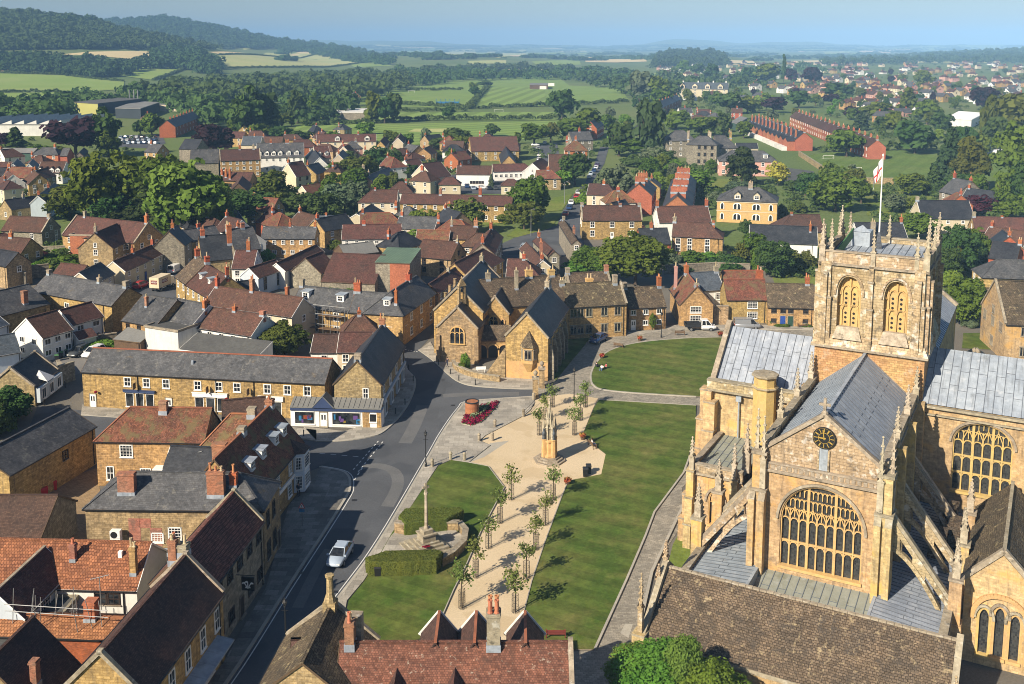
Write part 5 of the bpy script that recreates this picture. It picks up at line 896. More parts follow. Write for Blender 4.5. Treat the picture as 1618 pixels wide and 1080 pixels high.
for root,FM,W,D,H_ in terrace('terraced_house',['red brick terraced house with a rear projection, %s from the far end of its row','red brick terraced house at the far end of the row with white lean-tos','red brick end terrace house with a blank orange gable by the football field'],(1183,192),(1257.5,220),12,5.8,200,'darkslate','orangebrick','red brick terrace with rear projections',((.95,.5,1.5,1.2,.8,'orangebrick',3),(.6,.1,.8,.8,.8,'orangebrick',2)),Dd=8.5):
 b=MB();b.box(.6,W-1.2,-4,0,0,4.8);b.poly([(.6,-4,4.8),(W-1.2,-4,4.8),(W*.45,-4,6.2)]);b.build('rear_wing',['orangebrick'],root,FM)
 b=MB()
 for s,x in((-1,.45),(1,W-1.05)):b.hexa(((W*.45,-4.1,6.2),(x,-4.1,4.7),(x,.5,4.7),(W*.45,.5,6.2),(W*.45,-4.1,6.35),(x,-4.1,4.85),(x,.5,4.85),(W*.45,.5,6.35)))
 b.build('rear_roof',['darkslate'],root,FM)
 b=MB();b.box(.8,W-1.2,-6.6,-4,0,2.0);b.build('lean_to',['white'],root,FM)
for root,FM,W,D,H_ in terrace('terraced_house',['red brick street terraced house, %s from the far end of the long row','red brick terraced house starting the far end of the long street row','red brick terraced house closing the near end of the long street row'],(1248,184),(1372,232),18,5.8,190,'darktile','orangebrick','long red brick street terrace',((.95,.5,1.7,1.4,.8,'orangebrick',3),),Dd=8,win=dict(f=2,l=0,r=0,size=(1.0,1.4))):pass
for root,FM,W,D,H_ in terrace('terraced_house',['brick terraced house with a red ridge, %s along the row by the cedar','brick terraced house beginning the red ridged row by the cedar','brick terraced house ending the red ridged row by the cedar'],(1041,172),(1077,156.5),8,5.8,160,'darkslate','oldbrick','red ridged terrace beyond the cedar',((.95,.5,1.0,1.2,.8,'orangebrick',2),),Dd=9):pass
for root,FM,W,D,H_ in terrace('terraced_house',['red brick terraced house by the works, %s from its gable end','red brick terraced house with the plain orange gable by the works','red brick terraced house at the far end of the works terrace'],(277,200.5),(316,185),8,6.0,188,'darkslate','brick','red brick terrace beside the works',((.95,.5,1.2,1.0,.8,BR,2),),Dd=9):pass
for root,FM,W,D,H_ in terrace('villa',['orange brick villa','orange brick gabled villa with broad stacks on the long street','orange brick villa just behind the gabled one'],(1030,309),(1037,296),2,6.0,292,'darkslate','orangebrick','orange brick villas',((.5,.5,1.9,.9,3.2,'orangebrick',4),),Dd=8.3,win=dict(f=2,l=0,r=0)):pass
for root,FM,W,D,H_ in terrace('villa',['orange brick row house with roof windows, %s from the near gable','orange brick row house with the cream near gable','orange brick row house closing the far end above the gardens'],(1093,330),(1100,285),4,5.6,290,'darkslate','orangebrick','orange brick row above the gardens',((.5,.5,1.8,.9,4.5,'orangebrick',4),),Dd=8.5,win=dict(f=2,l=0,r=0)):pass
def shed(nm,lb,P4,ze,roof,wall,parts=(),cat='factory'):
 """flat roofed shed from four roof corners in the photo"""
 w=[G(p[0],p[1],ze)for p in P4];root=thing(nm,lb,cat,(w[0].x,w[0].y,0))
 b=MB();b.prism([(p.x,p.y)for p in w],0,ze);b.build('wall',[wall],root,Matrix())
 b=MB();c=sum(w,Vector())/4;b.prism([((p.x-c.x)*1.01+c.x,(p.y-c.y)*1.01+c.y)for p in w],ze,ze+.5);b.build('roof',[roof],root,Matrix())
 HPOS.append((c.x,c.y,20,lb));return root,w
r,w=shed('factory','lime yellow factory hall with a flat roof and steel flues',[(117,161.5),(155,164),(222,156.5),(190,154.5)],9.5,'felt','yellowclad')
b=MB()
for px in(205,212,218):p=G(px,157,9);b.tube((p.x,p.y,9),(p.x,p.y,17),.5,.5,8)
b.build('flue',['steel'],r,Matrix())
b=MB();a,c=w[1],w[2];d=(c-a).normalized();n=Vector((d.y,-d.x,0));
q=[a+n*.05,c+n*.05,c-n*.3,a-n*.3];b.hexa([p-Vector((0,0,8))for p in q]+q);b.build('dark_cladding',['darkclad'],r,Matrix())
shed('factory','long dark clad works hall with a pale flat roof',[(182,171),(222,172),(252,162),(215,160)],7,'sheet','darkclad')
shed('factory','low grey works building behind the brick terrace',[(245,165),(300,166),(318,162),(262,158)],5,'sheet','cream')
r,w=shed('factory','white factory wall with a saw tooth roof behind the dark conifer',[(-60,197),(97,197),(97,185),(-60,185)],6.5,'sheet','white')
b=MB();x0,x1,y0,y1=w[0].x,w[1].x,w[0].y,w[2].y;n=8
for i in range(n):
 a=lerp(x0,x1,i/n);c=lerp(x0,x1,(i+1)/n);b.poly([(a,y0,6.6),(c,y0,6.6),(c,y0,9.2)]);b.poly([(a,y0,6.6),(c,y0,9.2),(c,y1,9.2),(a,y1,6.6)],1);b.poly([(c,y0,6.6),(c,y1,6.6),(c,y1,9.2),(c,y0,9.2)],0)
b.build('saw_tooth_roof',['white','darkclad'],r,Matrix())
shed('sports_hall','low white roofed sports hall at the left of the pitches',[(508,178),(578,178),(580,172),(512,172)],5,'white','greystone',cat='hall')
shed('pavilion','dark timber cricket pavilion on the far pitch',[(837,134),(866,134),(866,131.5),(838,131.5)],5,'sheet','timber',cat='pavilion')
for px in((772,122),(858,139),(871,134)):
 p=G(px[0],px[1]+2);o=(lambda b:(b.box(-4,4,-.2,.2,.3,4.2),b.build('sight_screen',['white'],None,Matrix.Translation(p)))[-1])(MB());tag(o,'white sight screen board %s'%{772:'at the far hedge of the pitches',858:'standing in front of the cricket pavilion',871:'beside the cricket pavilion end'}[px[0]],'sight screen','white sight screens')
r,w=shed('marquee','large white roofed pavilion hall among the garden trees',[(1497,186),(1535,190),(1556,179),(1515,176)],5,'canvas','white',cat='pavilion')
shed('school_block','white walled pool building with a pale green roof by the trees',[(1155,193),(1166,196),(1181,187),(1170,184)],4,'sheet','greenclad',cat='shed')
shed('garden_shed','dark green shed with flat roof behind the white tent',[(1541,234),(1562,236),(1566,231),(1546,230)],3.2,'greenclad','greenclad',cat='shed')
H('pale_hall','pale apricot school house with cream gables and white stacks',(1070,140),(1150,141),8.5,130,'bluslate','cream',cat='school',pitch=.9,win=dict(f=7,size=(1.3,1.6)),dorm=dict(fr=(.1,.35,.6,.85),up=.05,w=5,h=3,kind='gable',roof='bluslate',wall='cream'),chim=((.1,.5,1.5,1.2,1.0,'white',2),(.4,.5,1.5,1.2,1.0,'white',2),(.7,.5,1.5,1.2,1.0,'white',2),(.95,.5,1.5,1.2,1.0,'white',2)))
# ---- the abbey (local axes: u along the east wall to the right, v along the nave into the distance)
TH=R(28.5)
AM=Matrix.Translation((27.4,85.2,0))@Matrix.Rotation(-TH,4,'Z')
AB=thing('abbey','great honey stone abbey church with a square pinnacled tower and lead roofs','church',(27.4,85.2,0),-TH)
HPOS.append((30,95,18,'the abbey'))
def ap(name,b,mats,M=None,parent=None):
 o=link(name,b.mesh(name,mats if isinstance(mats,list)else[mats]),parent or AB,AM@(M or Matrix()));return o
def arch(x0,x1,z0,zs,za,n=8,p=1.0):
 cx=(x0+x1)/2;w=(x1-x0)/2;out=[(x0,z0),(x1,z0)]
 for i in range(n+1):
  t=math.pi/2*i/n;out.append((cx+w*math.cos(t)**p,zs+(za-zs)*math.sin(t)))
 for i in range(n-1,-1,-1):
  t=math.pi/2*i/n;out.append((cx-w*math.cos(t)**p,zs+(za-zs)*math.sin(t)))
 return out
def zarch(x,x0,x1,zs,za,p=1.0):
 cx=(x0+x1)/2;w=(x1-x0)/2;q=min(1,abs(x-cx)/w)**(1/p);return zs+(za-zs)*math.sqrt(max(0,1-q*q))
def holed(b,outline,holes,m=0,depth=.6,y=0.0,back=False):
 """wall sheet in the plane y with real openings and their reveals"""
 loops=[[Vector((x,z,0))for x,z in outline]]+[[Vector((x,z,0))for x,z in h]for h in holes]
 flatp=[p for l in loops for p in l];i=len(b.v);b.v.extend([(p.x,y,p.y)for p in flatp])
 for t in tessellate_polygon(loops):
  a,c,d=(flatp[k]for k in t);cr=(c-a).x*(d-a).y-(c-a).y*(d-a).x
  b.f.append(tuple(i+k for k in(t if cr>0 else t[::-1])));b.m.append(m)
 for h in holes:
  for k in range(len(h)):
   (x0,z0),(x1,z1)=h[k],h[(k+1)%len(h)];b.poly([(x1,y,z1),(x0,y,z0),(x0,y+depth,z0),(x1,y+depth,z1)],m)
def pline(b,pts,w,d,y,m=0):
 for(x0,z0),(x1,z1)in zip(pts,pts[1:]):b.bar((x0,y,z0),(x1,y,z1),d,w,m,up=(0,1,0))if False else b.bar((x0,y,z0),(x1,y,z1),w,d,m,up=(0,1,0))
def arc(x0,x1,z,h,n=6):return[(lerp(x0,x1,i/n),z+h*math.sqrt(max(0,1-(2*i/n-1)**2)))for i in range(n+1)]
def church_window(M,x0,x1,z0,zs,za,lights,trans,heads,glassd=.45,p=1.0,bw=.13,groups=(),upper=2,gm='leaded',fm='abbey_gold'):
 """traceried window: glass, and its tracery as a sub-part"""
 b=MB();b.poly([(x,glassd,z)for x,z in arch(x0-.02,x1+.02,z0-.02,zs,za+.02,10,p)]);g=ap('window',b,gm,M)
 t=MB();y=glassd-.12;lw=(x1-x0)/lights
 for i in range(1,lights):
  x=x0+lw*i;k=bw*(1.8 if i in groups else 1.0)
  t.box(x-k/2,x+k/2,y-.10,y+.10,z0,zarch(x,x0,x1,zs,za,p)if(i in groups or upper==0)else min(heads+lw*.3,zarch(x,x0,x1,zs,za,p)))
 for zt in list(trans)+[heads]:
  for i in range(lights):
   a,c=x0+lw*i,x0+lw*(i+1)
   if zt+.3>zarch((a+c)/2,x0,x1,zs,za,p):continue
   pline(t,arc(a+.03,c-.03,zt-lw*.35,lw*.42,6),.10,.14,y)
  if zt!=heads:t.box(x0,x1,y-.08,y+.08,zt+.08,zt+.20)
 z=heads+lw*.25;half=lw/2;row=0;hh=lw*1.25
 while upper and z<za-.2:
  for i in range(lights*2):
   a=x0+half*i;c=a+half;m_=(a+c)/2;off=0
   zt=zarch(m_,x0,x1,zs,za,p)
   if z+.15>zt:continue
   t.box(a-.04,a+.04,y-.08,y+.08,z,min(z+hh*.75,zarch(a,x0,x1,zs,za,p)))
   if z+hh*.8<zt+.2:pline(t,arc(a+.02,c-.02,z+hh*.55,half*.5,4),.07,.12,y)
  if row==0:
   for i in range(0,lights,1):
    a=x0+lw*(i-.5);c=a+lw*2
    for(q0,q1)in(((a+lw*.5,z),(a+lw,z+hh)),((a+lw*1.5,z),(a+lw,z+hh))):
     if q1[1]<zarch(q1[0],x0,x1,zs,za,p):pline(t,[q0,q1],.09,.13,y-.02)
  z+=hh;row+=1
  if row>=upper:break
 A_=arch(x0,x1,z0,zs,za,12,p);
 for(q0,q1)in zip(A_[1:],A_[2:]+A_[:1]):pline(t,[q0,q1],.22,.34,y-.06)
 t.box(x0-.1,x1+.1,-.18,y,z0-.25,z0+.02)
 ap('tracery',t,fm,M,parent=g)
 h=MB();off=.28
 Ho=arch(x0-off,x1+off,zs-.1,zs,za+off,14,p)[2:]
 pline(h,Ho,.22,.24,-.08);ap('hood_mould',h,'coping',M,parent=g)
 return g
_PIN={}
def pinnacle(u,v,z0,z1,w=.55,mat='limestone',M=None,parent=None):
 h=z1-z0;k=(round(h,1),round(w,2),mat)
 if k not in _PIN:
  b=MB();s=w/2;zs=h*.42
  b.box(-s,s,-s,s,0,zs);b.box(-s-.06,s+.06,-s-.06,s+.06,zs-.12,zs)
  for a in range(4):
   ca,sa=math.cos(a*math.pi/2),math.sin(a*math.pi/2)
   b.poly([(ca*(s+.07)-sa*-s,sa*(s+.07)+ca*-s,zs),(ca*(s+.07)-sa*s,sa*(s+.07)+ca*s,zs),(ca*(s+.03),sa*(s+.03),zs+w*.75)])
  b.lathe([(s*1.15,zs),(s*.9,zs+.1),(.05,h-.12)],4,rot=math.pi/4)
  n=5
  for i in range(1,n):
   f=i/n;z=lerp(zs+.1,h-.15,f);r_=lerp(s*1.1,.06,f)
   for a in range(4):
    an=math.pi/4+a*math.pi/2;x,y=r_*math.cos(an),r_*math.sin(an);b.box(x-.07,x+.07,y-.07,y+.07,z-.05,z+.09)
  b.lathe([(.05,h-.2),(.13,h-.1),(.05,h)],6)
  _PIN[k]=b.mesh('pinnacle',[mat])
 return link('pinnacle',_PIN[k],parent or AB,AM@(M or Matrix())@Matrix.Translation((u,v,z0)))
def lead_roof(name,P00,P10,P11,P01,step=.62,mat='lead',roll=.05,parent=None):
 """lead sheet with raised rolls running up the slope. P00-P10 eave, P01-P11 top"""
 b=MB();P=[Vector(p)for p in(P00,P10,P11,P01)];n=(P[1]-P[0]).cross(P[3]-P[0]).normalized();b.poly(P)
 k=max(2,int((P[1]-P[0]).length/step))
 for i in range(k+1):
  a=P[0].lerp(P[1],i/k)+n*.02;c=P[3].lerp(P[2],i/k)+n*.02;b.bar(a,c,roll*1.25,roll*1.25,1,up=n)
 rows=max(1,int((P[3]-P[0]).length/2.3))
 for j in range(1,rows):
  for i in range(k):
   f=(j+(.12 if i%2 else-.12))/rows;a=P[0].lerp(P[1],i/k).lerp(P[3].lerp(P[2],i/k),f)+n*.012;c=P[0].lerp(P[1],(i+1)/k).lerp(P[3].lerp(P[2],(i+1)/k),f)+n*.012;b.bar(a,c,.05,.025,1,up=n)
 return ap(name,b,[mat,'leadseam_shade'],parent=parent)  # rolls tinted darker than the sheet, seam shadow put into their colour
def parapet(name,a,c,z0,z1,w=.45,mat='coping',wall='abbey'):
 b=MB();a=Vector((*a,0));c=Vector((*c,0));d=(c-a).normalized();n=Vector((-d.y,d.x,0))*w/2
 def bx(q,za,zb,m):b.hexa([(*(a-n*q).xy,za),(*(c-n*q).xy,za),(*(c+n*q).xy,za),(*(a+n*q).xy,za),(*(a-n*q).xy,zb),(*(c-n*q).xy,zb),(*(c+n*q).xy,zb),(*(a+n*q).xy,zb)],m)
 bx(1.5,z0-.22,z0,1);bx(1,z0,z1-.16,0);bx(1.4,z1-.16,z1,1)
 return ap(name,b,[wall,mat])
def buttress(b,u0,u1,v0,v1,z0,z1,m=0,steps=2,du=0,dv=-1,out=.35):
 """stepped buttress that loses depth upwards on the side (du, dv)"""
 for i in range(steps):
  za=lerp(z0,z1,i/steps);zb=lerp(z0,z1,(i+1)/steps);k=out*(steps-1-i)
  x0,x1,y0,y1=u0-(k if du<0 else 0),u1+(k if du>0 else 0),v0-(k if dv<0 else 0),v1+(k if dv>0 else 0)
  b.box(x0,x1,y0,y1,za,zb,m);b.box(x0-.07,x1+.07,y0-.07,y1+.07,zb-.18,zb-.02,1)
def choir():
 b=MB();win=arch(-3.45,3.7,6.0,10.45,14.0,14)
 holed(b,[(-5.2,4.4),(5.2,4.4),(5.2,15.1),(-5.2,15.1)],[win],0,.75)
 b.poly([(-5.2,.12,15.1),(5.2,.12,15.1),(5.0,.12,16.8),(0,.12,20.6),(-5.0,.12,16.8)],2)
 for s in(-1,1):
  x=s*5.2;b.poly([(x,0,4.4),(x,20.9,4.4),(x,20.9,16.4),(x,0,16.4)][::s],0)
 ap('wall',b,['abbey','coping','abbey_pale'])
 b=MB()
 b.box(-5.3,5.3,-.30,.3,14.75,15.0,0);b.box(-5.25,5.25,-.14,.35,15.0,15.5,1);b.box(-5.3,5.3,-.22,.42,15.5,15.66,0)
 for i in range(20):x=-5+10*(i+.5)/20;b.box(x-.16,x+.16,-.19,-.13,15.06,15.44,0)
 for s in(-1,1):b.bar((s*5.25,.2,16.75),(0,.2,20.85),.55,.32,0)
 b.box(-.12,.12,.08,.32,20.9,22.3,0);b.box(-.5,.5,.1,.3,21.6,21.82,0);b.lathe([(.28,20.7),(.3,20.95),(.12,21.2)],6,(0,.2))
 ap('coping',b,['coping','abbey_pale'])
 church_window(Matrix(),-3.45,3.7,6.0,10.45,14.0,9,(8.2,),10.5,.5,1.0,.13,(3,6),3)
 M=Matrix.Translation((.1,.0,18.75));b=MB();
 b.lathe([(.98,0),(1.0,.12)],40);b.lathe([(.93,.12),(.93,.15)],40,m=1);b.lathe([(.5,.15),(.5,.165)],32,m=2);b.lathe([(.46,.165),(.46,.18)],32,m=1)
 for i in range(12):
  a=i*math.pi/6;ca,sa=math.cos(a),math.sin(a);w=[.03,.03,.055][i%3];i0=len(b.v);b.box(.55,.85,-w,w,.155,.18,2);b.xf(Matrix.Rotation(a,4,'Z'),i0)
 for i in range(60):
  i0=len(b.v);b.box(.87,.91,-.012,.012,.155,.17,2);b.xf(Matrix.Rotation(i*math.pi/30,4,'Z'),i0)
 for a,l,w in((R(90+8),.78,.04),(R(180-2),.5,.055)):
  i0=len(b.v);b.box(-.15,l,-w,w,.19,.21,2);b.xf(Matrix.Rotation(a,4,'Z'),i0)
 b.xf(Matrix.Rotation(R(90),4,'X'));c=ap('clock',b,['black','black','gold'],M)
 b=MB();b.box(-.42,-.27,-.06,.12,15.7,17.6);b.box(.47,.62,-.06,.12,15.7,17.6);b.box(-.27,.47,-.0,.12,15.7,17.75,1);ap('louvre',b,['abbey_pale','lead'])
 lead_roof('roof',(4.75,.5,16.7),(4.75,20.9,16.7),(0,20.9,20.7),(0,.5,20.7),.82);lead_roof('roof',(-4.75,20.9,16.7),(-4.75,.5,16.7),(0,.5,20.7),(0,20.9,20.7),.82)
 b=MB();b.bar((0,.4,20.74),(0,20.9,20.74),.3,.16);ap('ridge',b,'lead')
 for s in(-1,1):
  parapet('parapet',(s*5.15,.3),(s*5.15,20.8),16.4,17.5,.5,wall='abbey_pale')
  for v in(6.6,13.4,19.8):pinnacle(s*5.3,v,16.6,20.4,.55)
  for v in(6.6,13.4,20.0):b=MB();b.box(min(s*5.2,s*6.2),max(s*5.2,s*6.2),v-.45,v+.45,4.4,16.6);ap('buttress',b,['abbey','coping'])
  for v0 in(1.6,7.8,14.6):
   M=Matrix.Translation((s*5.22,v0+(0 if s>0 else 4.4),0))@Matrix.Rotation(R(90 if s>0 else-90),4,'Z')
   church_window(M,.2,4.2,8.2,12.6,14.8,5,(10.6,),12.5,-.03,1.0,.12,(),1)
 for s in(-1,1):
  b=MB();a,c=sorted((s*4.75,s*6.15));b.box(a,c,-.75,1.0,4.4,12.9);b.box(a-.1,c+.1,-.85,1.1,12.9,13.1,1);b.box(a+.12,c-.12,-.5,.9,13.1,16.3);b.box(a,c,-.6,1.0,16.3,16.55,1)
  x=s*5.0;b.box(x-.28,x+.28,-1.15,-.7,4.4,12.2);x=s*5.9;b.box(x-.28,x+.28,-1.15,-.7,4.4,12.2)
  for x in(s*5.0,s*5.9):b.hexa(((x-.3,-1.2,12.2),(x+.3,-1.2,12.2),(x+.3,-.7,12.2),(x-.3,-.7,12.2),(x-.3,-.75,12.9),(x+.3,-.75,12.9),(x+.3,-.7,12.9),(x-.3,-.7,12.9)),1)
  ap('buttress',b,['abbey','coping'])
 for s in(-1,1):pinnacle(s*5.05,-.45,13.2,20.0,.5);pinnacle(s*5.85,.35,13.2,20.3,.55)
choir()
def tower():
 cx,cy,h=.3,26.3,5.3
 b=MB();w=h+.25;b.box(cx-w,cx+w,cy-w,cy+w,4,20.9,0);ap('tower_base',b,['abbey_orange'])
 b=MB();q=h+.62
 b.hexa([(cx+sx*q,cy+sy*q,20.9)for sx,sy in((-1,-1),(1,-1),(1,1),(-1,1))]+[(cx+sx*q,cy+sy*q,21.15)for sx,sy in((-1,-1),(1,-1),(1,1),(-1,1))],0)
 b.hexa([(cx+sx*q,cy+sy*q,21.15)for sx,sy in((-1,-1),(1,-1),(1,1),(-1,1))]+[(cx+sx*(h+.05),cy+sy*(h+.05),22.3)for sx,sy in((-1,-1),(1,-1),(1,1),(-1,1))],1)
 ap('string_course',b,['coping','abbey_pale'])
 wb=MB();
 for k in range(4):
  M=Matrix.Translation((cx,cy,0))@Matrix.Rotation(k*math.pi/2,4,'Z')@Matrix.Translation((0,-h,0))
  f=MB();holes=[arch(-3.45,-1.05,23.2,26.7,28.7,8,.8),arch(1.25,3.65,23.2,26.7,28.7,8,.8)]if k in(0,1,3)else[]
  holed(f,[(-h,21),(h,21),(h,30),(-h,30)],holes,0,.9)
  wb.add(f,M)
  bt=MB()
  for s in(-1,1):
   x=s*(h-.62);bt.box(x-.62,x+.62,-.42,.2,21.0,26.4);bt.box(x-.52,x+.52,-.30,.2,26.4,30.2);bt.box(x-.68,x+.68,-.5,.2,26.25,26.42,1)
   bt.box(x-.2,x+.2,-.62,-.3,21.3,29.0,0);bt.box(x-.24,x+.24,-.68,-.3,28.9,29.1,1)
  bt.box(-.1-.3,-.1+.3,-.36,.1,21.3,25.5);bt.box(-.1-.24,-.1+.24,-.28,.1,25.5,30.2);bt.box(-.1-.36,-.1+.36,-.44,.1,25.4,25.55,1);bt.box(-.1-.33,-.1+.33,-.4,.1,28.3,28.5,1);bt.box(-.45,.25,-.62,0,21.2,22.2,0)
  ap('buttress',bt,['abbey_pale','coping'],M)
  for x0,x1 in((-3.45,-1.05),(1.25,3.65))if k in(0,1,3)else():
   g=MB();g.poly([(x,.75,z)for x,z in arch(x0-.02,x1+.02,23.2,26.7,28.72,8,.8)]);gw=ap('window',g,'abbey_gold',M);TM=M@Matrix.Translation((0,.35,0))
   t=MB();xm=(x0+x1)/2
   t.box(xm-.09,xm+.09,.16,.42,23.2,28.4);t.box(x0+.32,x0+.46,.2,.42,23.2,27.4);t.box(x1-.46,x1-.32,.2,.42,23.2,27.4)
   for z in(25.4,):t.box(x0,x1,.2,.42,z,z+.14)
   for zz in(25.1,27.2):
    for a,c in((x0+.42,xm-.05),(xm+.05,x1-.42)):pline(t,arc(a,c,zz-.1,.5,6),.12,.2,.3)
   A_=arch(x0,x1,23.2,26.7,28.7,8,.8)[1:]
   pline(t,A_,.2,.4,.15);pline(t,[(x*.82+xm*.18,z*.985+.3)for x,z in A_],.12,.2,.3)
   ap('tracery',t,'abbey_gold',TM,parent=gw)
   d=MB()
   for zz in(23.6,24.1,24.6,25.7,26.2,26.7):
    for xx in(xm-.42,xm+.42):
     for q in(0,):d.lathe([(.14,0),(.14,.02)],8,(xx+q,0));d.xf(Matrix.Translation((0,.385,zz))@Matrix.Rotation(R(90),4,'X'),len(d.v)-16)
   ap('piercing',d,'black',TM,parent=gw)
   hb=MB();pline(hb,arch(x0-.25,x1+.25,26.3,26.7,29.0,10,.8)[2:],.2,.2,-.06);ap('hood_mould',hb,'abbey_pale',M,parent=gw);hb=MB()
   hb.hexa(((x0-.3,-.55,22.0),(x1+.3,-.55,22.0),(x1+.3,.3,22.0),(x0-.3,.3,22.0),(x0+.1,-.1,23.25),(x1-.1,-.1,23.25),(x1-.1,.42,23.25),(x0+.1,.42,23.25)),0);ap('weathering',hb,'limestone',M,parent=gw)
  p=MB();p.box(-h-.28,h+.28,-.28,.35,29.85,30.1,1);p.box(-h,h,-.06,.38,30.1,31.25,0);p.box(-h-.1,h+.1,-.16,.46,31.25,31.42,1)
  ap('parapet',p,['abbey_pale','coping'],M)
 ap('belfry_wall',wb,['abbey_pale','coping'])
 lead_roof('tower_roof',(cx-h+.4,cy-h+.4,30.4),(cx+h-.4,cy-h+.4,30.4),(cx+h-.4,cy+h-.4,30.75),(cx-h+.4,cy+h-.4,30.75),.8)
 b=MB();b.box(cx-3.6,cx-1.6,cy+2.2,cy+4.4,30.5,32.3);b.poly([(cx-3.7,cy+2.1,32.3),(cx-1.5,cy+2.1,32.3),(cx-2.6,cy+3.3,32.9)]);ap('stair_hatch',b,['lead'])
 b=MB();b.bar((cx-4.2,cy-2,30.5),(cx-3.4,cy+2.5,32.2),.12,1.0,0);ap('hatch_cover',b,['plasticgreen'])
 for sx in(-1,1):
  for sy in(-1,1):
   x,y=cx+sx*(h-.1),cy+sy*(h-.1)
   pinnacle(x,y,30.0,34.7,.62);pinnacle(x-sx*.95,y,30.1,34.0,.42);pinnacle(x,y-sy*.95,30.1,34.0,.42)
 for k in range(4):
  a=k*math.pi/2;pinnacle(cx+math.sin(a)*h,cy-math.cos(a)*h,30.0,33.9,.45)
tower()
p=AM@Vector((-.3,28.2,30.6));r=thing('flagpole','white flagpole on the abbey tower flying a red cross flag','flagpole',p)
b=MB();b.lathe([(.55,0),(.5,.1),(.16,1.9)],4,rot=.4);sub('base',b.mesh('base',['bluslate']),r)
b=MB();b.lathe([(.10,0),(.08,5),(.05,10.3),(.1,10.35),(.1,10.5),(.02,10.6)],10);sub('pole',b.mesh('pole',['frame']),r)
b=MB()
nx,nz=10,8;L_=[]
for j in range(nz+1):
 for i in range(nx+1):
  f=i/nx;zz=10.1-j/nz*1.9;x=-f*1.25*(1-.3*f)-.1;z=zz-f*1.6;y=.22*math.sin(f*9+j*.3)*min(1,f*2);L_.append((x,y,z))
for j in range(nz):
 for i in range(nx):b.poly([L_[j*(nx+1)+i],L_[j*(nx+1)+i+1],L_[(j+1)*(nx+1)+i+1],L_[(j+1)*(nx+1)+i]],1 if(j==4 or i==4)else 0)
sub('flag',b.mesh('flag',['canvas','redpaint']),r)
def gable_block(u0,u1,v0,v1,zw,zr,axis,roofmat='lead',wall='abbey',zb=0,ends=(1,1),par=True,step=.75):
 b=MB();b.box(u0,u1,v0,v1,zb,zw,0,skip=(0,1))
 vm,um=(v0+v1)/2,(u0+u1)/2
 if axis=='u':
  for e,x in zip(ends,(u0,u1)):
   if e:b.poly([(x,v0,zw),(x,vm,zr+.3),(x,v1,zw)][::-1 if x==u1 else 1],0)
  ap('wall',b,[wall]);lead_roof('roof',(u0,v0,zw+.1),(u1,v0,zw+.1),(u1,vm,zr),(u0,vm,zr),step,roofmat);lead_roof('roof',(u1,v1,zw+.1),(u0,v1,zw+.1),(u0,vm,zr),(u1,vm,zr),step,roofmat)
  b=MB()
  for e,x in zip(ends,(u0,u1)):
   if e:
    for y in(v0-.1,v1+.1):b.bar((x,y,zw+.35),(x,vm,zr+.5),.6,.45)
  if b.v:ap('coping',b,['coping'])
 else:
  for e,y in zip(ends,(v0,v1)):
   if e:b.poly([(u0,y,zw),(u1,y,zw),(um,y,zr+.3)][::1 if y==v0 else-1],0)
  ap('wall',b,[wall]);lead_roof('roof',(u1,v0,zw+.1),(u1,v1,zw+.1),(um,v1,zr),(um,v0,zr),step,roofmat);lead_roof('roof',(u0,v1,zw+.1),(u0,v0,zw+.1),(um,v0,zr),(um,v1,zr),step,roofmat)
  b=MB()
  for e,y in zip(ends,(v0,v1)):
   if e:
    for x in(u0-.1,u1+.1):b.bar((x,y,zw+.35),(um,y,zr+.5),.6,.45)
  if b.v:ap('coping',b,['coping'])
gable_block(-16.4,-5.0,20.7,33,14.6,20.0,'u',ends=(1,0),step=.85)
parapet('parapet',(-16.9,20.5),(-5.1,20.5),14.3,15.4,.6,wall='abbey_pale')
for q in((-17.6,-16.3,20.0,21.4,0,14.2,0,4,-1,0,.42),(-17.0,-15.7,19.4,20.8,0,13.0,0,4,0,-1,.35),(-17.6,-16.3,32.5,34,0,13.4,0,3,-1,0,.5)):b=MB();buttress(b,*q);ap('buttress',b,['abbey','coping'])
b=MB();b.tube((-13.2,20.35,4),(-13.2,20.35,14),.09);b.box(-13.5,-12.9,20.1,20.5,13.3,13.9);ap('drainpipe',b,['lead'])
b=MB();b.lathe([(1.25,0),(1.25,15.6),(1.42,15.7),(1.42,15.9),(1.2,16.0),(1.2,16.9),(1.38,17.0),(1.38,17.25),(1.0,17.3),(.95,16.4)],8,(-10.1,19.4),rot=.39);ap('stair_turret',b,['abbey_gold'])
b=MB();b.lathe([(1.36,15.68),(1.5,15.8),(1.36,15.95)],8,(-10.1,19.4),rot=.39);b.lathe([(1.3,16.95),(1.48,17.1),(1.46,17.3),(1.05,17.34)],8,(-10.1,19.4),rot=.39);ap('turret_cap',b,['coping'])
b=MB();holed(b,[(-15.2,0),(-9.9,0),(-9.9,8.4),(-15.2,8.4)],[arch(-13.5,-11.9,2.8,5.3,6.5,8,.85)],0,.5,10.9);b.poly([(-15.2,10.9,0),(-15.2,10.9,8.4),(-15.2,20.6,8.4),(-15.2,20.6,0)],0);ap('wall',b,['abbey'])
church_window(Matrix.Translation((0,10.9,0)),-13.5,-11.9,2.8,5.3,6.5,3,(),5.2,.4,.85,.11,(),1)
parapet('parapet',(-15.3,10.9),(-9.9,10.9),8.3,9.3,.45,wall='abbey_pale');parapet('parapet',(-15.2,10.9),(-15.2,20.5),8.3,9.3,.45,wall='abbey_pale')
lead_roof('roof',(-15,11.1,8.7),(-9.9,11.1,8.7),(-9.9,20.5,9.0),(-15,20.5,9.0),.7,'leadgreen')
for u in(-15.4,-10.7):b=MB();buttress(b,u-.4,u+.4,10.2,11.0,0,8.6,0,3,0,-1,.3);ap('buttress',b,['abbey','coping'])
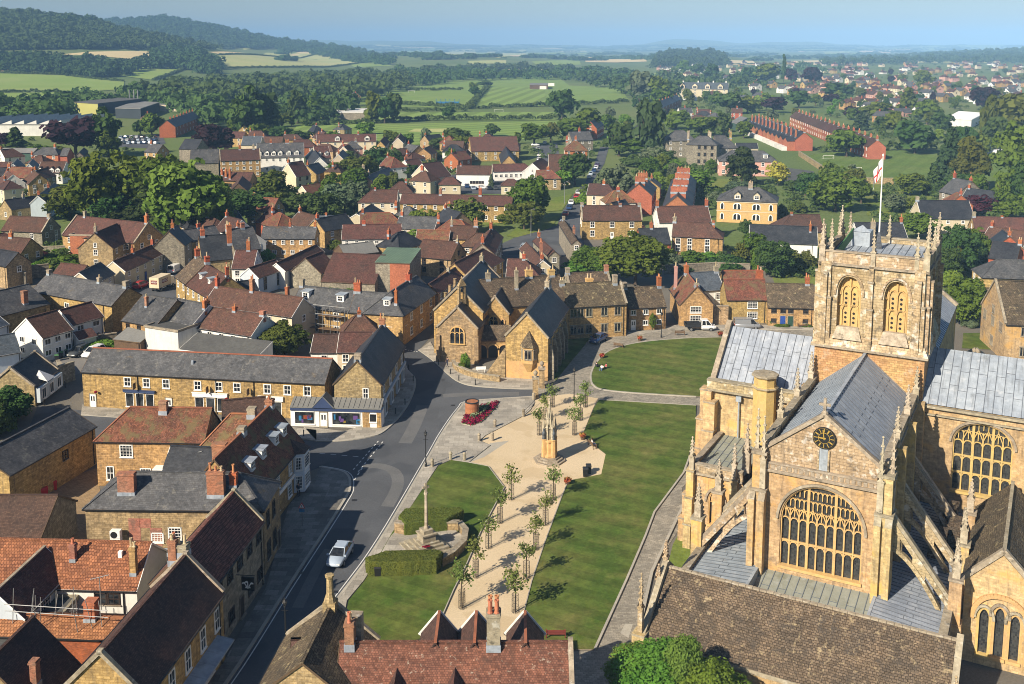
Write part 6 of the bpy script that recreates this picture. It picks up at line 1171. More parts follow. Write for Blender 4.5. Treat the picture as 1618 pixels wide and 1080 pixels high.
b=MB();buttress(b,-16.0,-15.2,10.9,11.7,0,8.4,0,3,-1,0,.4);ap('buttress',b,['abbey','coping'])
pinnacle(-15.3,10.6,8.6,12.2,.5);pinnacle(-10.7,10.4,8.6,12.4,.45);pinnacle(-10.0,12.5,8.6,14.0,.75)
for s in(-1,1):
 b=MB();x=s*11.2;ys=(-5.0,20.6)if s>0 else(-5.0,10.9);b.box(min(x,x-s*.6),max(x,x-s*.6),ys[0],ys[1],0,5.3,0);ap('aisle_wall',b,['abbey'])
 parapet('parapet',(x-s*.3,ys[0]),(x-s*.3,ys[1]),5.1,5.7,.5,wall='abbey_pale')
lead_roof('aisle_roof',(-10.9,10.9,5.2),(-10.9,-6.2,5.2),(-5.2,-6.2,5.75),(-5.2,10.9,5.75),.62);lead_roof('aisle_roof',(10.9,-6.4,5.2),(10.9,20.6,5.2),(5.2,20.6,5.75),(5.2,-6.4,5.75),.62)
lead_roof('ambulatory_roof',(-5.2,-4.9,4.35),(5.2,-4.9,4.35),(5.2,0,5.25),(-5.2,0,5.25),.72,'leadgreen');lead_roof('ambulatory_roof',(5.2,-6.8,4.2),(5.2,-4.9,4.3),(-5.2,-4.9,4.3),(-5.2,-6.8,4.2),.7)
for q in(-5.25,5.0):b=MB();b.box(q,q+.25,-6.4,0,4.2,5.8);ap('kerb',b,['lead'])
b=MB()
for x,y in((8.2,9),(9.6,12),(8.6,15.5)):b.box(x,x+1.5,y,y+2.2,5.4,7.6+ru(0,.6));b.box(x-.08,x+1.58,y-.08,y+2.28,7.6,7.7)
ap('vent_housing',b,['stonetile'])
def flyer(s,v,zt=13.3,zb=6.2,uo=11.0):
 b=MB();A=(s*5.6,v,zt);B_=(s*uo,v,zb)
 b.bar(A,B_,.55,.5,1);b.bar((A[0],v,zt-.45),(B_[0],v,zb-.45),.75,.42,0)
 pts=[(s*lerp(5.7,uo-.5,t),v,lerp(zt-3.2,zb-1.6,t)+1.15*math.sin(math.pi*t)*(1-t*.3))for t in[i/9 for i in range(10)]]
 for p,q in zip(pts,pts[1:]):
  b.bar(p,q,.5,.36,0)
  ta=lambda w:lerp(zt,zb,(abs(w[0])-5.6)/(uo-5.6))-.6
  if abs(p[0])<8.6:
   if abs(p[0])<6.3 or abs(p[0])>7.7:b.hexa(((p[0],v-.14,p[2]),(q[0],v-.14,q[2]),(q[0],v+.14,q[2]),(p[0],v+.14,p[2]),(p[0],v-.14,ta(p)),(q[0],v-.14,ta(q)),(q[0],v+.14,ta(q)),(p[0],v+.14,ta(p))),0)
 for an in(0,1):b.bar((s*6.9,v,pts[2][2]+.2),(s*6.9,v,pts[2][2]+2.2),.12,.2,0);b.bar((s*6.3,v,pts[2][2]+1.1),(s*7.6,v,pts[2][2]+.9),.2,.12,0)
 ap('flying_buttress',b,['abbey_pale','coping'])
 b=MB();x=s*(uo+.35);b.box(x-.5,x+.5,v-.55,v+.55,0,8.4);b.box(x-.6,x+.6,v-.65,v+.65,8.3,8.5,1);b.box(x-.62 if s<0 else x-.5,x+.62 if s>0 else x+.5,v-.7,v+.7,0,4.5);ap('pier',b,['abbey','coping'])
 pinnacle(x,v,8.5,11.8,.6);pinnacle(x-s*.1,v+.9,5.4,9.6,.5)
for v in(.7,7.2):flyer(-1,v)
for v in(.3,7.2,14.2):flyer(1,v)
b=MB();u0,u1=-12.0,12.3;rz,rv,evz,ev=6.5,-6.4,2.8,-11.6
b.poly([(u0,ev,0),(u1,ev,0),(u1,ev,evz),(u0,ev,evz)]);
for x in(u0,u1):b.poly([(x,ev,0),(x,ev,evz),(x,rv,rz),(x,rv+1.4,rz-1),(x,rv+1.4,0)][::1 if x==u0 else-1])
ap('wall',b,['abbey'])
b=MB();grid_slope(b,(u0+.2,ev-.3,evz-.05),(u1-.2,ev-.3,evz-.05),(u1-.2,rv,rz+.15),(u0+.2,rv,rz+.15),0,.035,1.0);b.poly([(u1,rv,rz+.1),(u1,rv+1.6,rz-1.1),(u0,rv+1.6,rz-1.1),(u0,rv,rz+.1)][::-1],0)
for i in range(40):x=lerp(u0,u1,(i+.5)/40);b.bar((x-.29,rv,rz+.2),(x+.29,rv,rz+.2+ru(-.03,.03)),.3,.16,1)
ap('roof',b,['stonetile','coping'])
b=MB();b.box(u0-.2,u1+.2,ev-.35,ev+.1,evz-.45,evz-.1,0)
for x in(u0,u1):b.bar((x,ev-.3,evz+.15),(x,rv,rz+.5),.5,.5,0);b.bar((x,rv,rz+.5),(x,rv+1.5,rz-.7),.5,.5,0)
ap('coping',b,['coping'])
for q in((u0-.8,u0+.3,ev-.8,ev+.3,0,3.2,0,2,-1,0,.3),(u0-.7,u0+.3,rv-.5,rv+.5,0,6.0,0,2,-1,0,.3),(u1-.3,u1+.8,ev-.8,ev+.3,0,3.2,0,2,1,0,.3)):b=MB();buttress(b,*q);ap('buttress',b,['abbey','coping'])
for u,v,z0,z1 in((u0-.2,ev-.3,3.3,8.6),(u0-.1,rv+.3,6.3,9.0),(u0-.2,rv-1.2,5.0,7.4),(u1+.2,ev-.3,3.3,7.0)):pinnacle(u,v,z0,z1,.42,'canvas' if False else 'abbey_pale')
b=MB();holed(b,[(5.5,0),(21,0),(21,16.3),(5.5,16.3)],[arch(9.0,14.5,7.6,12.8,15.0,12,.95)],0,.7,20.7);b.poly([(21,20.7,0),(21,33,0),(21,33,16.3),(21,26.9,20.8),(21,20.7,16.3)]);b.poly([(21,33,0),(5.5,33,0),(5.5,33,16.3),(21,33,16.3)]);ap('wall',b,['abbey'])
church_window(Matrix.Translation((0,20.7,0)),9.0,14.5,7.6,12.8,15.0,6,(9.4,11.2),12.9,.5,.95,.14,(2,4),2)
lead_roof('roof',(5.6,20.5,16.4),(21,20.5,16.4),(21,27,20.6),(5.6,27,20.6),.85);lead_roof('roof',(21,33.2,16.4),(5.6,33.2,16.4),(5.6,27,20.6),(21,27,20.6),.85)
b=MB();b.box(5.4,21.2,20.25,20.9,16.0,16.25,0);b.box(5.4,21.2,20.4,20.8,15.2,15.35,0);ap('cornice',b,['coping'])
b=MB();buttress(b,15.6,16.6,19.8,20.8,0,13,0,3,0,-1,.4);b.box(16.6,21,19.5,20.7,0,7,0);ap('buttress',b,['abbey','coping'])
def north_chapel():
 u0,u1,v0,v1,zw,zr=11.9,17.6,2.4,18.5,7.4,10.3;um=(u0+u1)/2
 b=MB();hol=[arch(13.1,14.05,1.0,4.3,5.2,6),arch(14.3,15.25,1.0,4.7,5.6,6),arch(15.5,16.45,1.0,4.3,5.2,6)]
 holed(b,[(u0,0),(u1,0),(u1,zw),(um,zr),(u0,zw)],hol,0,.45,v0);b.poly([(u0,v0,0),(u0,v0,zw),(u0,v1,zw),(u0,v1,0)]);b.poly([(u1,v0,0),(u1,v1,0),(u1,v1,zw),(u1,v0,zw)]);ap('wall',b,['abbey'])
 b=MB();e=.3;k=(zr-zw)/(um-u0)
 grid_slope(b,(u0-e,v1,zw-e*k+.15),(u0-e,v0+.3,zw-e*k+.15),(um,v0+.3,zr+.15),(um,v1,zr+.15),0,.03,1.0);grid_slope(b,(u1+e,v0+.3,zw-e*k+.15),(u1+e,v1,zw-e*k+.15),(um,v1,zr+.15),(um,v0+.3,zr+.15),0,.03,1.0)
 b.bar((um,v0+.2,zr+.22),(um,v1,zr+.22),.3,.16,1);ap('roof',b,['stonetile','coping'])
 b=MB();b.bar((u0-.3,v0+.1,zw+.05),(um,v0+.1,zr+.42),.5,.4);b.bar((u1+.3,v0+.1,zw+.05),(um,v0+.1,zr+.42),.5,.4);ap('coping',b,['coping'])
 M=Matrix.Translation((0,v0,0))
 for x0,x1,zs,za in((13.1,14.05,4.3,5.2),(14.3,15.25,4.7,5.6),(15.5,16.45,4.3,5.2)):church_window(M,x0,x1,1.0,zs,za,1,(),9,.35,1.0,.1,(),0)
 h=MB();pline(h,arch(12.6,16.95,.9,4.2,6.6,14,.9)[1:],.38,.3,-.08);ap('hood_mould',h,'abbey_gold',M)
north_chapel()
gable_block(-4.9,5.4,31.8,63,16.6,20.7,'v',ends=(0,1),step=.85)
gable_block(5.4,11,33,63,8.5,10.5,'v',ends=(0,1));gable_block(-11,-4.9,33,63,8.5,10.5,'v',ends=(0,1))
# ---- the almshouse and its chapel
def almshouse():
 a=G(755,600)
 r=thing('almshouse','gabled golden stone almshouse with chapel, bellcote and an oriel window','almshouse',(a.x,a.y,0));HPOS.append((a.x,a.y+12,16,'the almshouse'))
 SW=dict(style='stonemull',size=(1.1,1.35))
 vol(r,(763,494),(797,447),7.6,8.6,'darkslate','ham',ends='cc',pitch=.98,win=0,chim=((.97,.5,1.2,1.0,.7,ST,2),))
 FM,W,D,H_=vol(r,(754.5,520),(770,499),6.0,6.9,'darkslate','stone',ends='cg',pitch=1.0,win=0)
 LM=FM@Matrix.Translation((0,D,0))@Matrix.Rotation(-math.pi/2,4,'Z')
 def arched(M,x,z,w,h,lights):
  g=MB();A_=arch(x-w/2,x+w/2,z,z+h*.6,z+h,8,.9);g.poly([(p,-.03,q)for p,q in A_]);o=link('window',g.mesh('window',['glass']),r,M)
  t=MB();
  for p,q in zip(A_[1:],A_[2:]):t.bar((p[0],-.08,p[1]),(q[0],-.08,q[1]),.22,.2,0,up=(0,1,0))
  for i in range(1,lights):xx=x-w/2+w*i/lights;t.box(xx-.06,xx+.06,-.12,0,z,zarch(xx,x-w/2,x+w/2,z+h*.6,z+h))
  for i in range(lights):pline(t,arc(x-w/2+w*i/lights,x-w/2+w*(i+1)/lights,z+h*.55,.35,4),.1,.14,-.08)
  t.box(x-w/2-.2,x+w/2+.2,-.22,0,z-.18,z);link('tracery',t.mesh('tracery',['abbey_gold']),o,M)
 arched(LM,D/2,3.4,2.4,2.9,3)
 b=MB();b.box(-.2,.5,-.35,0,0,4.8);b.box(D-.5,D+.2,-.35,0,0,4.8);b.build('buttress',['stone'],r,LM)
 p=G(729.5,462,11.2);b=MB();
 for s in(-1,1):b.box(s*.62-.2,s*.62+.2,-.3,.3,-1.6,1.2)
 b.box(-.85,.85,-.35,.35,-2.4,-1.4);pts=arc(-.5,.5,1.1,.7,8);pline(b,pts,.3,.55,0);b.hexa(((-.95,-.4,1.4),(.95,-.4,1.4),(.95,.4,1.4),(-.95,.4,1.4),(-.08,-.15,2.9),(.08,-.15,2.9),(.08,.15,2.9),(-.08,.15,2.9)));b.lathe([(.1,2.8),(.2,3.1),(.03,3.4)],6)
 o=b.build('bellcote',['stone'],r,Matrix.Translation(p)@Matrix.Rotation(R(35),4,'Z')@Matrix.Scale(.85,4))
 b=MB();b.lathe([(.28,0),(.22,.2),(.12,.5),(.02,.55)],10);link('bell',b.mesh('bell',['iron']),o,Matrix.Translation(p+Vector((0,0,.1))))
 FM,W,D,H_=vol(r,(804,497),(815,478),6.2,4.9,'darkslate','ham',ends='cg',pitch=1.2,win=0);LM=FM@Matrix.Translation((0,D,0))@Matrix.Rotation(-math.pi/2,4,'Z')
 arched(LM,D*.45,3.6,1.7,2.3,2);arched(LM,D*.78,4.4,.6,1.1,1)
 FM,W,D,H_=vol(r,(752,537),(806,537),3.2,514,'stonetile','ham',lean=True,pitch=.75,win=0,gut=False)
 for i in range(3):
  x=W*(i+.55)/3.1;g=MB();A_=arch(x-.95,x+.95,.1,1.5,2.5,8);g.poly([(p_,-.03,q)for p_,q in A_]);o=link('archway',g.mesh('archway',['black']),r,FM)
  t=MB();pline(t,A_[1:],.24,.3,-.1);link('arch_mould',t.mesh('arch_mould',['abbey_gold']),o,FM)
 FM,W,D,H_=vol(r,(866,535),(897,486),6.9,6.9,'darkslate','ham',ends='cg',pitch=1.07,win=0,chim=((.97,.5,1.4,2.2,.8,ST,4),),copemat='coping')
 for f in(.15,.32,.5,.68,.85):
  for z in(1.0,4.2):add_window(r,FM,f*W,z,1.1,1.6,'stonemull')
 for f in(.06,.24,.41,.59,.77):
  b=MB();b.box(f*W-.35,f*W+.35,-.8,0,0,3.6);b.hexa(((f*W-.35,-.8,3.6),(f*W+.35,-.8,3.6),(f*W+.35,0,3.6),(f*W-.35,0,3.6),(f*W-.35,-.4,5.6),(f*W+.35,-.4,5.6),(f*W+.35,0,5.6),(f*W-.35,0,5.6)));b.build('buttress',['greystone'],r,FM)
 LM=FM@Matrix.Translation((0,D,0))@Matrix.Rotation(-math.pi/2,4,'Z');x=D*.56
 b=MB();b.box(0,D,-.06,0,0.02,2.9);b.build('lower_wall',['abbey_gold'],r,LM)
 P_=[(x-1.3,0),(x-.75,-1.0),(x+.75,-1.0),(x+1.3,0)]
 b=MB();b.prism(P_,2.9,5.6);c0=(x,0)
 b.hexa([(x-.3,-.05,1.2),(x+.3,-.05,1.2),(x+.3,0,1.2),(x-.3,0,1.2),(P_[1][0],-1.0,2.9),(P_[2][0],-1.0,2.9),(P_[3][0],0,2.9),(P_[0][0],0,2.9)]);o=b.build('oriel',['abbey_gold'],r,LM)
 b=MB();ap_=(x,-.1,8.1);Q=[(x-1.55,.1),(x-.9,-1.25),(x+.9,-1.25),(x+1.55,.1)]
 for i in range(3):b.poly([(*Q[i],5.55),(*Q[i+1],5.55),ap_])
 link('roof',b.mesh('roof',['stonetile']),o,LM)
 for M,w in((LM@Matrix.Translation((x,-1.02,3.6)),1.1),)+tuple((LM@Matrix.Translation((x+s*1.03,-.5,3.6))@Matrix.Rotation(s*math.atan2(1.0,.55),4,'Z')@Matrix.Translation((0,-.02,0)),.7)for s in(-1,1)):link('window',win_mesh(w,1.5,'stonemull'),o,M)
 b=MB();b.hexa(((-3.6,-.3,0),(0,-.3,0),(0,1.6,0),(-3.6,1.6,0),(-.4,-.1,4.6),(0,-.1,4.6),(0,1.2,4.6),(-.4,1.2,4.6)));b.build('battered_buttress',['stone'],r,LM)
 FM,W,D,H_=vol(r,(897,485.5),(990,480),6.0,447,'stonetile','ham',ends='gc',pitch=.82,win=dict(f=[.1,.22,.36,.62,.85],style='stonemull',size=(1.2,1.6),l=0,r=0),chim=((.0,.5,.9,.8,.8,ST,2),(.9,.45,1.5,.8,.8,ST,0),(.48,.55,.9,1.3,.8,'abbey_gold',2)))
 vol(r,(766,487),(897,478),6.6,439,'stonetile','ham',ends='gg',pitch=.75,win=0,chim=((.12,.5,1.4,.8,.8,ST,1),(.62,.5,1.5,1.3,.8,'abbey_gold',2),(.43,.3,2.0,.6,.6,ST,1),(.9,.5,1.3,1.2,.8,'abbey_gold',2)))
 vol(r,(900,452),(965,449),6.2,431,'stonetile','greystone',ends='cc',pitch=.8,win=0,chim=((.02,.5,1.3,.8,.8,ST,0),(.97,.5,1.5,.8,.8,OB,0)))
 b=MB();b.box(-.5,22,-2.2,-2.0,0.02,.05)
 for px,py in((704,500),(711,487),(719,476)):
  q=G(px,py,2);b=MB();b.box(-.4,.4,-.4,.4,0,5.2);b.lathe([(.35,5.2),(.3,5.5),(.26,6.5),(.36,6.7)],8);b.build('chimney',['stone'],r,Matrix.Translation((q.x,q.y,0)))
almshouse()
def garden_wall(lb,px,h,mat='stone',w=.4,name='garden_wall'):
 q=[Vector(G2(*p))for p in px];b=MB()
 for a,c in zip(q,q[1:]):
  b.bar((a.x,a.y,h/2),(c.x,c.y,h/2),w,h,0);b.bar((a.x,a.y,h+.06),(c.x,c.y,h+.06),w+.16,.14,1)
 o=b.build(name,[mat,'coping']);tag(o,lb,'wall');HPOS.append((q[0].x,q[0].y,2,lb));return o
garden_wall('low curved stone wall round the almshouse forecourt',SM([(716,578),(722,586),(740,594),(765,600),(790,604)],3),1.0)
garden_wall('stone garden wall with a door between the close cottages',[(1127,512),(1150,512)],3.6)
garden_wall('old stone wall below the gardens by the curved lane',[(40,452),(48,440),(78,437)],3.0,'greystone')
garden_wall('long garden wall under the brick wing',[(68,403),(170,399)],2.2,'greystone');garden_wall('low stone wall behind the close gardens',[(1050,432),(1130,428),(1185,430)],2.0,'greystone')
garden_wall('pale stone wall along the football field',[(1262,246),(1300,271),(1355,290),(1412,291)],2.4,'stone');garden_wall('dark wall round the parking court',[(64,568),(130,549),(185,541)],1.8,'greystone');garden_wall('tall rubble wall beside the low slate shop',[(94,608),(118,600)],3.0,'greystone')
garden_wall('stone wall beside the shop lane entrance',[(92,584),(104,601)],1.6,'greystone')
SCH=H('school_hall','stone slated abbey school hall with a tall coped gable end',(1589,512),(1720,517),6.4,446,'stonetile','abbey',cat='school',ends='cg',pitch=.9,win=dict(f=2,style='stonemull',size=(1.5,1.6)))
def front_house():
 A=G(545,1120,5.0);
 r,FM,W,D,H_=house('school_house','brown lichened tile roof with three pointed dormers and a tall stack with orange pots',(528,1128),(905,1128),4.6,1017,'lichentile','stone',pitch=.95,ends='gc',win=0,jit=.04,chim=((.665,.5,2.7,1.0,1.1,ST,0),(.04,.5,1.9,.7,1.0,'oldbrick',2)),ridge='lichentile')
 zt=4.6+H_
 for i in range(4):
  o=sub('pot',pot_mesh('pot',True),r);o.matrix_basis=MW[r.name].inverted()@FM@Matrix.Translation((W*.665+(-.25 if i%2 else .25),D/2+(-.3 if i<2 else .3),zt+2.7))@Matrix.Scale(1.25,4)
 for px in(690,754,838):
  f=(px-528)/377.;x=W*f-.3
  b=MB();hw=1.5;y0,y1=D*.5-.3,D*.5+4.0;zr=zt+.15;ze_=zr-1.9
  for s in(-1,1):b.hexa(((x,y0,zr),(x+s*hw,y0,ze_),(x+s*hw,y1,ze_),(x,y1,zr),(x,y0,zr+.14),(x+s*hw,y0,ze_+.14),(x+s*hw,y1,ze_+.14),(x,y1,zr+.14)),0)
  b.bar((x,y0,zr+.16),(x,y1,zr+.16),.22,.12,2);b.poly([(x-hw+.1,y1-.3,ze_),(x,y1-.3,zr),(x+hw-.1,y1-.3,ze_)],1);b.box(x-hw+.12,x+hw-.12,y1-3.0,y1-.25,ze_-2.6,ze_,1)
  o=b.build('dormer',['darktile','cream','ridge'],r,FM)
  c=MB()
  for s in(-1,1):c.bar((x,y1+.06,zr+.1),(x+s*(hw+.12),y1+.06,ze_-.02),.1,.26,0)
  link('bargeboard',c.mesh('bargeboard',['frame']),o,FM)
 for px in(623,717):
  x=W*((px-528)/377.);b=MB();hw=1.0;y=D*.03;z=4.6+H_*.06+1.0
  for s in(-1,1):b.hexa(((x,y,z+.9),(x+s*hw,y,z-.6),(x+s*hw,y+2.2,z-.6),(x,y+2.2,z+.9),(x,y,z+1.03),(x+s*hw,y,z-.47),(x+s*hw,y+2.2,z-.47),(x,y+2.2,z+1.03)),0)
  b.poly([(x-hw+.1,y+.1,z-.6),(x+hw-.1,y+.1,z-.6),(x,y+.1,z+.9)],1);b.build('dormer',['darktile','stone'],r,FM)
  vol(r,(845,1120),(898,1122),4.2,1036,'darktile','stone',ends='gc',win=0,pitch=.9);vol(r,(452,1110),(540,1108),4.0,1012,'darktile','stone',ends='gg',win=0,pitch=.95)
 b=MB();q=FM@Vector((0,0,0))
front_house()
r,FM,W,D,H_=H('stone_slate_house','steep stone slated house with a slender octagonal stack by the street',(455.6,1003.6),(402,1103),5.5,1026,'stonetile','stone',ends='cg',pitch=.8,win=0,Dd=7.4)
zr=5.5+H_+.2
b=MB();x=.5;b.box(x-.5,x+.5,D/2-.5,D/2+.5,zr-1.4,zr+.35);b.lathe([(.52,zr+.35),(.30,zr+1.0),(.27,zr+2.3),(.38,zr+2.42),(.38,zr+2.56),(.24,zr+2.6)],8,(x,D/2));b.build('chimney',['stone'],r,FM)
b=MB();b.box(2.6,3.5,D*.8,D*.8+1.0,5.0,zr+.9);b.build('chimney',['coping'],r,FM)
# ---- things in the square and the streets
def at(x,y):p=G(x,y);return Vector((p.x,p.y,0))
def put(b,name,mats,label,cat,p,rz=0,group=None,smooth=False):
 o=b.build(name,mats,None,Matrix.Translation(p)@Matrix.Rotation(rz,4,'Z'),smooth);return tag(o,label,cat,group)
def part(root,name,b,mats,M=None,smooth=False):return sub(name,b.mesh(name,mats,smooth),root,M)
def memorial():
 p=at(868,727);r=thing('memorial','tall carved stone memorial with statue niches and a pinnacled spire','monument',p,.2);HPOS.append((p.x,p.y,2,'carved stone memorial'))
 b=MB()
 for i,(q,z)in enumerate(((2.1,.22),(1.75,.44),(1.4,.66))):b.lathe([(q,z-.24 if i else 0),(q,z)],8,rot=.39)
 part(r,'steps',b,['coping'])
 b=MB();b.lathe([(1.0,.66),(1.02,.9),(.82,1.1),(.8,2.6),(.95,2.7),(.95,2.9),(.7,3.0)],8,rot=.39)
 for k in range(4):a=k*math.pi/2+.4;b.lathe([(.34,.7),(.3,2.9),(.36,3.0),(.25,3.1)],6,(.85*math.cos(a),.85*math.sin(a)))
 part(r,'base',b,['abbey_gold'])
 b=MB();b.lathe([(.6,2.9),(.55,4.4),(.68,4.5),(.46,4.7),(.38,5.6),(.44,5.7),(.32,5.8),(.06,8.0),(.14,8.08),(.03,8.3)],8,rot=.39)
 for k in range(8):
  a=k*math.pi/4+.2;q=.84 if k%2==0 else .68;c=(q*math.cos(a),q*math.sin(a));b.lathe([(.14,3.0),(.12,4.5),(.17,4.55),(.02,5.7 if k%2==0 else 5.2)],4,c)
  c=(.42*math.cos(a),.42*math.sin(a));b.lathe([(.1,4.5),(.09,5.7),(.02,6.6)],4,c)
 part(r,'spire',b,['limestone'])
 for k in range(4):
  a=k*math.pi/2+.4;b=MB();b.lathe([(.22,0),(.2,.5),(.26,.9),(.14,1.15),(.13,1.2),(.12,1.4),(.03,1.5)],8);part(r,'statue',b,['bluslate'],Matrix.Translation((.9*math.cos(a),.9*math.sin(a),3.02)))
memorial()
def war_memorial():
 p=at(674,866);r=thing('war_memorial','stone war memorial cross on a tall octagonal shaft with stepped base','monument',p,.55);HPOS.append((p.x,p.y,3,'war memorial cross'))
 b=MB()
 for q,z in((2.2,.3),(1.8,.55),(1.4,.8),(1.05,1.0)):b.box(-q,q,-q,q,z-.3,z)
 part(r,'steps',b,['coping'])
 b=MB();b.box(-.75,.75,-.75,.75,.9,1.7);b.box(-.85,.85,-.85,.85,1.7,1.85);b.box(-.55,.55,-.55,.55,1.85,2.25);part(r,'plinth',b,['coping'])
 b=MB();b.lathe([(.3,2.2),(.2,2.6),(.15,6.0),(.24,6.1),(.2,6.3)],8);part(r,'shaft',b,['limestone'])
 b=MB();b.box(-.11,.11,-.1,.1,6.2,7.3);b.box(-.36,.36,-.09,.09,6.72,6.95);part(r,'cross',b,['limestone'])
 b=MB()
 for k in range(9):b.lathe([(.13,1.0),(.17,1.03),(.1,1.05)],8,(-1.1+ru(-.2,.3)+.3*k*.3,-1.3+ru(-.2,.2)))
 part(r,'wreath',b,['flowers_red'])
war_memorial()
garden_wall('octagonal stone screen wall behind the war memorial cross',[(706,838),(726,838),(736,850),(733,868),(715,886),(697,896)],1.0,'stone',.5)
garden_wall('short stone wall end beside the hedge near the war memorial cross',[(625,842),(641,845)],1.3,'stone',.5)
def hedge(lb,px,h):
 w=clean2([G2(*p)for p in px]);c=sum((Vector(p)for p in w),Vector((0,0)))/len(w);b=MB();n=len(w)
 rings=[(0,1),(h*.55,1.01),(h*.93,1.0),(h,.97)]
 dens=[]
 for i in range(n):
  for k in range(10):dens.append(Vector(w[i]).lerp(Vector(w[(i+1)%n]),k/10))
 m=len(dens);i0=0
 for z,s in rings:
  for q in dens:v=c+(q-c)*s;b.v.append((v.x-c.x+ru(-.03,.03),v.y-c.y+ru(-.03,.03),z+(ru(-.03,.03)if z else 0)))
 for j in range(3):
  for i in range(m):k=(i+1)%m;b.f.append((j*m+i,j*m+k,(j+1)*m+k,(j+1)*m+i));b.m.append(0)
 k=len(b.v);b.v.append((0,0,h+.03))
 for i in range(m):b.f.append((3*m+i,3*m+(i+1)%m,k));b.m.append(0)
 for f in list(b.f):
  a=[Vector(b.v[q])for q in f[:3]];ar=(a[1]-a[0]).cross(a[2]-a[0]);
  for t in range(int(min(160,ar.length*60))+1):
   u,v=rnd(),rnd();u,v=(u,v)if u+v<1 else(1-u,1-v);p=a[0]+(a[1]-a[0])*u+(a[2]-a[0])*v
   if len(f)==4 and rnd()<.5:d4=Vector(b.v[f[3]]);p=a[0]+(d4-a[0])*u+(a[2]-a[0])*v
   e=Vector((ru(-1,1),ru(-1,1),ru(-1,1))).normalized()*.055;g=Vector((ru(-1,1),ru(-1,1),ru(-1,1))).normalized()*.055
   b.poly([p-e-g,p+e-g,p+e+g,p-e+g],1)
 put(b,'hedge',['hedge_green','leaf_olive'],lb,'hedge',Vector((c.x,c.y,0)))
hedge('clipped green hedge on the far side of the war memorial',[(630,836),(640,848),(706,840),(733,826),(726,822),(640,824)],1.6)
hedge('long clipped hedge in front of the war memorial by the road',[(578,905),(584,912),(640,912),(689,909),(700,895),(690,892),(610,894)],1.7)
def street_tree_mesh(seed):
 rr=random.Random(seed);b=MB();H_=4.1
 b.tube((0,0,0),(.03,0,2.4),.07,.05,6,0);tips=[]
 for i in range(13):
  a=rr.random()*6.28;z0=rr.uniform(1.7,3.0);l=rr.uniform(.6,1.15)*(1.25-(z0-1.7)*.35);e=(math.cos(a)*l*.8,math.sin(a)*l*.8,z0+l*rr.uniform(.5,1.1));b.tube((0,0,z0),e,.025,.012,4,0);tips.append(e)
  m=(e[0]*.55,e[1]*.55,lerp(z0,e[2],.55));tips.append(m)
 b.tube((.03,0,2.4),(0,0,3.9),.05,.015,5,0);tips+=[(0,0,3.9),(0,0,3.4),(0,0,2.9)]
 tr=MB();tr.v,tr.f,tr.m=b.v,b.f,b.m
 c=MB()
 for t in tips:
  for i in range(rr.randint(7,13)):
   p=Vector(t)+Vector((rr.gauss(0,.22),rr.gauss(0,.22),rr.gauss(0,.17)));n=Vector((rr.gauss(0,1),rr.gauss(0,1),rr.gauss(.7,.7))).normalized();e=n.orthogonal().normalized();f=n.cross(e);q=rr.random()*6.28;e,f=e*math.cos(q)+f*math.sin(q),f*math.cos(q)-e*math.sin(q);s=rr.uniform(.09,.17)
   c.poly([p-e*s,p-f*s*.7,p+e*s,p+f*s*.7],0)
 return tr.mesh('trunk',['bark']),c.mesh('crown',['leaf_street'])
STM=[street_tree_mesh(s)for s in range(5)]
def guard_mesh():
 b=MB();R_=.32
 for k in range(12):a=k*math.pi/6;b.tube((R_*math.cos(a),R_*math.sin(a),0),(R_*.92*math.cos(a),R_*.92*math.sin(a),1.85),.014,.014,4)
 for z in(.12,.7,1.3,1.82):
  for k in range(12):a,c=k*math.pi/6,(k+1)*math.pi/6;b.tube((R_*math.cos(a),R_*math.sin(a),z),(R_*math.cos(c),R_*math.sin(c),z),.02,.02,4)
 return b.mesh('tree_guard',['iron'])
GM_=guard_mesh()
ROWL=[(730,961),(752,912),(772,866),(790,826),(808,789),(852,687),(861,663),(873,643)];ROWR=[(814,967),(832,914),(847,868),(862,829),(874,789),(908,687),(917,664),(925,643)]
WHERE=['nearest the school house','second out from the school house','third out from the school house','opposite the second hedge','at the memorial end of the long avenue','just past the carved memorial','in the middle beyond the carved memorial','last before the almshouse gates']
for side,row in(('road',ROWL),('abbey',ROWR)):
 for i,px in enumerate(row):
  p=at(*px);t=thing('street_tree','young tree, %s side of the walk, %s'%(side,WHERE[i]),'tree',p,ru(0,6.28),'young trees lining the gravel walk');s=ru(.9,1.1)*(1.12 if i in(0,)else 1)
  m=STM[(i*2+(side=='abbey')*3)%5];sub('trunk',m[0],t,Matrix.Scale(s,4));sub('crown',m[1],t,Matrix.Scale(s,4))
  o=link('tree_guard',GM_,None,Matrix.Translation(p));tag(o,'iron tree guard, %s side of the walk, %s'%(side,WHERE[i]),'tree guard','iron tree guards along the gravel walk')
def lamp(lb,px,h=4.6):
 p=at(*px);r=thing('street_lamp',lb,'street lamp',p,0,'black lantern street lamps')
 b=MB();b.lathe([(.16,0),(.16,.5),(.1,.6),(.07,1.0),(.05,h-.6),(.09,h-.55),(.05,h-.5)],8);b.bar((-.3,0,h-.9),(.3,0,h-.9),.04,.04);part(r,'post',b,['black'])
 b=MB();b.lathe([(.1,h-.5),(.22,h-.1),(.26,h-.05),(.1,h+.12),(.03,h+.3)],6);o=part(r,'lantern',b,['black']);b=MB();b.lathe([(.09,h-.46),(.2,h-.1)],6,rot=.5);sub('pane',b.mesh('pane',['light']),o)
lamp('black lantern lamp on the kerb opposite the corner shop',(673,738));lamp('black lantern lamp at the mouth of the close lane',(907,633),5.0);lamp('black lantern lamp in front of the white door cottage',(1045,533));lamp('black lantern lamp near the stone slated house by the street',(452,1022),4.4);lamp('black lantern lamp where the tarmac lane bends behind the shops',(262,440))
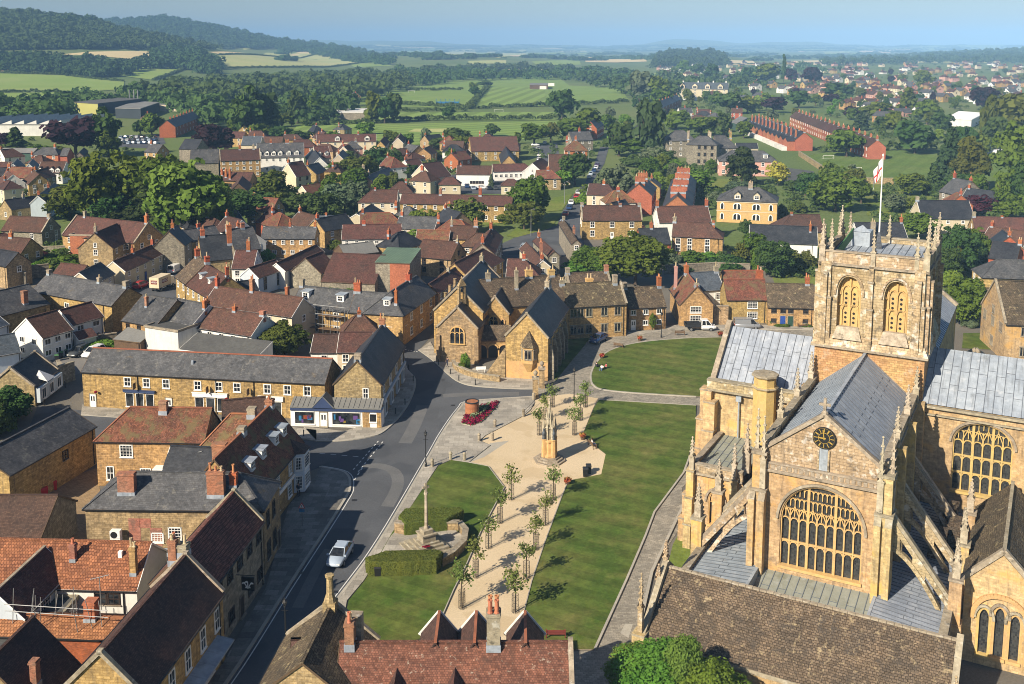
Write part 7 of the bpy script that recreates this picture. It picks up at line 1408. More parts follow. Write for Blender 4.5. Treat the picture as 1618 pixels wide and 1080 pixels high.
for px,lb in(((947,395-40),'tall grey lamp column beside the big tree on the long street'),((892,322),'tall grey lamp column on the grass verge of the long street'),((930,263),'grey lamp column in the shade of the far street trees'),((839,372),'grey lamp column by the side road junction'),((990,300),'grey lamp column beside the orange brick villas')):
 p=at(*px);r=thing('lamp_column',lb,'street lamp',p,0,'grey lamp columns');b=MB();b.lathe([(.1,0),(.09,3),(.05,7.5)],8);b.bar((0,0,7.4),(.9,0,7.6),.06,.06);part(r,'column',b,['steel']);b=MB();b.box(.5,1.1,-.12,.12,7.5,7.65);part(r,'lamp_head',b,['steel'])
BS=MB();BS.lathe([(.2,0),(.2,.85),(.24,.9),(.24,1.0),(.12,1.18),(.03,1.22)],8);BS=BS.mesh('stone_bollard',['coping'])
for px,w in(((683,738),'nearest the kerb lamp'),((712,727),'at the corner of the memorial lawn'),((734,728),'on the lawn edge by the pale ramp'),((757,697),'at the near edge of the paving'),((778,696),'paired with the paving edge one'),((782,675),'below the flower bed tip'),((827,658),'in the middle of the chain line'),((843,632),'by the gate piers')):
 tag(link('stone_bollard',BS,None,Matrix.Translation(at(*px))),'stone bollard '+w,'bollard','stone bollards round the gravel')
BB=MB();BB.lathe([(.075,0),(.075,.85),(.1,.88),(.1,.95),(.05,1.05)],8);BB=BB.mesh('black_bollard',['black'])
for px,w in(((712,592),'by the forecourt wall'),((725,602),'second along the forecourt kerb'),((751,609),'below the forecourt sign'),((693,577),'at the forecourt gate'),((645,585),'at the corner shop bend'),((653,603),'on the bulge of the shop pavement'),((640,640),'in front of the corner shop bays'),((625,655),'nearest the corner shop display'),((480,690),'by the lead canopy'),((103,612),'beside the low shop'),((70,640),'at the side lane mouth')):
 tag(link('black_bollard',BB,None,Matrix.Translation(at(*px))),'black iron bollard '+w,'bollard','black iron bollards on the pavements')
def bench(lb,px,rz,mat='wood'):
 r=thing('bench',lb,'bench',at(*px),rz)
 b=MB();
 for i in range(4):b.box(-.9,.9,-.25+i*.13,-.15+i*.13,.43,.47)
 part(r,'seat',b,[mat]);b=MB()
 for i in range(3):b.bar((-.9,.28+i*.03,.58+i*.15),(.9,.28+i*.03,.58+i*.15),.03,.1)
 part(r,'backrest',b,[mat])
 for s in(-1,1):
  b=MB();b.box(s*.85-.04,s*.85+.04,-.25,-.17,0,.65);b.bar((s*.85,.22,0),(s*.85,.36,.95),.08,.08);b.box(s*.85-.04,s*.85+.04,-.28,.3,.62,.67);part(r,'leg',b,[mat])
bench('red brown bench on the abbey lawn near the school house',(878,1007),math.pi,'redwood');bench('dark bench on the upper lawn by the parked blue car',(978,549),2.6);bench('dark bench near the lamp by the white pickup',(1074,529),3.1);bench('wooden bench behind the hedge of the close cottages',(1268,517),0);bench('bench at the lawn edge beside the carved memorial',(936,706),1.9)
for px,lb in(((846,628),'near stone gate pier with ball finial at the close entrance'),((856,612),'second stone gate pier with ball finial beside the almshouse wing')):
 r=thing('gate_pier',lb,'gate pier',at(*px));b=MB();b.box(-.42,.42,-.42,.42,0,3.0);b.box(-.5,.5,-.5,.5,0,.4);part(r,'shaft',b,['stone']);b=MB();b.box(-.55,.55,-.55,.55,3.0,3.25);b.lathe([(.3,3.25),(.16,3.5),(.3,3.7),(.34,3.95),(.22,4.2),(.03,4.3)],10);part(r,'finial',b,['coping'])
b=MB();a=at(857,612);c=at(874,606);d=c-a
for i in range(16):q=a.lerp(c,i/15);b.tube((q.x-a.x,q.y-a.y,0),(q.x-a.x,q.y-a.y,1.5),.018,.018,4)
for z in(.2,1.35):b.tube((0,0,z),(d.x,d.y,z),.025,.025,4)
put(b,'railing',['black'],'black iron railing between the gate pier and the almshouse','railing',a)
b=MB();a=at(845,640);c=at(830,655);d=c-a
for z in(.35,.75):b.tube((0,0,z),(d.x,d.y,z),.03,.03,4)
put(b,'chain_rail',['iron'],'low iron rail along the slope by the gate piers','railing',a)
p=at(746,655);r=thing('planter_drum','round rusty brick drum with dark rim in the flower bed','planter',p);HPOS.append((p.x,p.y,1.5,'rusty brick drum'))
b=MB();b.lathe([(1.0,0),(.98,1.9),(.99,2.0)],24);part(r,'drum',b,['orangebrick']);b=MB();b.lathe([(1.04,1.95),(1.04,2.12),(.9,2.12),(.9,1.9)],24);part(r,'rim',b,['darkslate'])
def leafbed(px,n,h,s,seed):
 w=[Vector(G2(*q))for q in px];x0,x1=min(q.x for q in w),max(q.x for q in w);y0,y1=min(q.y for q in w),max(q.y for q in w);b=MB();k=0
 while k<n:
  q=Vector((ru(x0,x1),ru(y0,y1)));ins=False;j=len(w)-1
  for i in range(len(w)):
   if(w[i].y>q.y)!=(w[j].y>q.y)and q.x<(w[j].x-w[i].x)*(q.y-w[i].y)/(w[j].y-w[i].y)+w[i].x:ins=not ins
   j=i
  if not ins:continue
  k+=1;z=PV+ru(.02,h);e=Vector((ru(-1,1),ru(-1,1),ru(-.6,.6))).normalized()*s;g=e.cross(Vector((ru(-1,1),ru(-1,1),1))).normalized()*s;c=Vector((q.x,q.y,z));b.poly([c-e-g,c+e-g,c+e+g,c-e+g],0)
 return b
BED=[(729,671),(733,659),(742,651),(760,643),(789,635),(784,645),(773,657),(760,669),(745,674)]
tag(flat('flower_bed',BED,0,'terrain',PV+.1,'kerb',kind=None),'pointed bed of crimson and white flowers around the brick drum','flower bed');fb=[o for o in COL.objects if o.name=='flower_bed'][0]
b=leafbed(BED,1500,.42,.09,1);o=b.build('red_flowers',['flowers_red'],fb);b=leafbed([(741,664),(752,652),(775,641),(768,652),(750,664)],700,.6,.10,2);b.build('pale_flowers',['flowers_mix'],fb)
for px,lb in(((921,694),'round pot of orange flowers at the lawn edge past the carved memorial'),((897,765),'round pot of orange flowers at the lawn edge near the bins'),((951,566),'orange flower pot at the kink of the upper lawn kerb'),((1011,538),'orange flower pot between the two upper benches'),((1138,531),'orange flower pot by the white pickup')):
 r=thing('flower_pot',lb,'flower pot',at(*px),0,'orange flower pots');b=MB();b.lathe([(.28,0),(.36,.45),(.3,.47)],12);part(r,'pot',b,['timber']);b=MB()
 for i in range(140):c=Vector((ru(-.4,.4),ru(-.4,.4),ru(.4,.85)));e=Vector((ru(-1,1),ru(-1,1),ru(-1,1))).normalized()*.09;g=e.orthogonal().normalized()*.09;b.poly([c-e-g,c+e-g,c+e+g,c-e+g])
 part(r,'flowers',b,['flower_pot'])
for px,lb,mt,rz in(((925,752),'tall black litter bin by the lawn corner','black',0),((930,747),'second black litter bin behind the first at the lawn corner','black',0),((70,784),'red wheeled bin standing in the brick yard, nearer one','redpaint',.5),((84,773),'red wheeled bin standing further along the yard wall','redpaint',.5),((90,570),'dark wheeled bin with green lid at the court entrance','iron',.4),((97,565),'dark wheeled bin next to the court entrance one','iron',.4),((104,561),'dark wheeled bin closest to the dark car','iron',.4),((597,910),'dark cabinet at the end of the long hedge','black',.1)):
 r=thing('bin',lb,'bin',at(*px),rz);s=1.35 if mt=='redpaint' else 1;b=MB();b.hexa(((-.28*s,-.3,0),(.28*s,-.3,0),(.28*s,.3,0),(-.28*s,.3,0),(-.33*s,-.35,1.0),(.33*s,-.35,1.0),(.33*s,.35,1.0),(-.33*s,.35,1.0)));part(r,'body',b,[mt]);b=MB();b.hexa(((-.35*s,-.38,1.0),(.35*s,-.38,1.0),(.35*s,.38,1.0),(-.35*s,.38,1.0),(-.3*s,-.3,1.14),(.3*s,-.3,1.14),(.3*s,.3,1.14),(-.3*s,.3,1.14)));part(r,'lid',b,['plasticgreen' if mt=='iron' else mt])
p=at(631,530);r=thing('no_entry_sign','red no entry sign on a pole at the narrow street','road sign',p,.1);b=MB();b.tube((0,0,0),(0,0,3.2),.05);part(r,'pole',b,['steel'])
for z in(2.8,2.0):
 b=MB();b.lathe([(.36,0),(.36,.03)],24);b.lathe([(.34,.03),(.34,.035)],24,m=1)
 b.box(-.22,.22,-.06,.06,.03,.045,2);b.xf(Matrix.Rotation(R(90),4,'X'));part(r,'disc',b,['frame','redpaint','frame']if z>2.5 else['frame','netblue','frame'],Matrix.Translation((0,-.06,z)))
p=at(478,832);r=thing('warning_sign','red triangle warning sign above a blue plate on the near pavement','road sign',p,-.1);b=MB();b.tube((0,0,0),(0,0,2.9),.045);part(r,'pole',b,['steel'])
b=MB();b.poly([(-.4,-.06,2.2),(.4,-.06,2.2),(0,-.06,2.9)],0);b.poly([(-.27,-.07,2.28),(.27,-.07,2.28),(0,-.07,2.75)],1);b.box(-.03,.03,-.08,-.07,2.33,2.6,2);b.poly([(.4,-.05,2.2),(-.4,-.05,2.2),(0,-.05,2.9)],0);part(r,'triangle',b,['redpaint','frame','black']);b=MB();b.box(-.3,.3,-.07,-.05,1.75,2.1);part(r,'plate',b,['netblue'])
for px,lb in(((742,562),'white folding display board under the middle arch'),((750,562),'second white display board under the right hand arch')):
 b=MB();b.bar((0,-.3,0),(0,0,1.5),.9,.04);b.bar((0,.3,0),(0,0,1.5),.9,.04);put(b,'display_board',['canvas'],lb,'display board',at(*px),.3)
b=MB();b.box(-.8,.8,-.03,.03,.9,1.4);b.tube((-.6,0,0),(-.6,0,.9),.04);b.tube((.6,0,0),(.6,0,.9),.04);put(b,'forecourt_sign',['canvas'],'white sign board on the almshouse forecourt wall','sign',at(760,592),.1)
for px,z,lb in(((157,912),7.2,'long yagi aerial over the white walled yard'),((307,716),8.0,'small yagi aerial on the slate roof beside the brick stack')):
 q=G(px[0],px[1],z);b=MB();b.tube((0,0,-3),(0,0,0),.04);b.tube((-.9,.2,-.3),(.9,-.1,.3),.03)
 for i in range(9):f=-1+i/4;c=Vector((.9*f,.05-.15*f,.3*f));b.tube(c+Vector((.05,.25,0)),c-Vector((.05,.25,0)),.015,.015,4)
 put(b,'aerial',['steel'],lb,'aerial',q)
 # ---- vehicles
def loft(b,secs,m=0):
 i0=len(b.v);k=8
 for x,w,z0,z1 in secs:
  for y,z in((-w*.86,z0),(w*.86,z0),(w,lerp(z0,z1,.35)),(w,lerp(z0,z1,.7)),(w*.9,z1),(-w*.9,z1),(-w,lerp(z0,z1,.7)),(-w,lerp(z0,z1,.35))):b.v.append((x,y,z))
 for j in range(len(secs)-1):
  for i in range(k):q=(i+1)%k;b.f.append((i0+j*k+i,i0+(j+1)*k+i,i0+(j+1)*k+q,i0+j*k+q)[::-1]);b.m.append(m)
 b.f.append(tuple(i0+i for i in range(k))[::-1]);b.m.append(m);b.f.append(tuple(i0+(len(secs)-1)*k+i for i in range(k)));b.m.append(m)
def frus(b,x0,x1,w0,z0,X0,X1,w1,z1,m=0):b.hexa(((x0,-w0,z0),(x1,-w0,z0),(x1,w0,z0),(x0,w0,z0),(X0,-w1,z1),(X1,-w1,z1),(X1,w1,z1),(X0,w1,z1)),m)
_CM={}
def car_parts(kind):
 if kind in _CM:return _CM[kind]
 body,gl,rf,wh=MB(),MB(),MB(),MB()
 if kind=='saloon':S_=[(-2.3,.62,.45,.72),(-2.2,.8,.3,.95),(-1.5,.9,.22,.98),(0,.92,.2,.95),(1.0,.91,.2,.93),(1.75,.86,.24,.82),(2.2,.72,.32,.66),(2.32,.5,.42,.56)];C_=(-1.95,1.1,.8,.93,-1.15,.2,.60,1.42)
 elif kind=='estate':S_=[(-2.2,.75,.4,.9),(-2.1,.86,.28,1.05),(-1.4,.92,.22,1.05),(0,.93,.22,1.0),(1.0,.92,.22,.98),(1.75,.87,.25,.86),(2.15,.74,.34,.7),(2.25,.5,.44,.6)];C_=(-2.1,1.1,.82,1.0,-1.85,.2,.64,1.58)
 else:S_=[(-2.5,.85,.45,1.1),(-2.45,.93,.3,1.15),(0,.96,.26,1.1),(1.3,.95,.26,1.1),(2.1,.9,.3,1.0),(2.5,.75,.4,.8)];C_=(-2.48,1.75,.9,1.08,-2.4,.9,.80,2.0)
 loft(body,S_);frus(gl,*C_);x0,x1,w0,z0,X0,X1,w1,z1=C_
 frus(rf,X0-.06,X1+.06,w1+.03,z1-.02,X0,X1-.02,w1-.06,z1+.05)
 for s in(-1,1):
  rf.bar((x1,s*w0,z0),(X1,s*w1,z1),.08,.08);rf.bar((x0,s*w0,z0),(X0,s*w1,z1),.10,.10);rf.bar((lerp(x0,x1,.47),s*w0*1.0,z0),(lerp(X0,X1,.45),s*w1,z1),.07,.07)
  rf.box(1.0,1.15,s*.95-.1,s*.95+.1,.95,1.08)
  if kind=='van':frus(rf,-2.46,.55,.01,1.1,-2.42,.45,.01,1.95);rf.xf(Matrix.Translation((0,s*.89,0)),len(rf.v)-8)
 wh.lathe([(.20,-.11),(.33,-.1),(.34,0),(.33,.1),(.2,.11)],14,m=0);wh.lathe([(.21,.09),(.2,.125)],14,m=1);wh.xf(Matrix.Rotation(R(90),4,'X'))
 hl=MB();hl.box(-.12,.1,-.16,.16,-.07,.07);tl=MB();tl.box(-.05,.05,-.14,.14,-.1,.1)
 fl=MB();fl.add(body);
 g=MB();g.add(gl);g.add(rf,None,1);one=MB();one.add(body,None,0);one.add(gl,None,1);one.add(rf,None,0)
 for x in(-1.35,1.4):
  for y in(-.8,.8):one.add(wh,Matrix.Translation((x,y,.33)),2)
 mt=MAT('car0')
 _CM[kind]=(body.mesh('body',[mt],True),gl.mesh('window',['glass']),rf.mesh('roof',[mt]),wh.mesh('wheel',['tyre','steel']),hl.mesh('headlight',['light']),tl.mesh('taillight',['lampred']),one.mesh('car',[mt,'glass','tyre','steel']),S_)
 return _CM[kind]
def recol(o,mat,i=0):o.material_slots[i].link='OBJECT';o.material_slots[i].material=MAT(mat)
def car(kind,col,p,ang,lb,group=None,simple=False,cat='car',name='parked_car'):
 P_=car_parts(kind)
 if simple:
  o=link(name,P_[6],None,Matrix.Translation(p)@Matrix.Rotation(ang,4,'Z'));recol(o,col);tag(o,lb,cat,group);return o
 r=thing(name,lb,cat,p,ang,group);o=sub('body',P_[0],r);recol(o,col);sub('window',P_[1],r);o=sub('roof',P_[2],r);recol(o,col)
 for x in(-1.35,1.4):
  for y in(-.83,.83):sub('wheel',P_[3],r,Matrix.Translation((x,y,.33))@Matrix.Rotation(0 if y<0 else math.pi,4,'Z'))
 S_=P_[7]
 for s in(-1,1):sub('headlight',P_[4],r,Matrix.Translation((S_[-2][0]-.02,s*.55,S_[-2][3]-.07)));sub('taillight',P_[5],r,Matrix.Translation((S_[1][0]-.06,s*.62,S_[1][3]-.16)))
 return r
def ang(a,b):A=at(*a);B=at(*b);return math.atan2(B.y-A.y,B.x-A.x)
def mid(a,b):return(at(*a)+at(*b))/2
car('saloon','car6',mid((523,901),(551,866)),ang((551,866),(527,903)),'silver saloon driving down the main street',name='car')
car('saloon','car4',mid((934,545),(957,534))+Vector((0,0,.02)),ang((957,534),(934,545)),'dark blue car parked on the lane by the almshouse grass')
car('estate','car0',mid((132,567),(163,556)),ang((163,555),(132,568)),'white estate car in the parking court');car('estate','car3',mid((111,566),(137,555)),ang((137,554),(111,567)),'dark grey car next to the white estate in the court')
car('van','car7',mid((1163,520),(1198,517)),ang((1163,519),(1198,519)),'grey van parked in front of the red roofed cottage',cat='van',name='parked_van')
car('van','car0',mid((268,434),(288,425)),ang((268,434),(288,425)),'white van behind the cream lorry on the bend',cat='van',name='parked_van')
car('estate','car5',mid((218,458),(228,450)),ang((218,458),(232,452)),'red car tucked against the cream terrace')
def pickup():
 p=mid((1083,521),(1134,521));r=thing('pickup_truck','white crew cab pickup with a black tipper bed in the close','pickup',p,0);P_=car_parts('van')
 b=MB();loft(b,[(-.2,.9,.4,1.15),(0,.95,.35,1.2),(1.4,.95,.35,1.15),(2.2,.9,.38,1.0),(2.6,.72,.45,.8)]);o=part(r,'body',b,['car0']);b=MB();frus(b,-.15,1.75,.9,1.15,-.1,1.1,.8,2.0);part(r,'window',b,['glass']);b=MB();frus(b,-.18,1.15,.84,1.98,-.14,1.05,.74,2.06)
 for s in(-1,1):b.bar((1.75,s*.9,1.15),(1.12,s*.8,2.0),.1,.1);b.bar((.7,s*.9,1.15),(.6,s*.82,2.0),.12,.12);b.bar((-.15,s*.9,1.15),(-.1,s*.8,2.0),.16,.16)
 part(r,'roof',b,['car0']);b=MB();b.box(-3.2,-.3,-1.0,1.0,.8,.95);
 for x0,x1,y0,y1 in((-3.2,-.3,-1.0,-.94),(-3.2,-.3,.94,1.0),(-3.2,-3.14,-.94,.94),(-.36,-.3,-.94,.94)):b.box(x0,x1,y0,y1,.95,1.45)
 part(r,'tipper_bed',b,['iron'])
 for x in(-2.1,1.6):
  for y in(-.85,.85):sub('wheel',P_[3],r,Matrix.Translation((x,y,.36))@Matrix.Rotation(0 if y<0 else math.pi,4,'Z')@Matrix.Scale(1.08,4))
 for s in(-1,1):sub('headlight',P_[4],r,Matrix.Translation((2.45,s*.55,.85)))
pickup()
def lorry():
 p=mid((243,462),(272,450));r=thing('delivery_lorry','cream box lorry with red brown lettering squeezed down the lane','lorry',p,ang((243,462),(274,449)));HPOS.append((p.x,p.y,3,'cream box lorry'))
 b=MB();b.box(-3.4,1.4,-1.15,1.15,.95,3.2);part(r,'box_body',b,['creambox']);b=MB();frus(b,1.5,3.2,1.05,.5,1.5,2.9,.95,2.4);part(r,'cab',b,['car9']);b=MB();frus(b,2.2,3.22,1.0,1.35,2.2,2.97,.92,2.15);part(r,'window',b,['glass']);b=MB();b.box(-3.4,1.5,-.5,.5,.55,.95);part(r,'chassis',b,['iron'])
 P_=car_parts('van')
 for x in(-2.3,2.3):
  for y in(-.95,.95):sub('wheel',P_[3],r,Matrix.Translation((x,y,.42))@Matrix.Rotation(0 if y<0 else math.pi,4,'Z')@Matrix.Scale(1.25,4))
 for M,w in((Matrix.Translation((-1.0,-1.16,2.2)),2.2),(Matrix.Translation((-3.41,0,2.2))@Matrix.Rotation(-math.pi/2,4,'Z'),1.5)):
  b=MB();b.box(-w/2,w/2,-.012,0,-.42,.42);part(r,'sign_panel',b,['redwood'],M)
  c=bpy.data.curves.new('lettering','FONT');c.body='HEISO';c.size=.62*w/2.2+.08;c.align_x='CENTER';c.align_y='CENTER';c.extrude=.006;c.materials.append(MAT('canvas'));sub('lettering',txt_mesh(c),r,M@Matrix.Translation((0,-.02,0))@Matrix.Rotation(R(90),4,'X'))
lorry()
COLN={'car0':'white','car1':'silver','car2':'black','car3':'charcoal','car4':'navy','car5':'red','car6':'sky blue','car7':'grey','car8':'purple'}
STREET=[((894,340),'car5','in the shade nearest the junction'),((900,330),'car4','second along the kerb'),((903,322),'car0','third along the kerb'),((911,312),'car5','halfway up, before the bend'),((914,306),'car1','behind the red one at the bend'),((931,281),'car1','first of the far kerb group'),((934,276),'car6','second of the far kerb group'),((939,271),'car4','third of the far kerb group'),((942,266),'car0','fourth of the far kerb group'),((944,262),'car8','last at the top of the rise'),((889,355),'car6','turning at the dark slated corner'),((829,393),'car6','parked behind the plum roofs'),((826,399),'car4','half hidden below the plum roofs')]
for(px,c,w)in STREET:car(random.choice(['saloon','estate']),c,at(*px),ang((900,330),(912,308))if px[1]>300 else ang((925,288),(942,265)),'%s car on the long street, %s'%(COLN[c],w),'cars parked up the long street',dict(simple=True)['simple'])
CP=[((724,285),'car4'),((737,284),'car7'),((746,283),'car0'),((762,283),'car2'),((772,284),'car3'),((777,289),'car0'),((750,276),'car1'),((761,275),'car0'),((791,273),'car1'),((804,272),'car6'),((748,299),'car6'),((738,296),'car4'),((762,298),'car0'),((773,299),'car2'),((783,299),'car3'),((846,230),'car0'),((850,236),'car1'),((861,227),'car0'),((856,247),'car0'),((852,253),'car0'),((680,237),'car0')]
for i,(px,c)in enumerate(CP):car(random.choice(['saloon','estate']),c,at(*px),ru(-.2,.2)+(1.57 if i%3 else 0),'%s car %s'%(COLN[c],['at the near edge of the white hall car park','beside the first in front of the white hall','third in front of the white hall','near the middle of the white hall car park','just past the middle of the white hall car park','behind the middle cars by the white hall','against the white hall wall','further along the white hall wall','in front of the low white range','next to the lamp by the low white range','on the terrace side of the car park','at the bungalow corner of the car park','second on the terrace side of the car park','third on the terrace side of the car park','last on the terrace side before the tree','at the top of the school yard','parked second in the school yard','across the school yard end','low in the school yard','lowest in the school yard by the gate','alone by the cricket ground hedge'][i]),'cars in the car parks',True)
k=0
for j,y in enumerate((218,222,227)):
 for i in range(7):
  c=['car6','car4','car0','car1','car3','car6','car7'][(i+j*2)%7];car('estate',c,at(192+i*8.6+j*2,y+ru(-.5,.5)),1.5+ru(-.1,.1),'%s car in the works car park, %s of its %s row'%(COLN[c],ORD[i],['far','middle','near'][j]),'cars in the works car park',True)
car('estate','car0',at(437,259+0),.2,'white car glimpsed under the willows')if False else None
for px,lb in(((1005,371),'dark car in the yard of the orange brick villas'),((1013,363),'charcoal car higher in the villas yard'),((1040,314),'dark car between the brick rows')):car('saloon','car3',at(*px),1.2,lb,'cars in the villas yard',True)
p=at(1577,250);r=thing('party_tent','white party tent on the right hand field','tent',p,.2);b=MB();b.hexa(((-4.5,-2.5,2.3),(4.5,-2.5,2.3),(4.5,2.5,2.3),(-4.5,2.5,2.3),(-2.6,-.1,4.2),(2.6,-.1,4.2),(2.6,.1,4.2),(-2.6,.1,4.2)));part(r,'roof',b,['canvas']);b=MB()
for x in(-4.4,-1.5,1.5,4.4):
 for y in(-2.4,2.4):b.tube((x,y,0),(x,y,2.3),.06)
b.box(-4.4,-2.6,-2.42,-2.38,.1,2.3);b.box(3.0,4.4,-2.42,-2.38,.1,2.3);b.box(-4.42,-4.38,-2.4,2.4,.1,2.3);b.box(-4.4,4.4,2.38,2.42,.1,2.3);part(r,'side_wall',b,['canvas'])
def goal(lb,px,w,rz=0):
 b=MB();h=w/3
 b.tube((-w/2,0,0),(-w/2,0,h),.07);b.tube((w/2,0,0),(w/2,0,h),.07);b.tube((-w/2,0,h),(w/2,0,h),.07)
 for x in(-w/2,w/2):b.tube((x,0,h),(x,1.2,h*.7),.03);b.tube((x,1.2,h*.7),(x,2,0),.03)
 b.tube((-w/2,2,.05),(w/2,2,.05),.03);put(b,'football_goal',['frame'],lb,'goal',at(*px),rz,'white football goals')
goal('white goal in the middle of the walled football field',(1351,271),5.5);goal('white goal by the terrace end of the football field',(1309,251),5);goal('white goal on the near hedge of the far pitches',(788,177),7);goal('white goal at the top of the far left pitch',(675,135),7);goal('white goal beside the practice nets',(657,163),7);goal('white goal standing left of the practice nets',(650,146),7)
p=at(707,167);b=MB()
for i in range(6):
 for y in(0,6):b.tube((i*4-10,y,0),(i*4-10,y,6),.12)
 b.box(i*4-10.03,i*4-9.97,0,6,0,3)
b.box(-10,10,5.95,6.05,0,3.5);put(b,'practice_nets',['netblue'],'blue green cricket practice nets between the pitches','nets',p)
# ---- people
def person(lb,p,rz,joints,bones,hairc='hair',mats=('skin','cloth_dark','cloth_blue'),group=None):
 me=bpy.data.meshes.new('skeleton');nm=list(joints);me.from_pydata([joints[n][:3]for n in nm],[(nm.index(a),nm.index(b_))for a,b_,m in bones],[]);o=bpy.data.objects.new('skeleton',me);COL.objects.link(o)
 md=o.modifiers.new('s','SKIN');sv=me.skin_vertices[0].data
 for i,n in enumerate(nm):sv[i].radius=(joints[n][3],joints[n][4]if len(joints[n])>4 else joints[n][3]);sv[i].use_root=n=='pelvis'
 o.modifiers.new('u','SUBSURF').levels=1;bpy.context.view_layer.update()
 em=bpy.data.meshes.new_from_object(o.evaluated_get(bpy.context.evaluated_depsgraph_get()));bpy.data.objects.remove(o)
 em.materials.clear()
 for m in mats:em.materials.append(MAT(m))
 for f in em.polygons:
  c=f.center;best=None
  for a,b_,m in bones:
   A=Vector(joints[a][:3]);B=Vector(joints[b_][:3]);t=max(0,min(1,(c-A).dot(B-A)/max(1e-6,(B-A).length_squared)));d=(A.lerp(B,t)-c).length
   if best is None or d<best[0]:best=(d,m)
  f.material_index=best[1];f.use_smooth=True
 bd=link('person',em,None,Matrix.Translation(p)@Matrix.Rotation(rz,4,'Z'));tag(bd,lb,'person',group)
 h=Vector(joints['head'][:3]);b=MB();b.lathe([(.02,.13),(.075,.10),(.1,.04),(.105,-.02),(.08,-.09)][::-1],10);part(bd,'hair',b,[hairc],Matrix.Translation(h+Vector((0,.025,.03))),True)
 b=MB()
 for s in(-1,1):b.lathe([(.012,0),(.012,.01)],6,(s*.035,0));b.xf(Matrix.Translation((0,-.095,.0))@Matrix.Rotation(R(90),4,'X'),len(b.v)-12)
 b.box(-.03,.03,-.097,-.09,-.065,-.055);b.hexa(((-.015,-.115,-.04),(.015,-.115,-.04),(.015,-.08,-.04),(-.015,-.08,-.04),(-.008,-.1,.02),(.008,-.1,.02),(.008,-.08,.02),(-.008,-.08,.02)));part(bd,'face',b,['hair'],Matrix.Translation(h))
 return bd
def standing(st=.18):
 J={'pelvis':(0,0,.95,.15,.11),'waist':(0,0,1.1,.14,.1),'chest':(0,0,1.32,.17,.11),'neck':(0,0,1.47,.055),'head':(0,-.02,1.62,.085,.1),'crown':(0,-.01,1.71,.06)}
 B=[('pelvis','waist',1),('waist','chest',1),('chest','neck',0),('neck','head',0),('head','crown',0)]
 for s,n in((-1,'l'),(1,'r')):
  f=st*s
  J.update({n+'hip':(s*.1,0,.88,.09),n+'knee':(s*.1,-f*.6,.5,.065),n+'ankle':(s*.1,f*.6,.09,.045),n+'toe':(s*.11,f*.6-.16,.04,.04),n+'sh':(s*.2,0,1.4,.06),n+'el':(s*.25,f*.4,1.12,.045),n+'wr':(s*.25,f*.9-.08,.9,.03),n+'hand':(s*.25,f*.9-.12,.8,.035,.02),n+'thumb':(s*.22,f*.9-.15,.85,.012)})
  B+=[('pelvis',n+'hip',2),(n+'hip',n+'knee',2),(n+'knee',n+'ankle',2),(n+'ankle',n+'toe',2),('chest',n+'sh',1),(n+'sh',n+'el',1),(n+'el',n+'wr',0),(n+'wr',n+'hand',0),(n+'wr',n+'thumb',0)]
 return J,B
def seated(z=.12,rec=.15,knee=.32,ground=True):
 J={'pelvis':(0,0,z+.06,.16,.12),'waist':(0,rec*.4,z+.22,.14,.1),'chest':(0,rec*.7,z+.45,.17,.11),'neck':(0,rec*.7,z+.6,.055),'head':(0,rec*.5,z+.75,.085,.1),'crown':(0,rec*.5,z+.84,.06)}
 B=[('pelvis','waist',1),('waist','chest',1),('chest','neck',0),('neck','head',0),('head','crown',0)]
 for s,n in((-1,'l'),(1,'r')):
  J.update({n+'hip':(s*.11,-.05,z+.04,.09),n+'knee':(s*.15,-.45,z+knee,.065),n+'ankle':(s*.13,-.7 if ground else-.48,.08,.045),n+'toe':(s*.13,-.86 if ground else-.64,.05,.04),n+'sh':(s*.2,rec*.7,z+.53,.06),n+'el':(s*.26,rec*.3,z+.3,.045),n+'wr':(s*.16,-.25,z+.26,.03),n+'hand':(s*.13,-.34,z+.25,.035,.02),n+'thumb':(s*.1,-.3,z+.29,.012)})
  B+=[('pelvis',n+'hip',2),(n+'hip',n+'knee',2),(n+'knee',n+'ankle',2),(n+'ankle',n+'toe',2),('chest',n+'sh',1),(n+'sh',n+'el',1),(n+'el',n+'wr',0),(n+'wr',n+'hand',0),(n+'wr',n+'thumb',0)]
 return J,B
for px,rz,m,lb in(((943,581),2.6,('skin','cloth_dark','cloth_dark'),'person in dark clothes sitting on the upper lawn edge'),((951,585),-.4,('skin','cloth_white','cloth_blue'),'person in a white top sitting with the lawn group'),((957,583),-1.2,('skin','cloth_red','cloth_dark'),'person in a red top at the end of the lawn group')):
 J,B=seated(.1);person(lb,at(*px)+Vector((0,0,.13)),rz,J,B,'hair',m,'people sitting on the lawn')
J,B=standing();person('person in black walking beside the almshouse forecourt wall',at(707,581)+Vector((0,0,PV)),2.6,J,B,'hair',('skin','cloth_dark','cloth_dark'))
J,B=standing();person('person in dark clothes walking on the shaded near pavement',at(472,785)+Vector((0,0,PV)),.5,J,B,'hair',('skin','cloth_dark','cloth_dark'))
J,B=seated(.42,.12,.04,False);person('person in a white top seated on the bench by the carved memorial',at(936,706)+Vector((0,0,.0))+Vector((0,-.05,0)),1.9+math.pi*0,J,B,'hair',('skin','cloth_white','cloth_blue'))
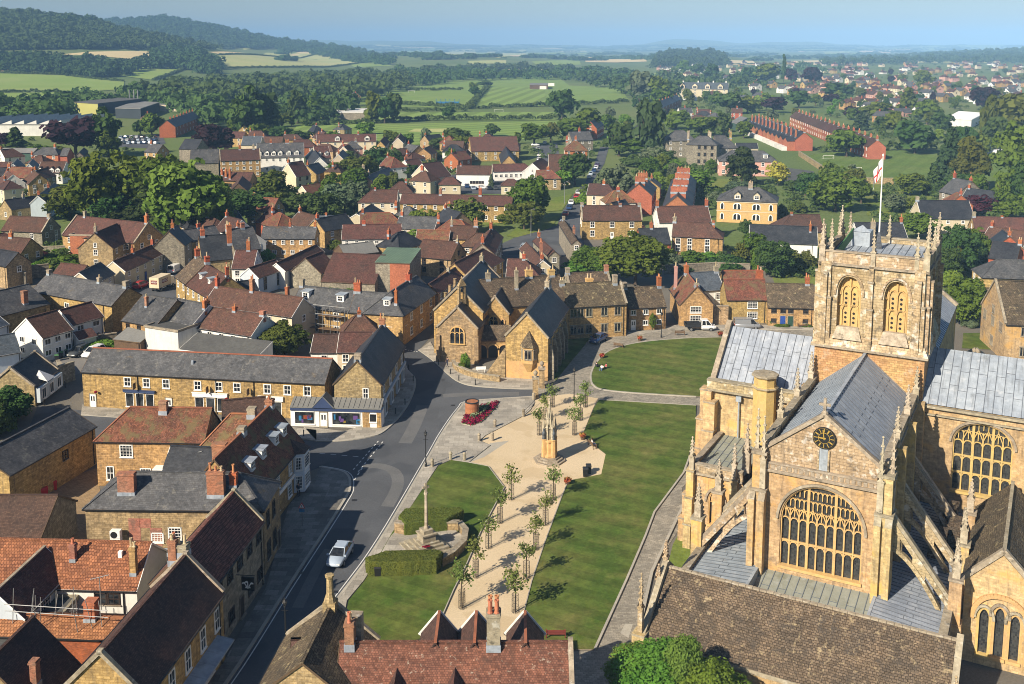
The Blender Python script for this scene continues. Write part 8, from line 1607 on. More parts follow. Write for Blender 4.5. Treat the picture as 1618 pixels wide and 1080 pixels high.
# ---- trees
def leaf_mesh(name,C,N,S,mats,mi=None,extra=None,seed=0):
 """cloud of leaf sprays: centres, normals, sizes; extra = MB of trunk (second material)"""
 g=np.random.default_rng(seed);n=len(C);N=N/np.maximum(1e-6,np.linalg.norm(N,axis=1))[:,None]
 r=g.normal(size=(n,3));E=np.cross(N,r);E/=np.maximum(1e-6,np.linalg.norm(E,axis=1))[:,None];H_=np.cross(N,E)
 S=S[:,None];asp=g.uniform(.55,.9,(n,1))
 V=np.stack([C-E*S,C-H_*S*asp,C+E*S,C+H_*S*asp],axis=1).reshape(-1,3)
 nv,nf=len(V),n;ev,ef=[],[]
 if extra is not None:ev,ef=extra.v,extra.f
 me=bpy.data.meshes.new(name);me.vertices.add(nv+len(ev));allv=np.concatenate([V,np.array(ev).reshape(-1,3)])if ev else V
 me.vertices.foreach_set('co',allv.astype(np.float32).ravel())
 li=np.concatenate([np.arange(nv),np.array([nv+k for f in ef for k in f],dtype=np.int64)])if ef else np.arange(nv)
 lt=np.concatenate([np.full(nf,4),np.array([len(f)for f in ef],dtype=np.int64)])if ef else np.full(nf,4)
 me.loops.add(len(li));me.loops.foreach_set('vertex_index',li.astype(np.int32));me.polygons.add(len(lt))
 me.polygons.foreach_set('loop_start',np.concatenate([[0],np.cumsum(lt)[:-1]]).astype(np.int32));me.polygons.foreach_set('loop_total',lt.astype(np.int32))
 for m in mats:me.materials.append(MAT(m))
 if ef:me.polygons.foreach_set('material_index',np.concatenate([np.zeros(nf),np.ones(len(ef))]).astype(np.int32))
 me.update(calc_edges=True);me.validate();return me
def crown_pts(seed,shape,ncl,per,ls):
 g=np.random.default_rng(seed);C,N,S=[],[],[]
 for k in range(ncl):
  if shape=='round':
   d=g.normal(size=3);d/=np.linalg.norm(d);d[2]=d[2]*.95;q=g.uniform(.24,.37)if k%3 else g.uniform(.05,.25);c=np.array([d[0]*q,d[1]*q,.5+d[2]*q*1.02]);cr=g.uniform(.10,.165)*(1.15 if k%4==0 else 1)
   if k%5==0 and ncl>30:c=np.array([d[0]*.42,d[1]*.42,.5+d[2]*.44]);cr=g.uniform(.05,.09)
  elif shape=='tall':
   z=g.uniform(.08,.93);w=.42*math.sin(math.pi*min(1,z*.86+.12))**.8;a=g.uniform(0,6.28);q=w*math.sqrt(g.uniform(.1,1))*.85;c=np.array([math.cos(a)*q,math.sin(a)*q,z]);cr=g.uniform(.09,.15)
  elif shape=='cone':
   z=(k+.5)/ncl*.95+.02;w=.46*(1-z)**.85+.02;a=k*2.4+g.uniform(-.3,.3);q=w*g.uniform(.45,.85);c=np.array([math.cos(a)*q,math.sin(a)*q,z]);cr=(.05+.12*(1-z))*g.uniform(.8,1.2)
  else:
   a=g.uniform(0,6.28);q=.38*math.sqrt(g.uniform(0,1));c=np.array([math.cos(a)*q,math.sin(a)*q,g.uniform(.12,.72)*(1-q)]);cr=g.uniform(.13,.22)
  n=int(per*(cr/.13)**1.5);d=g.normal(size=(n,3));d/=np.linalg.norm(d,axis=1)[:,None];d[:,2]=np.where((d[:,2]<-.35)&(g.uniform(size=n)<.8),-d[:,2],d[:,2])
  sq=np.array([1,1,.62 if shape=='cone' else .85]);C.append(c+d*sq*cr*g.uniform(.62,1.08,(n,1)));nn_=d+g.normal(size=(n,3))*.45+np.array([0,0,.25])
  N.append(nn_);S.append(g.uniform(.6,1.25,n)*ls)
 n=max(10,int(ncl*per*.14));d=g.normal(size=(n,3));d/=np.linalg.norm(d,axis=1)[:,None];q=g.uniform(0,.27,(n,1));c=d*q
 c[:,2]+=.5;
 if shape=='cone':z=g.uniform(.05,.85,n);c=np.stack([d[:,0]*.25*(1-z),d[:,1]*.25*(1-z),z],1)
 if shape=='bush':c[:,2]=c[:,2]*.6
 C.append(c);N.append(g.normal(size=(n,3)));S.append(np.full(n,ls*2.0))
 return np.concatenate(C),np.concatenate(N),np.concatenate(S)
LOD={'close':(170,170,.017),'near':(90,120,.030),'mid':(60,58,.044),'far':(30,26,.080)}
def trunk_mb(seed,shape):
 rr=random.Random(seed);b=MB();t=.028 if shape!='bush' else .02
 hgt=.8 if shape=='cone' else .42
 b.lathe([(t*1.7,-.02),(t*1.1,.06),(t*.8,hgt*.7),(t*.35,hgt)],7)
 if shape!='cone':
  for i in range(6):a=i*1.05+rr.random();z=rr.uniform(.14,.36);b.tube((0,0,z),(.27*math.cos(a),.27*math.sin(a),z+rr.uniform(.2,.36)),t*.5,t*.15,5)
 return b
_CR={}
def crown_mesh(shape,lod,v):
 k=(shape,lod,v)
 if k not in _CR:
  a,b,c=LOD[lod];C,N,S=crown_pts(hash(shape)%97*0+{'round':1,'tall':2,'cone':3,'bush':4}[shape]*10+v,shape,a if shape!='bush' else a//2,b,c*(1.25 if shape=='bush' else 1))
  if lod=='far':
   tb=trunk_mb(v,shape);z0=.06 if shape in('round','tall')else .02;C[:,2]=z0+C[:,2]*(1-z0);_CR[k]=(leaf_mesh('tree',C,N,S,['leaf_mid','bark'],extra=tb,seed=v),None)
  else:_CR[k]=(leaf_mesh('crown',C,N,S,['leaf_mid'],seed=v),trunk_mb(v,shape).mesh('trunk',['bark']))
 return _CR[k]
TL=[]
KIND={'leaf_mid':'green','leaf_light':'light green','leaf_dark':'dark green','leaf_olive':'olive green','leaf_yew':'blackish green','leaf_grey':'silvery green','leaf_copper':'dark','leaf_red':'wine red','leaf_yellow':'golden yellow','leaf_bright':'bright green','leaf_conifer':'dark'}
SHN={'round':('broadleaf_tree','broadleaf tree'),'tall':('tall_tree','tall tree'),'cone':('conifer_tree','conifer'),'bush':('garden_bush','bush')}
def tree(x,yt,yb,w,mat='mid',shape='round',lod=None,p=None,hgt=None,wid=None):
 mat='leaf_'+mat
 if p is None:
  p=G(x,yb);p=Vector((p.x,p.y,p.z));hgt=top_z(x,yt,p.y)-p.z;wid=w/F*math.hypot(p.y,p.x*.0)*1.0
 wid*={'round':1.25,'tall':1.2,'cone':1.1,'bush':1.15}[shape]if yt else 1
 lod=lod or('near' if p.y<235 else 'mid' if p.y<460 else 'far');v=random.randrange(4);cm,tm=crown_mesh(shape,lod,v);rz=ru(0,6.28)
 nm,kd=SHN[shape]
 if mat=='leaf_copper':nm,kd='copper_beech','copper beech'
 if lod=='far':
  t=link(nm,cm,None,Matrix.Translation(p)@Matrix.Rotation(rz,4,'Z')@Matrix.Diagonal((wid,wid,hgt,1)));recol(t,mat)
 else:
  t=thing(nm,None,'tree',p,rz);z0=hgt*(.05 if shape=='round' else .04 if shape=='tall' else .0)
  c=sub('crown',cm,t,Matrix.Translation((0,0,z0))@Matrix.Diagonal((wid,wid,(hgt-z0)*1.0,1)));recol(c,mat);sub('trunk',tm,t,Matrix.Diagonal((hgt*.9,hgt*.9,hgt,1)))
 t['category']='bush' if shape=='bush' else 'tree';t['group']={'round':'broadleaf trees in the town','tall':'tall trees in the town','cone':'conifers in the gardens','bush':'garden bushes'}[shape]
 size='small' if hgt<5 else 'big' if hgt>15 else ''
 TL.append((t,' '.join(q for q in(size,KIND[mat],kd)if q),p));return t
def cut(lb):
 lb=' '+lb
 for w in(' with ',' beside ',' behind ',' below ',' above ',' in front',' among ',' at the ',' on the ',' in the ',' between ',' by the ',' down the ',' of the ',' beyond',' near ',' next ',' to the ',' under ',' and ',' facing',' running',' close',' starting',' closing',' half',' round',' along'):
  i=lb.find(w)
  if i>8:lb=lb[:i]
 ws=lb.split();return ' '.join(ws[:6])
def label_all():
 groups={}
 for t,d,p in TL:
  best=min([h for h in HPOS if h[3]!='cottage roofs'],key=lambda h:math.hypot(h[0]-p.x,h[1]-p.y)-h[2]*.6);lm=cut(best[3]);lm=lm[4:]if lm.startswith('the ')else lm
  dy=p.y-best[1];dx=p.x-best[0];rel='behind' if dy>best[2]*.7 and dy>abs(dx)*.6 else 'in front of' if dy<-best[2]*.7 and-dy>abs(dx)*.6 else('right of' if dx>0 else 'left of')
  groups.setdefault((d,rel,lm),[]).append((p.length,t))
 used={}
 for(d,rel,lm),L_ in groups.items():
  L_.sort(key=lambda q:q[0])
  for i,(_,t)in enumerate(L_):
   rk='' if len(L_)==1 else('nearest ' if i==0 else 'farthest ' if i==len(L_)-1 else(ORD[i]if i<20 else 'later')+' nearest ')
   lb=(rk+d+' '+rel+' the '+lm).split();t['label']=' '.join(lb[:16])
T=tree
for a in((150,236,352,84,'mid'),(206,231,346,82,'mid'),(255,238,350,84,'mid'),(302,246,378,118,'light'),(335,292,378,62,'light'),(240,276,352,92,'yew','cone'),(112,288,346,76,'olive'),(180,300,354,66,'dark'),(200,318,356,60,'yew','bush'),(275,330,376,70,'mid','bush'),(120,174,248,78,'copper'),(340,192,243,64,'copper'),(168,170,246,52,'dark','tall'),(172,206,248,40,'mid','tall'),(25,200,234,44,'dark','cone'),(8,205,234,30,'copper'),(60,222,240,30,'mid','bush'),(95,226,242,30,'olive','bush'),(392,136,218,62,'dark','tall'),(420,140,215,50,'dark','tall'),(375,183,216,34,'mid'),(410,190,222,36,'mid'),(443,194,224,36,'dark'),(474,202,226,36,'dark'),(470,142,194,36,'dark','tall'),(500,147,190,30,'mid','tall'),(445,176,200,26,'mid'),(240,172,215,36,'mid'),(255,182,206,26,'olive'),(222,186,214,24,'dark'),(590,144,194,34,'mid','tall'),(622,138,193,36,'dark'),(608,150,194,34,'dark'),(888,136,190,46,'dark'),(844,188,229,44,'mid'),(778,193,215,23,'dark'),(902,180,222,56,'mid'),(925,166,215,44,'mid'),(870,188,225,30,'olive'),(708,166,187,22,'dark'),(750,135,152,17,'dark'),(747,126,146,14,'mid'),(765,126,137,24,'dark'),(685,137,143,8,'mid'),(1024,150,248,52,'conifer','tall'),(978,190,246,52,'dark','tall'),(1000,214,246,58,'mid'),(1033,228,268,48,'grey'),(1005,240,262,44,'dark','bush'),(958,176,205,30,'mid'),(577,189,212,30,'mid'),(722,199,236,50,'dark'),(700,214,238,44,'dark'),(673,210,234,13,'mid'),(645,206,232,20,'mid'),(600,229,266,42,'dark'),(555,246,286,52,'olive'),(528,255,280,40,'mid'),(636,226,252,34,'dark','bush'),(690,232,250,40,'mid','bush'),(432,265,334,64,'olive'),(427,238,266,18,'conifer','cone'),(400,298,352,74,'dark'),(470,302,346,62,'dark'),(545,284,336,70,'grey'),(510,300,348,54,'dark'),(368,296,340,50,'dark'),(475,330,352,34,'grey','bush'),(560,282,338,46,'grey'),(345,330,372,60,'dark'),(622,336,368,40,'mid'),(665,328,372,42,'mid'),(685,330,372,44,'mid'),(737,311,368,60,'olive'),(658,361,398,44,'bright'),(600,340,362,30,'olive','bush'),(706,342,372,36,'mid'),(838,273,350,62,'mid'),(828,314,362,60,'olive'),(889,267,296,28,'bright'),(908,236,292,46,'dark'),(895,255,290,36,'olive'),(970,254,322,54,'grey'),(945,284,320,54,'mid'),(990,270,312,44,'mid','bush'),(925,300,322,32,'bright','bush'),(797,330,352,22,'mid','bush'),(776,274,297,12,'grey','cone'),(661,250,272,30,'mid'),(650,258,280,30,'dark'),(1004,362,450,104,'mid'),(935,386,432,60,'mid'),(912,408,432,46,'bright'),(955,395,432,30,'grey'),(965,398,445,50,'mid'),(1092,392,414,44,'mid','bush'),(1120,394,412,30,'bright','bush'),(1150,398,424,60,'dark','bush'),(1060,395,418,30,'grey','bush'),(1135,404,424,40,'mid','bush'),(1190,364,418,44,'mid'),(1222,374,438,56,'dark'),(1250,390,424,44,'olive','bush'),(1192,392,428,16,'bright','cone'),(1272,392,420,36,'olive','bush'),(1175,380,420,34,'olive'),(1240,405,432,50,'mid','bush'),(1180,345,376,26,'dark'),(1172,233,292,52,'yew','tall'),(1229,253,292,34,'yellow'),(1100,262,302,56,'bright'),(1064,250,274,34,'bright'),(1125,250,272,24,'mid'),(1272,272,308,34,'dark'),(1320,270,334,74,'mid'),(1290,285,320,34,'dark'),(1165,278,302,34,'grey','bush'),(1130,298,322,30,'grey','bush'),(1250,280,300,26,'dark','bush'),(1048,232,270,40,'dark'),(1085,270,300,30,'bright'),(1236,316,345,24,'olive','bush'),(1260,312,335,26,'olive','bush'),(1150,138,180,44,'dark'),(1181,149,178,36,'mid'),(1222,150,178,38,'copper'),(1068,172,204,44,'mid'),(1108,178,214,52,'mid'),(1143,178,216,32,'dark','tall'),(1175,186,218,26,'mid'),(1238,86,130,9,'dark','tall'),(1208,97,132,44,'mid'),(1185,104,132,30,'dark'),(1124,97,128,24,'dark'),(1282,103,134,32,'copper'),(1250,106,130,20,'copper'),(1254,114,130,14,'bright'),(1040,116,160,40,'mid'),(1010,108,160,44,'grey','tall'),(1042,135,172,34,'mid'),(1210,140,165,30,'bright','bush'),(1262,140,170,36,'dark'),(1100,96,120,22,'dark'),(1080,92,118,20,'mid'),(1337,198,247,58,'mid'),(1384,157,190,48,'mid'),(1434,137,180,46,'mid','cone'),(1445,186,242,62,'dark'),(1465,153,196,40,'mid'),(1553,130,174,40,'copper'),(1415,172,215,36,'mid'),(1395,178,212,30,'dark'),(1360,176,205,34,'conifer','cone'),(1325,128,158,48,'dark'),(1315,145,165,30,'copper'),(1345,165,188,24,'copper'),(1372,115,130,16,'dark'),(1408,117,131,12,'copper'),(1425,114,132,16,'mid'),(1460,108,140,30,'mid'),(1500,200,292,62,'conifer','cone'),(1530,218,300,60,'olive','tall'),(1560,150,230,34,'olive','tall'),(1592,140,225,84,'olive'),(1605,188,300,70,'mid'),(1575,180,240,44,'dark'),(1545,205,250,34,'mid'),(1520,190,250,44,'dark'),(1485,170,215,34,'dark'),(1622,245,345,60,'dark'),(1590,260,340,40,'mid'),(1618,300,350,50,'mid'),(1437,270,308,48,'mid'),(1475,262,308,40,'dark','cone'),(1515,270,312,44,'dark'),(1540,272,315,36,'mid'),(1411,304,336,32,'grey'),(1545,306,342,50,'red'),(1578,316,344,44,'bright'),(1585,284,325,44,'mid'),(1452,334,378,56,'mid'),(1440,305,335,34,'mid','bush'),(1435,330,352,20,'bright','bush'),(1508,352,440,66,'dark'),(1540,356,420,44,'mid'),(1568,366,400,30,'bright','bush'),(1598,358,384,26,'bright','bush'),(1512,384,446,26,'olive','cone'),(1550,380,424,30,'conifer','cone'),(1500,410,452,36,'bright','bush'),(1524,432,516,60,'mid'),(1532,492,516,24,'grey','bush'),(1508,446,510,34,'dark'),(1496,385,450,40,'dark'),(22,392,424,52,'mid','bush'),(55,405,432,30,'bright','bush'),(92,392,424,56,'mid','bush'),(60,388,414,30,'red','bush'),(122,398,418,34,'olive','bush'),(150,387,408,30,'yellow','bush'),(108,380,398,50,'mid','bush'),(10,372,398,34,'bright','bush'),(40,378,404,40,'dark','bush'),(135,402,420,30,'bright','bush'),(75,412,434,24,'yellow','bush'),(6,360,380,30,'bright','bush'),(2,588,668,84,'dark','bush'),(-8,600,690,60,'dark','bush'),(450,506,562,78,'olive'),(432,520,562,40,'mid'),(158,532,552,44,'bright','bush'),(205,538,552,20,'mid','bush'),(418,392,420,30,'bright'),(484,436,452,20,'mid','bush'),(524,450,466,24,'bright','bush'),(560,445,462,30,'mid','bush'),(597,443,456,20,'mid','bush'),(530,378,400,26,'olive'),(735,548,583,14,'bright','bush'),(730,566,586,16,'mid','bush'),(1085,440,452,14,'bright','bush'),(1235,508,515,24,'mid','bush'),(1275,507,515,20,'mid','bush'),(1216,497,514,8,'mid','bush'),(1031,493,522,12,'mid')):T(*a)
p=AM@Vector((-9.0,-16.5,0));T(0,0,0,0,'bright','round','close',Vector((p.x,p.y,0)),5.4,8.6);p=AM@Vector((-11.2,-15.8,0));T(0,0,0,0,'light','round','close',Vector((p.x,p.y,0)),4.4,5.6);p=AM@Vector((-6.8,-16.4,0));T(0,0,0,0,'light','tall','close',Vector((p.x,p.y,0)),6.6,5.0);p=AM@Vector((-4.4,-17.2,0));T(0,0,0,0,'bright','round','close',Vector((p.x,p.y,0)),5.7,7.6);p=AM@Vector((-.6,-18.2,0));T(0,0,0,0,'bright','round','close',Vector((p.x,p.y,0)),4.8,6.6);p=AM@Vector((2.4,-19.2,0));T(0,0,0,0,'bright','round','close',Vector((p.x,p.y,0)),4.6,5.6)
# ---- suburb houses, far woods, hedgerows
VARS=[]
AVOID=[[(625,305),(640,285),(780,268),(845,262),(850,240),(840,232),(880,225),(885,250),(850,300),(820,306)],[(230,490),(165,490),(165,450),(262,415),(290,388),(305,394),(285,430),(300,455),(335,480)],[(765,400),(815,365),(880,350),(900,305),(945,225),(968,225),(930,330),(925,400)]]
def fill(px,n):
 x0,x1=min(p[0]for p in px),max(p[0]for p in px);y0,y1=min(p[1]for p in px),max(p[1]for p in px);k=t=0
 while k<n and t<400:
  t+=1;x,y=ru(x0,x1),ru(y0,y1)
  if not inpoly(x,y,px)or any(inpoly(x,y,q)for q in AVOID):continue
  p=G(x,y)
  if any(math.hypot(h[0]-p.x,h[1]-p.y)<h[2]+4.6 for h in HPOS):continue
  w=ru(7.5,11.5);d=ru(6.2,7.6);ze=ru(3.8,5.0);a=random.choice([.1,-.25,.9,-.9,1.4])+ru(-.1,.1);A=Vector((p.x,p.y,ze))-Vector((math.cos(a),math.sin(a),0))*w/2;B=A+Vector((math.cos(a),math.sin(a),0))*w
  rf=random.choice(['browntile','browntile','darktile','slate','darkslate','redtile']);wl=random.choice(['ham','stone','white','cream','ham','brick'])
  r=thing('cottage',None,'cottage',(A.x,A.y,0),group='cottages filling the town');vol(r,A,B,ze,d,rf,wl,ends=random.choice(['gg','gg','hh','gh']),pitch=ru(.75,.95),chim=((.06,.5,1.2,.7,.65,'brick',2),)if rnd()<.8 else((.5,.5,1.2,.9,.65,'brick',2),),win=dict(f=2,l=1))
  HPOS.append((p.x,p.y,3.5,'cottage roofs'));k+=1
  TL.append((r,'%s roofed %s cottage'%({'browntile':'brown','darktile':'dark tile','slate':'grey slate','darkslate':'black slate','redtile':'red'}[rf],{'ham':'gold stone','stone':'stone','white':'white','cream':'cream','brick':'brick'}[wl]),p))
def inpoly(x,y,P_):
 c=False;j=len(P_)-1
 for i in range(len(P_)):
  if(P_[i][1]>y)!=(P_[j][1]>y)and x<(P_[j][0]-P_[i][0])*(y-P_[i][1])/(P_[j][1]-P_[i][1])+P_[i][0]:c=not c
  j=i
 return c
fill([(480,245),(560,228),(760,228),(880,235),(870,300),(800,305),(640,300),(500,300)],24);fill([(0,280),(0,250),(110,250),(110,285),(60,340),(0,350)],8);fill([(200,420),(300,372),(420,352),(540,352),(700,360),(770,405),(690,440),(600,420),(420,470),(330,455),(230,470)],22)
fill([(940,330),(980,305),(1130,320),(1180,345),(1100,400),(1040,395)],4);fill([(1000,215),(1040,170),(1180,190),(1180,215)],8);fill([(330,230),(400,215),(560,212),(560,235),(400,245)],9);fill([(1490,310),(1618,290),(1618,345),(1500,345)],3);fill([(1555,400),(1618,380),(1618,430)],2);fill([(0,440),(0,400),(40,400),(45,440)],2)
fill([(700,470),(780,440),(860,425),(800,405),(700,400),(600,460),(560,460)],8)
def far_house_mesh(wall,roof,hip,w,d,ze,seed):
 b=MB();h=d/2*.75;e=.3;z=ze
 b.box(-w/2,w/2,-d/2,d/2,0,ze,0,skip=(0,1));k=d/2 if hip else 0
 if not hip:
  for s in(-1,1):b.poly([(s*w/2,-d/2,ze),(s*w/2,d/2,ze),(s*w/2,0,ze+h)][::s],0)
 L_=w/2-k;zb=z-e*.7
 P_=[(-w/2-e,-d/2-e,zb),(w/2+e,-d/2-e,zb),(w/2+e,d/2+e,zb),(-w/2-e,d/2+e,zb)];r0,r1=(-L_-(0 if hip else e),0,z+h+.15),(L_+(0 if hip else e),0,z+h+.15)
 b.poly([P_[0],P_[1],r1,r0],1);b.poly([P_[2],P_[3],r0,r1],1)
 if hip:b.poly([P_[1],P_[2],r1],1);b.poly([P_[3],P_[0],r0],1)
 x=w*.3;b.box(x-.45,x+.45,-.35,.35,ze+h*.6,ze+h+1.2,2)
 rr=random.Random(seed)
 for y,s in((-d/2,-1),(d/2,1)):
  for zz in((1,3.4)if ze>4 else(1,)):
   for i in range(3):xx=w*(i-1)*.3;b.box(xx-.6,xx+.6,min(y,y+s*.05),max(y,y+s*.05),zz,zz+1.2,3);b.box(xx-.08,xx+.08,min(y,y+s*.09),max(y,y+s*.09),zz,zz+1.2,4)
 for x,s in((-w/2,-1),(w/2,1)):b.box(min(x,x+s*.05),max(x,x+s*.05),-.6,.6,ze-1.6,ze-.5,3)
 if rr.random()<.5:g=1.6;b.box(-w*.2-g,-w*.2+g,-d/2-1.2,0,0,ze,0);b.poly([(-w*.2-g-e,-d/2-1.5,ze-.2),(-w*.2,-d/2-1.5,ze+1.6),(-w*.2,0,ze+1.6),(-w*.2-g-e,0,ze-.2)][::-1],1);b.poly([(-w*.2+g+e,-d/2-1.5,ze-.2),(-w*.2,-d/2-1.5,ze+1.6),(-w*.2,0,ze+1.6),(-w*.2+g+e,0,ze-.2)],1);b.poly([(-w*.2-g,-d/2-1.21,ze),(-w*.2+g,-d/2-1.21,ze),(-w*.2,-d/2-1.21,ze+1.4)],0)
 return b.mesh('house',[wall,roof,'brick','glass','frame'])
WN={'white':'white','cream':'cream','pink':'pink brick','ham':'buff','brick':'red brick'};RN={'browntile':'brown','slate':'grey','redtile':'red','darktile':'dark'}
for i,(a,r_)in enumerate((('white','slate'),('cream','slate'),('pink','darktile'),('white','slate'),('pink','slate'),('cream','browntile'),('ham','slate'),('white','slate'),('white','darktile'),('pink','darktile'),('cream','darktile'),('ham','browntile'))):
 VARS.append((far_house_mesh(a,r_,i%3==2,ru(10,15),ru(7.5,9.5),ru(4.8,5.8)if i%4 else 3.0,i),WN[a],RN[r_]))
FT=[(1224,169),(1181,170),(1108,200),(1337,230),(1384,180),(1434,165),(1445,220),(1553,160)]
placed=[]
def far_house(x,y,rot=None,v=None):
 p=G(x,y)
 for q in placed:
  if(q-p).length<13.5:return False
 for h in HPOS:
  if math.hypot(h[0]-p.x,h[1]-p.y)<h[2]+8:return False
 placed.append(p);me,wn,rn=VARS[v if v is not None else random.randrange(len(VARS))]
 o=link('house',me,None,Matrix.Translation(p)@Matrix.Rotation(rot if rot is not None else random.choice([.35,.35,-1.2,-1.2,1.9,.1])+ru(-.15,.15),4,'Z'));o['category']='house';o['group']='suburban houses at the far edge of town';TL.append((o,'%s house with %s roof'%(wn,rn),p));return True
n=0;tries=0
while n<268 and tries<9000:
 tries+=1;y=92+93*rnd()**1.2;x=ru(1040,1640)
 if y<100 and x<1400:continue
 if y>128 and x<1190:continue
 if y>150 and x<1290:continue
 if y>168 and not(1330<x<1480):continue
 if 1470<x and y>165:continue
 if far_house(x,y):n+=1
for x,y in((960,128),(975,124),(985,131),(1003,126),(1015,133),(430,128),(445,124),(462,123),(505,164),(525,168),(415,148),(1030,140),(560,160),(300,215),(235,200),(1110,152),(1130,158),(1200,160),(1090,158),(1170,165),(1395,195),(1600,175)):far_house(x,y)
nt=0;tries=0
while nt<105 and tries<3000:
 tries+=1;y=100+75*rnd();x=ru(1000,1640)
 p=G(x,y)
 if any((q-p).length<9 for q in placed):continue
 nt+=1;h=ru(7,13);T(0,0,0,0,random.choice(['mid','dark','dark','olive','mid','copper']),random.choice(['round','round','tall']),'far',p,h,h*ru(.75,1.1))
for px_,n_ in(([(960,250),(962,150),(1060,128),(1180,140),(1190,205),(1100,200),(1040,240)],26),([(340,225),(430,178),(500,178),(480,215),(400,225)],14),([(1190,200),(1290,170),(1310,150),(1500,160),(1490,225),(1390,230),(1380,200)],26),([(480,240),(560,225),(900,225),(870,300),(700,300),(640,330),(520,340)],16),([(1000,300),(1010,262),(1130,290),(1130,320)],6),([(1240,340),(1240,300),(1360,290),(1370,330)],8)):
 k=t_=0
 while k<n_ and t_<500:
  t_+=1;x,y=ru(960 if px_[0][0]>900 else 330,1500),ru(130,345)
  if not inpoly(x,y,px_)or any(inpoly(x,y,q)for q in AVOID):continue
  p=G(x,y)
  if any(math.hypot(h[0]-p.x,h[1]-p.y)<h[2]+2.5 for h in HPOS):continue
  h=ru(6,11);k+=1;T(0,0,0,0,random.choice(['mid','dark','olive','mid','bright','grey']),random.choice(['round','round','tall']),None,p,h,h*ru(.8,1.15))
def clump(seed,n=70):
 g=np.random.default_rng(seed);d=g.normal(size=(n,3));d/=np.linalg.norm(d,axis=1)[:,None];d[:,2]=np.abs(d[:,2])*1.0-.15;r_=g.uniform(.36,.5,(n,1));C=d*r_*np.array([1,1,1.0]);C[:,2]=C[:,2]+.5
 k=g.normal(size=(4,3))*.16;C+=k[g.integers(0,4,n)]
 N=d+g.normal(size=(n,3))*.4;return C,N
CL=[clump(i)for i in range(6)]
def mass(name,pts,mat,seed=0,sz=.17):
 """pts: (world point, height, width)"""
 Cs,Ns,Ss=[],[],[];g=np.random.default_rng(seed)
 for i,(p,h,w)in enumerate(pts):
  C,N=CL[i%6];a=g.uniform(0,6.28);ca,sa=math.cos(a),math.sin(a);R_=np.array([[ca,-sa,0],[sa,ca,0],[0,0,1]]);sc=np.array([w,w,h*.95])
  Cs.append(C@R_.T*sc+np.array([p.x,p.y,p.z+h*.02]));Ns.append(N@R_.T);Ss.append(np.full(len(C),sz*(w+h)*.5)*g.uniform(.7,1.2,len(C)))
 o=link(name,leaf_mesh(name,np.concatenate(Cs),np.concatenate(Ns),np.concatenate(Ss),[mat],seed=seed));return tag(o,kind='stuff')
def wood(px,dx,dy,h,w,mat='wood_far',name='woodland',jit=.5):
 y0,y1=min(p[1]for p in px),max(p[1]for p in px);x0,x1=min(p[0]for p in px),max(p[0]for p in px);pts=[];y=y0
 while y<y1:
  x=x0+ru(0,dx)
  while x<x1:
   xx,yy=x+ru(-jit,jit)*dx,y+ru(-jit,jit)*dy
   if inpoly(xx,yy,px):k=ru(.75,1.25);pts.append((G(xx,(yy-70)/(1-.75*h/53)+70 if yy>82 else yy+1.5),h*k*ru(.85,1.15),w*k))
   x+=dx
  y+=dy
 if pts:mass(name,pts,mat,len(pts))
wood([(-90,14),(0,16),(60,20),(128,27),(180,38),(240,51),(298,63),(380,75.5),(330,78),(250,76),(120,76),(0,78),(-90,78)],4.6,1.5,14,15)
wood([(90,38),(150,34),(190,32),(225,30),(263,26.5),(298,32),(342,40),(400,52),(440,61),(480,67),(530,71),(450,74),(400,77),(300,64),(240,52),(180,40)],3.2,1.0,15,17)
wood([(-90,88),(0,90),(40,88),(95,92),(140,94),(228,97),(236,100),(190,112),(150,113),(100,110),(0,104),(-90,104)],6.5,2.2,14,16)
wood([(236,96),(245,86),(262,78),(300,80),(340,90),(352,102),(335,112),(292,102),(240,101)],5.5,1.7,15,16)
wood([(200,141),(242,136),(296,122),(335,126),(365,119),(440,117),(500,112),(575,107),(600,112),(640,117),(655,126),(560,144),(500,140),(450,136),(420,148),(330,150),(200,150)],9,2.6,13,16,'wood_mid')
wood([(-60,152),(0,158),(40,160),(95,148),(152,146),(200,143),(330,152),(352,172),(330,185),(262,158),(222,154),(117,160),(112,176),(0,182),(-60,182)],12,4.2,12,15,'wood_mid')
wood([(440,152),(500,144),(560,150),(560,162),(500,178),(430,178)],14,6,12,14,'wood_mid')
wood([(600,111),(680,104),(740,107),(800,110),(860,113),(925,106),(1000,113),(1010,122),(890,117),(800,117),(720,119),(665,126),(640,118)],8,2.3,12,15,'wood_mid')
wood([(432,76),(475,68),(540,70),(592,84),(624,97),(560,94),(480,81)],4.0,1.25,14,15)
wood([(1028,99),(1040,86),(1088,78),(1140,83),(1152,98)],3.4,1.2,16,14)
wood([(1302,93),(1380,88),(1460,84),(1540,78),(1640,74),(1640,95),(1500,94),(1302,98)],4.0,1.3,14,14)
wood([(905,112),(935,104),(1000,112),(1008,145),(985,138),(960,125),(935,128)],10,4,12,14,'wood_mid');wood([(1000,122),(1040,112),(1100,118),(1150,113),(1215,110),(1230,126),(1100,138),(1000,150)],13,4.5,11,13,'wood_mid')
wood([(640,111),(760,102),(860,102),(925,104),(860,107),(760,106),(660,113)],6,2,11,14);wood([(1160,104),(1250,103),(1300,100),(1300,112),(1200,112)],9,3,11,13,'wood_mid')
pts=[]
for i in range(270):
 y=72.0+24*rnd()**1.7;x=ru(430,1640);dx=ru(12,70);dy=ru(-.3,.3)*(y-70)*.10;a=G(x,y);b_=G(x+dx,y+dy);L_=(b_-a).length;n=min(26,int(L_/26)+2)
 for k in range(n):p=a.lerp(b_,(k+ru(-.3,.3))/n);pts.append((Vector((p.x,p.y,Hh(p.x,p.y))),ru(6,12),ru(16,26)))
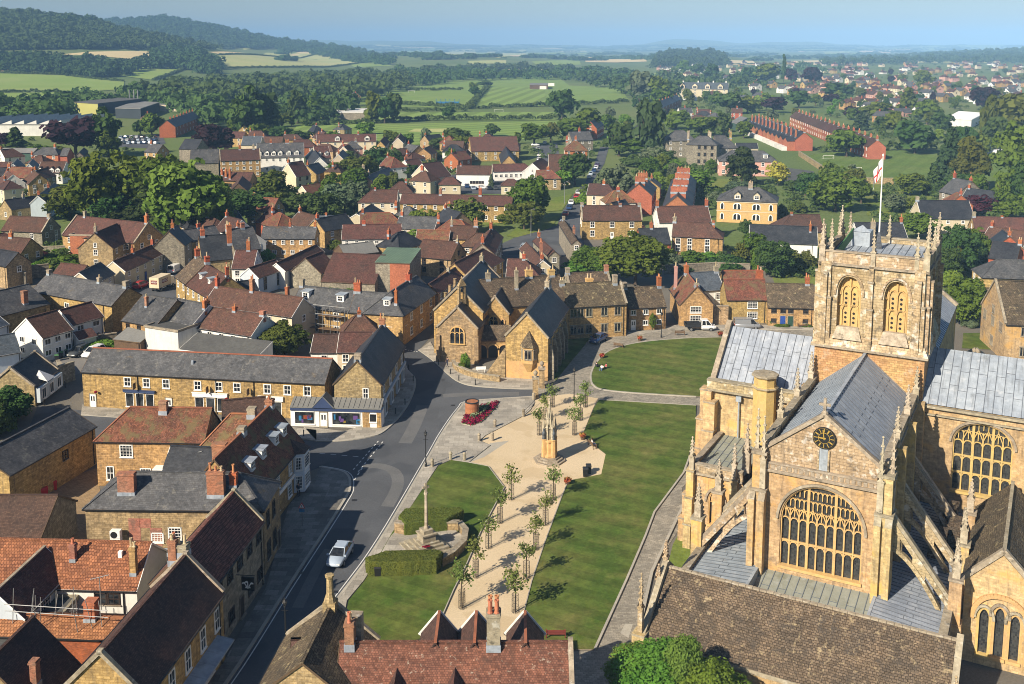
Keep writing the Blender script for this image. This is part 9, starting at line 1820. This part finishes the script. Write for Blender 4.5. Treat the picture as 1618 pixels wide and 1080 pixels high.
mass('hedgerow',pts,'wood_far',5,.24)
pts=[]
def hline(a,b_,h=3.5,w=5,n=None,mat=None):
 A=G(*a);B=G(*b_);n=n or max(3,int((B-A).length/(w*.75)))
 for k in range(n):p=A.lerp(B,(k+ru(-.2,.2))/n);pts.append((Vector((p.x,p.y,Hh(p.x,p.y))),h*ru(.8,1.2),w*ru(.8,1.2)))
for q in(((0,146),(100,146)),((0,115),(100,118)),((100,119),(196,129)),((362,108),(440,107)),((440,107),(575,99)),((345,87),(510,83)),((184,120),(228,99)),((292,109),(242,127)),((545,160),(740,171)),((740,172),(995,162)),((740,172),(770,138)),((640,190),(900,188)),((560,178),(740,176)),((455,216),(545,219)),((606,79),(622,89)),((675,88),(705,78)),((690,91),(765,87)),((800,92),(768,88)),((645,143),(735,142)),((480,199),(640,192)),((1030,104),(1300,100)),((560,232),(655,231)),((1300,240),(1480,235))):hline(*q)
mass('hedgerow',pts,'wood_mid',9,.2)
pts=[]
def scatter(px,n,h0,h1):
 x0,x1=min(p[0]for p in px),max(p[0]for p in px);y0,y1=min(p[1]for p in px),max(p[1]for p in px);k=0;t=0
 while k<n and t<n*20:
  t+=1;x,y=ru(x0,x1),ru(y0,y1)
  if not inpoly(x,y,px):continue
  p=G(x,y)
  if any(math.hypot(h[0]-p.x,h[1]-p.y)<h[2]*.9 for h in HPOS):continue
  if any((q-p).length<8 for q in placed):continue
  h=ru(h0,h1);pts.append((p,h,h*ru(1.0,1.7)));k+=1
scatter([(-20,430),(-20,380),(60,375),(180,392),(160,425),(70,440)],60,1,2.6);scatter([(1000,310),(1000,260),(1260,262),(1300,330),(1240,350),(1120,330)],110,1,3.0);scatter([(1040,435),(1050,400),(1180,395),(1320,400),(1310,445),(1200,440)],60,.8,2.2);scatter([(1360,350),(1370,290),(1620,290),(1620,350)],80,1,3)
scatter([(400,350),(340,300),(560,270),(640,260),(700,240),(760,260),(640,330),(560,350)],120,1,3.2);scatter([(1190,185),(1480,165),(1600,180),(1600,240),(1380,236),(1260,190)],160,1.5,4);scatter([(1000,200),(1040,150),(1190,150),(1190,200),(1060,240)],120,1.5,4.5);scatter([(0,240),(0,195),(240,195),(250,240)],50,1,3);scatter([(1000,150),(1000,104),(1640,100),(1640,170),(1300,150)],300,2,5);scatter([(800,250),(800,215),(960,215),(960,250)],30,1.5,3);scatter([(60,345),(0,300),(80,285),(130,350)],40,1,2.5);scatter([(1500,430),(1500,370),(1618,370),(1618,410),(1550,440)],40,1,3)
mass('shrubbery',pts,'wood_mid',3,.16)
label_all()
# ---- light, air and camera
SUN_EL,SUN_AZ=R(33.5),R(46)
W_=bpy.data.worlds.new('World');SC.world=W_;W_.use_nodes=True;t=W_.node_tree;t.nodes.clear()
o=nn(t,'ShaderNodeOutputWorld');bg=nn(t,'ShaderNodeBackground');sk=nn(t,'ShaderNodeTexSky');sk.sky_type='NISHITA';sk.sun_disc=False;sk.sun_elevation=SUN_EL
to=Vector((-math.cos(SUN_AZ)*math.cos(SUN_EL),-math.sin(SUN_AZ)*math.cos(SUN_EL),math.sin(SUN_EL)))
sk.sun_rotation=math.atan2(to.x,to.y);sk.altitude=100;sk.air_density=1.0;sk.dust_density=.7;sk.ozone_density=3.2
t.links.new(sk.outputs[0],bg.inputs[0]);bg.inputs[1].default_value=.056;t.links.new(bg.outputs[0],o.inputs[0])
l=bpy.data.lights.new('sun','SUN');l.energy=5.0;l.angle=R(.5);l.color=(1.0,.88,.70);lo=bpy.data.objects.new('sun',l);COL.objects.link(lo);lo.rotation_euler=(-to).to_track_quat('-Z','Y').to_euler();lo.location=to*200
HZ=globals().get('HAZE',1)
if HZ:
 b=MB();b.box(-16500,16500,-700,17200,-2.5,260);m=bpy.data.materials.new('haze');m.use_nodes=True;t=m.node_tree;t.nodes.clear();o=nn(t,'ShaderNodeOutputMaterial');v=nn(t,'ShaderNodeVolumePrincipled');v.inputs['Density'].default_value=.00015;v.inputs['Color'].default_value=(.30,.55,.90,1);v.inputs['Anisotropy'].default_value=-.35;t.links.new(v.outputs[0],o.inputs['Volume'])
 me=b.mesh('haze',[m]);tag(link('haze',me),kind='stuff')
cam=bpy.data.cameras.new('camera');co=bpy.data.objects.new('camera',cam);COL.objects.link(co);co.location=(0,0,CH);co.rotation_euler=(math.pi/2-PIT,0,0)
cam.sensor_width=36;cam.lens=36*F/1618;cam.shift_y=-(540-PY)/1618;cam.clip_start=.5;cam.clip_end=60000;SC.camera=co
vs=SC.view_settings;vs.view_transform='Standard';vs.look='None';vs.exposure=.76;vs.gamma=1
SC.cycles.use_denoising=True;SC.cycles.max_bounces=6;SC.cycles.filter_width=1.0;SC.cycles.diffuse_bounces=3;SC.cycles.volume_bounces=0;SC.cycles.transparent_max_bounces=4
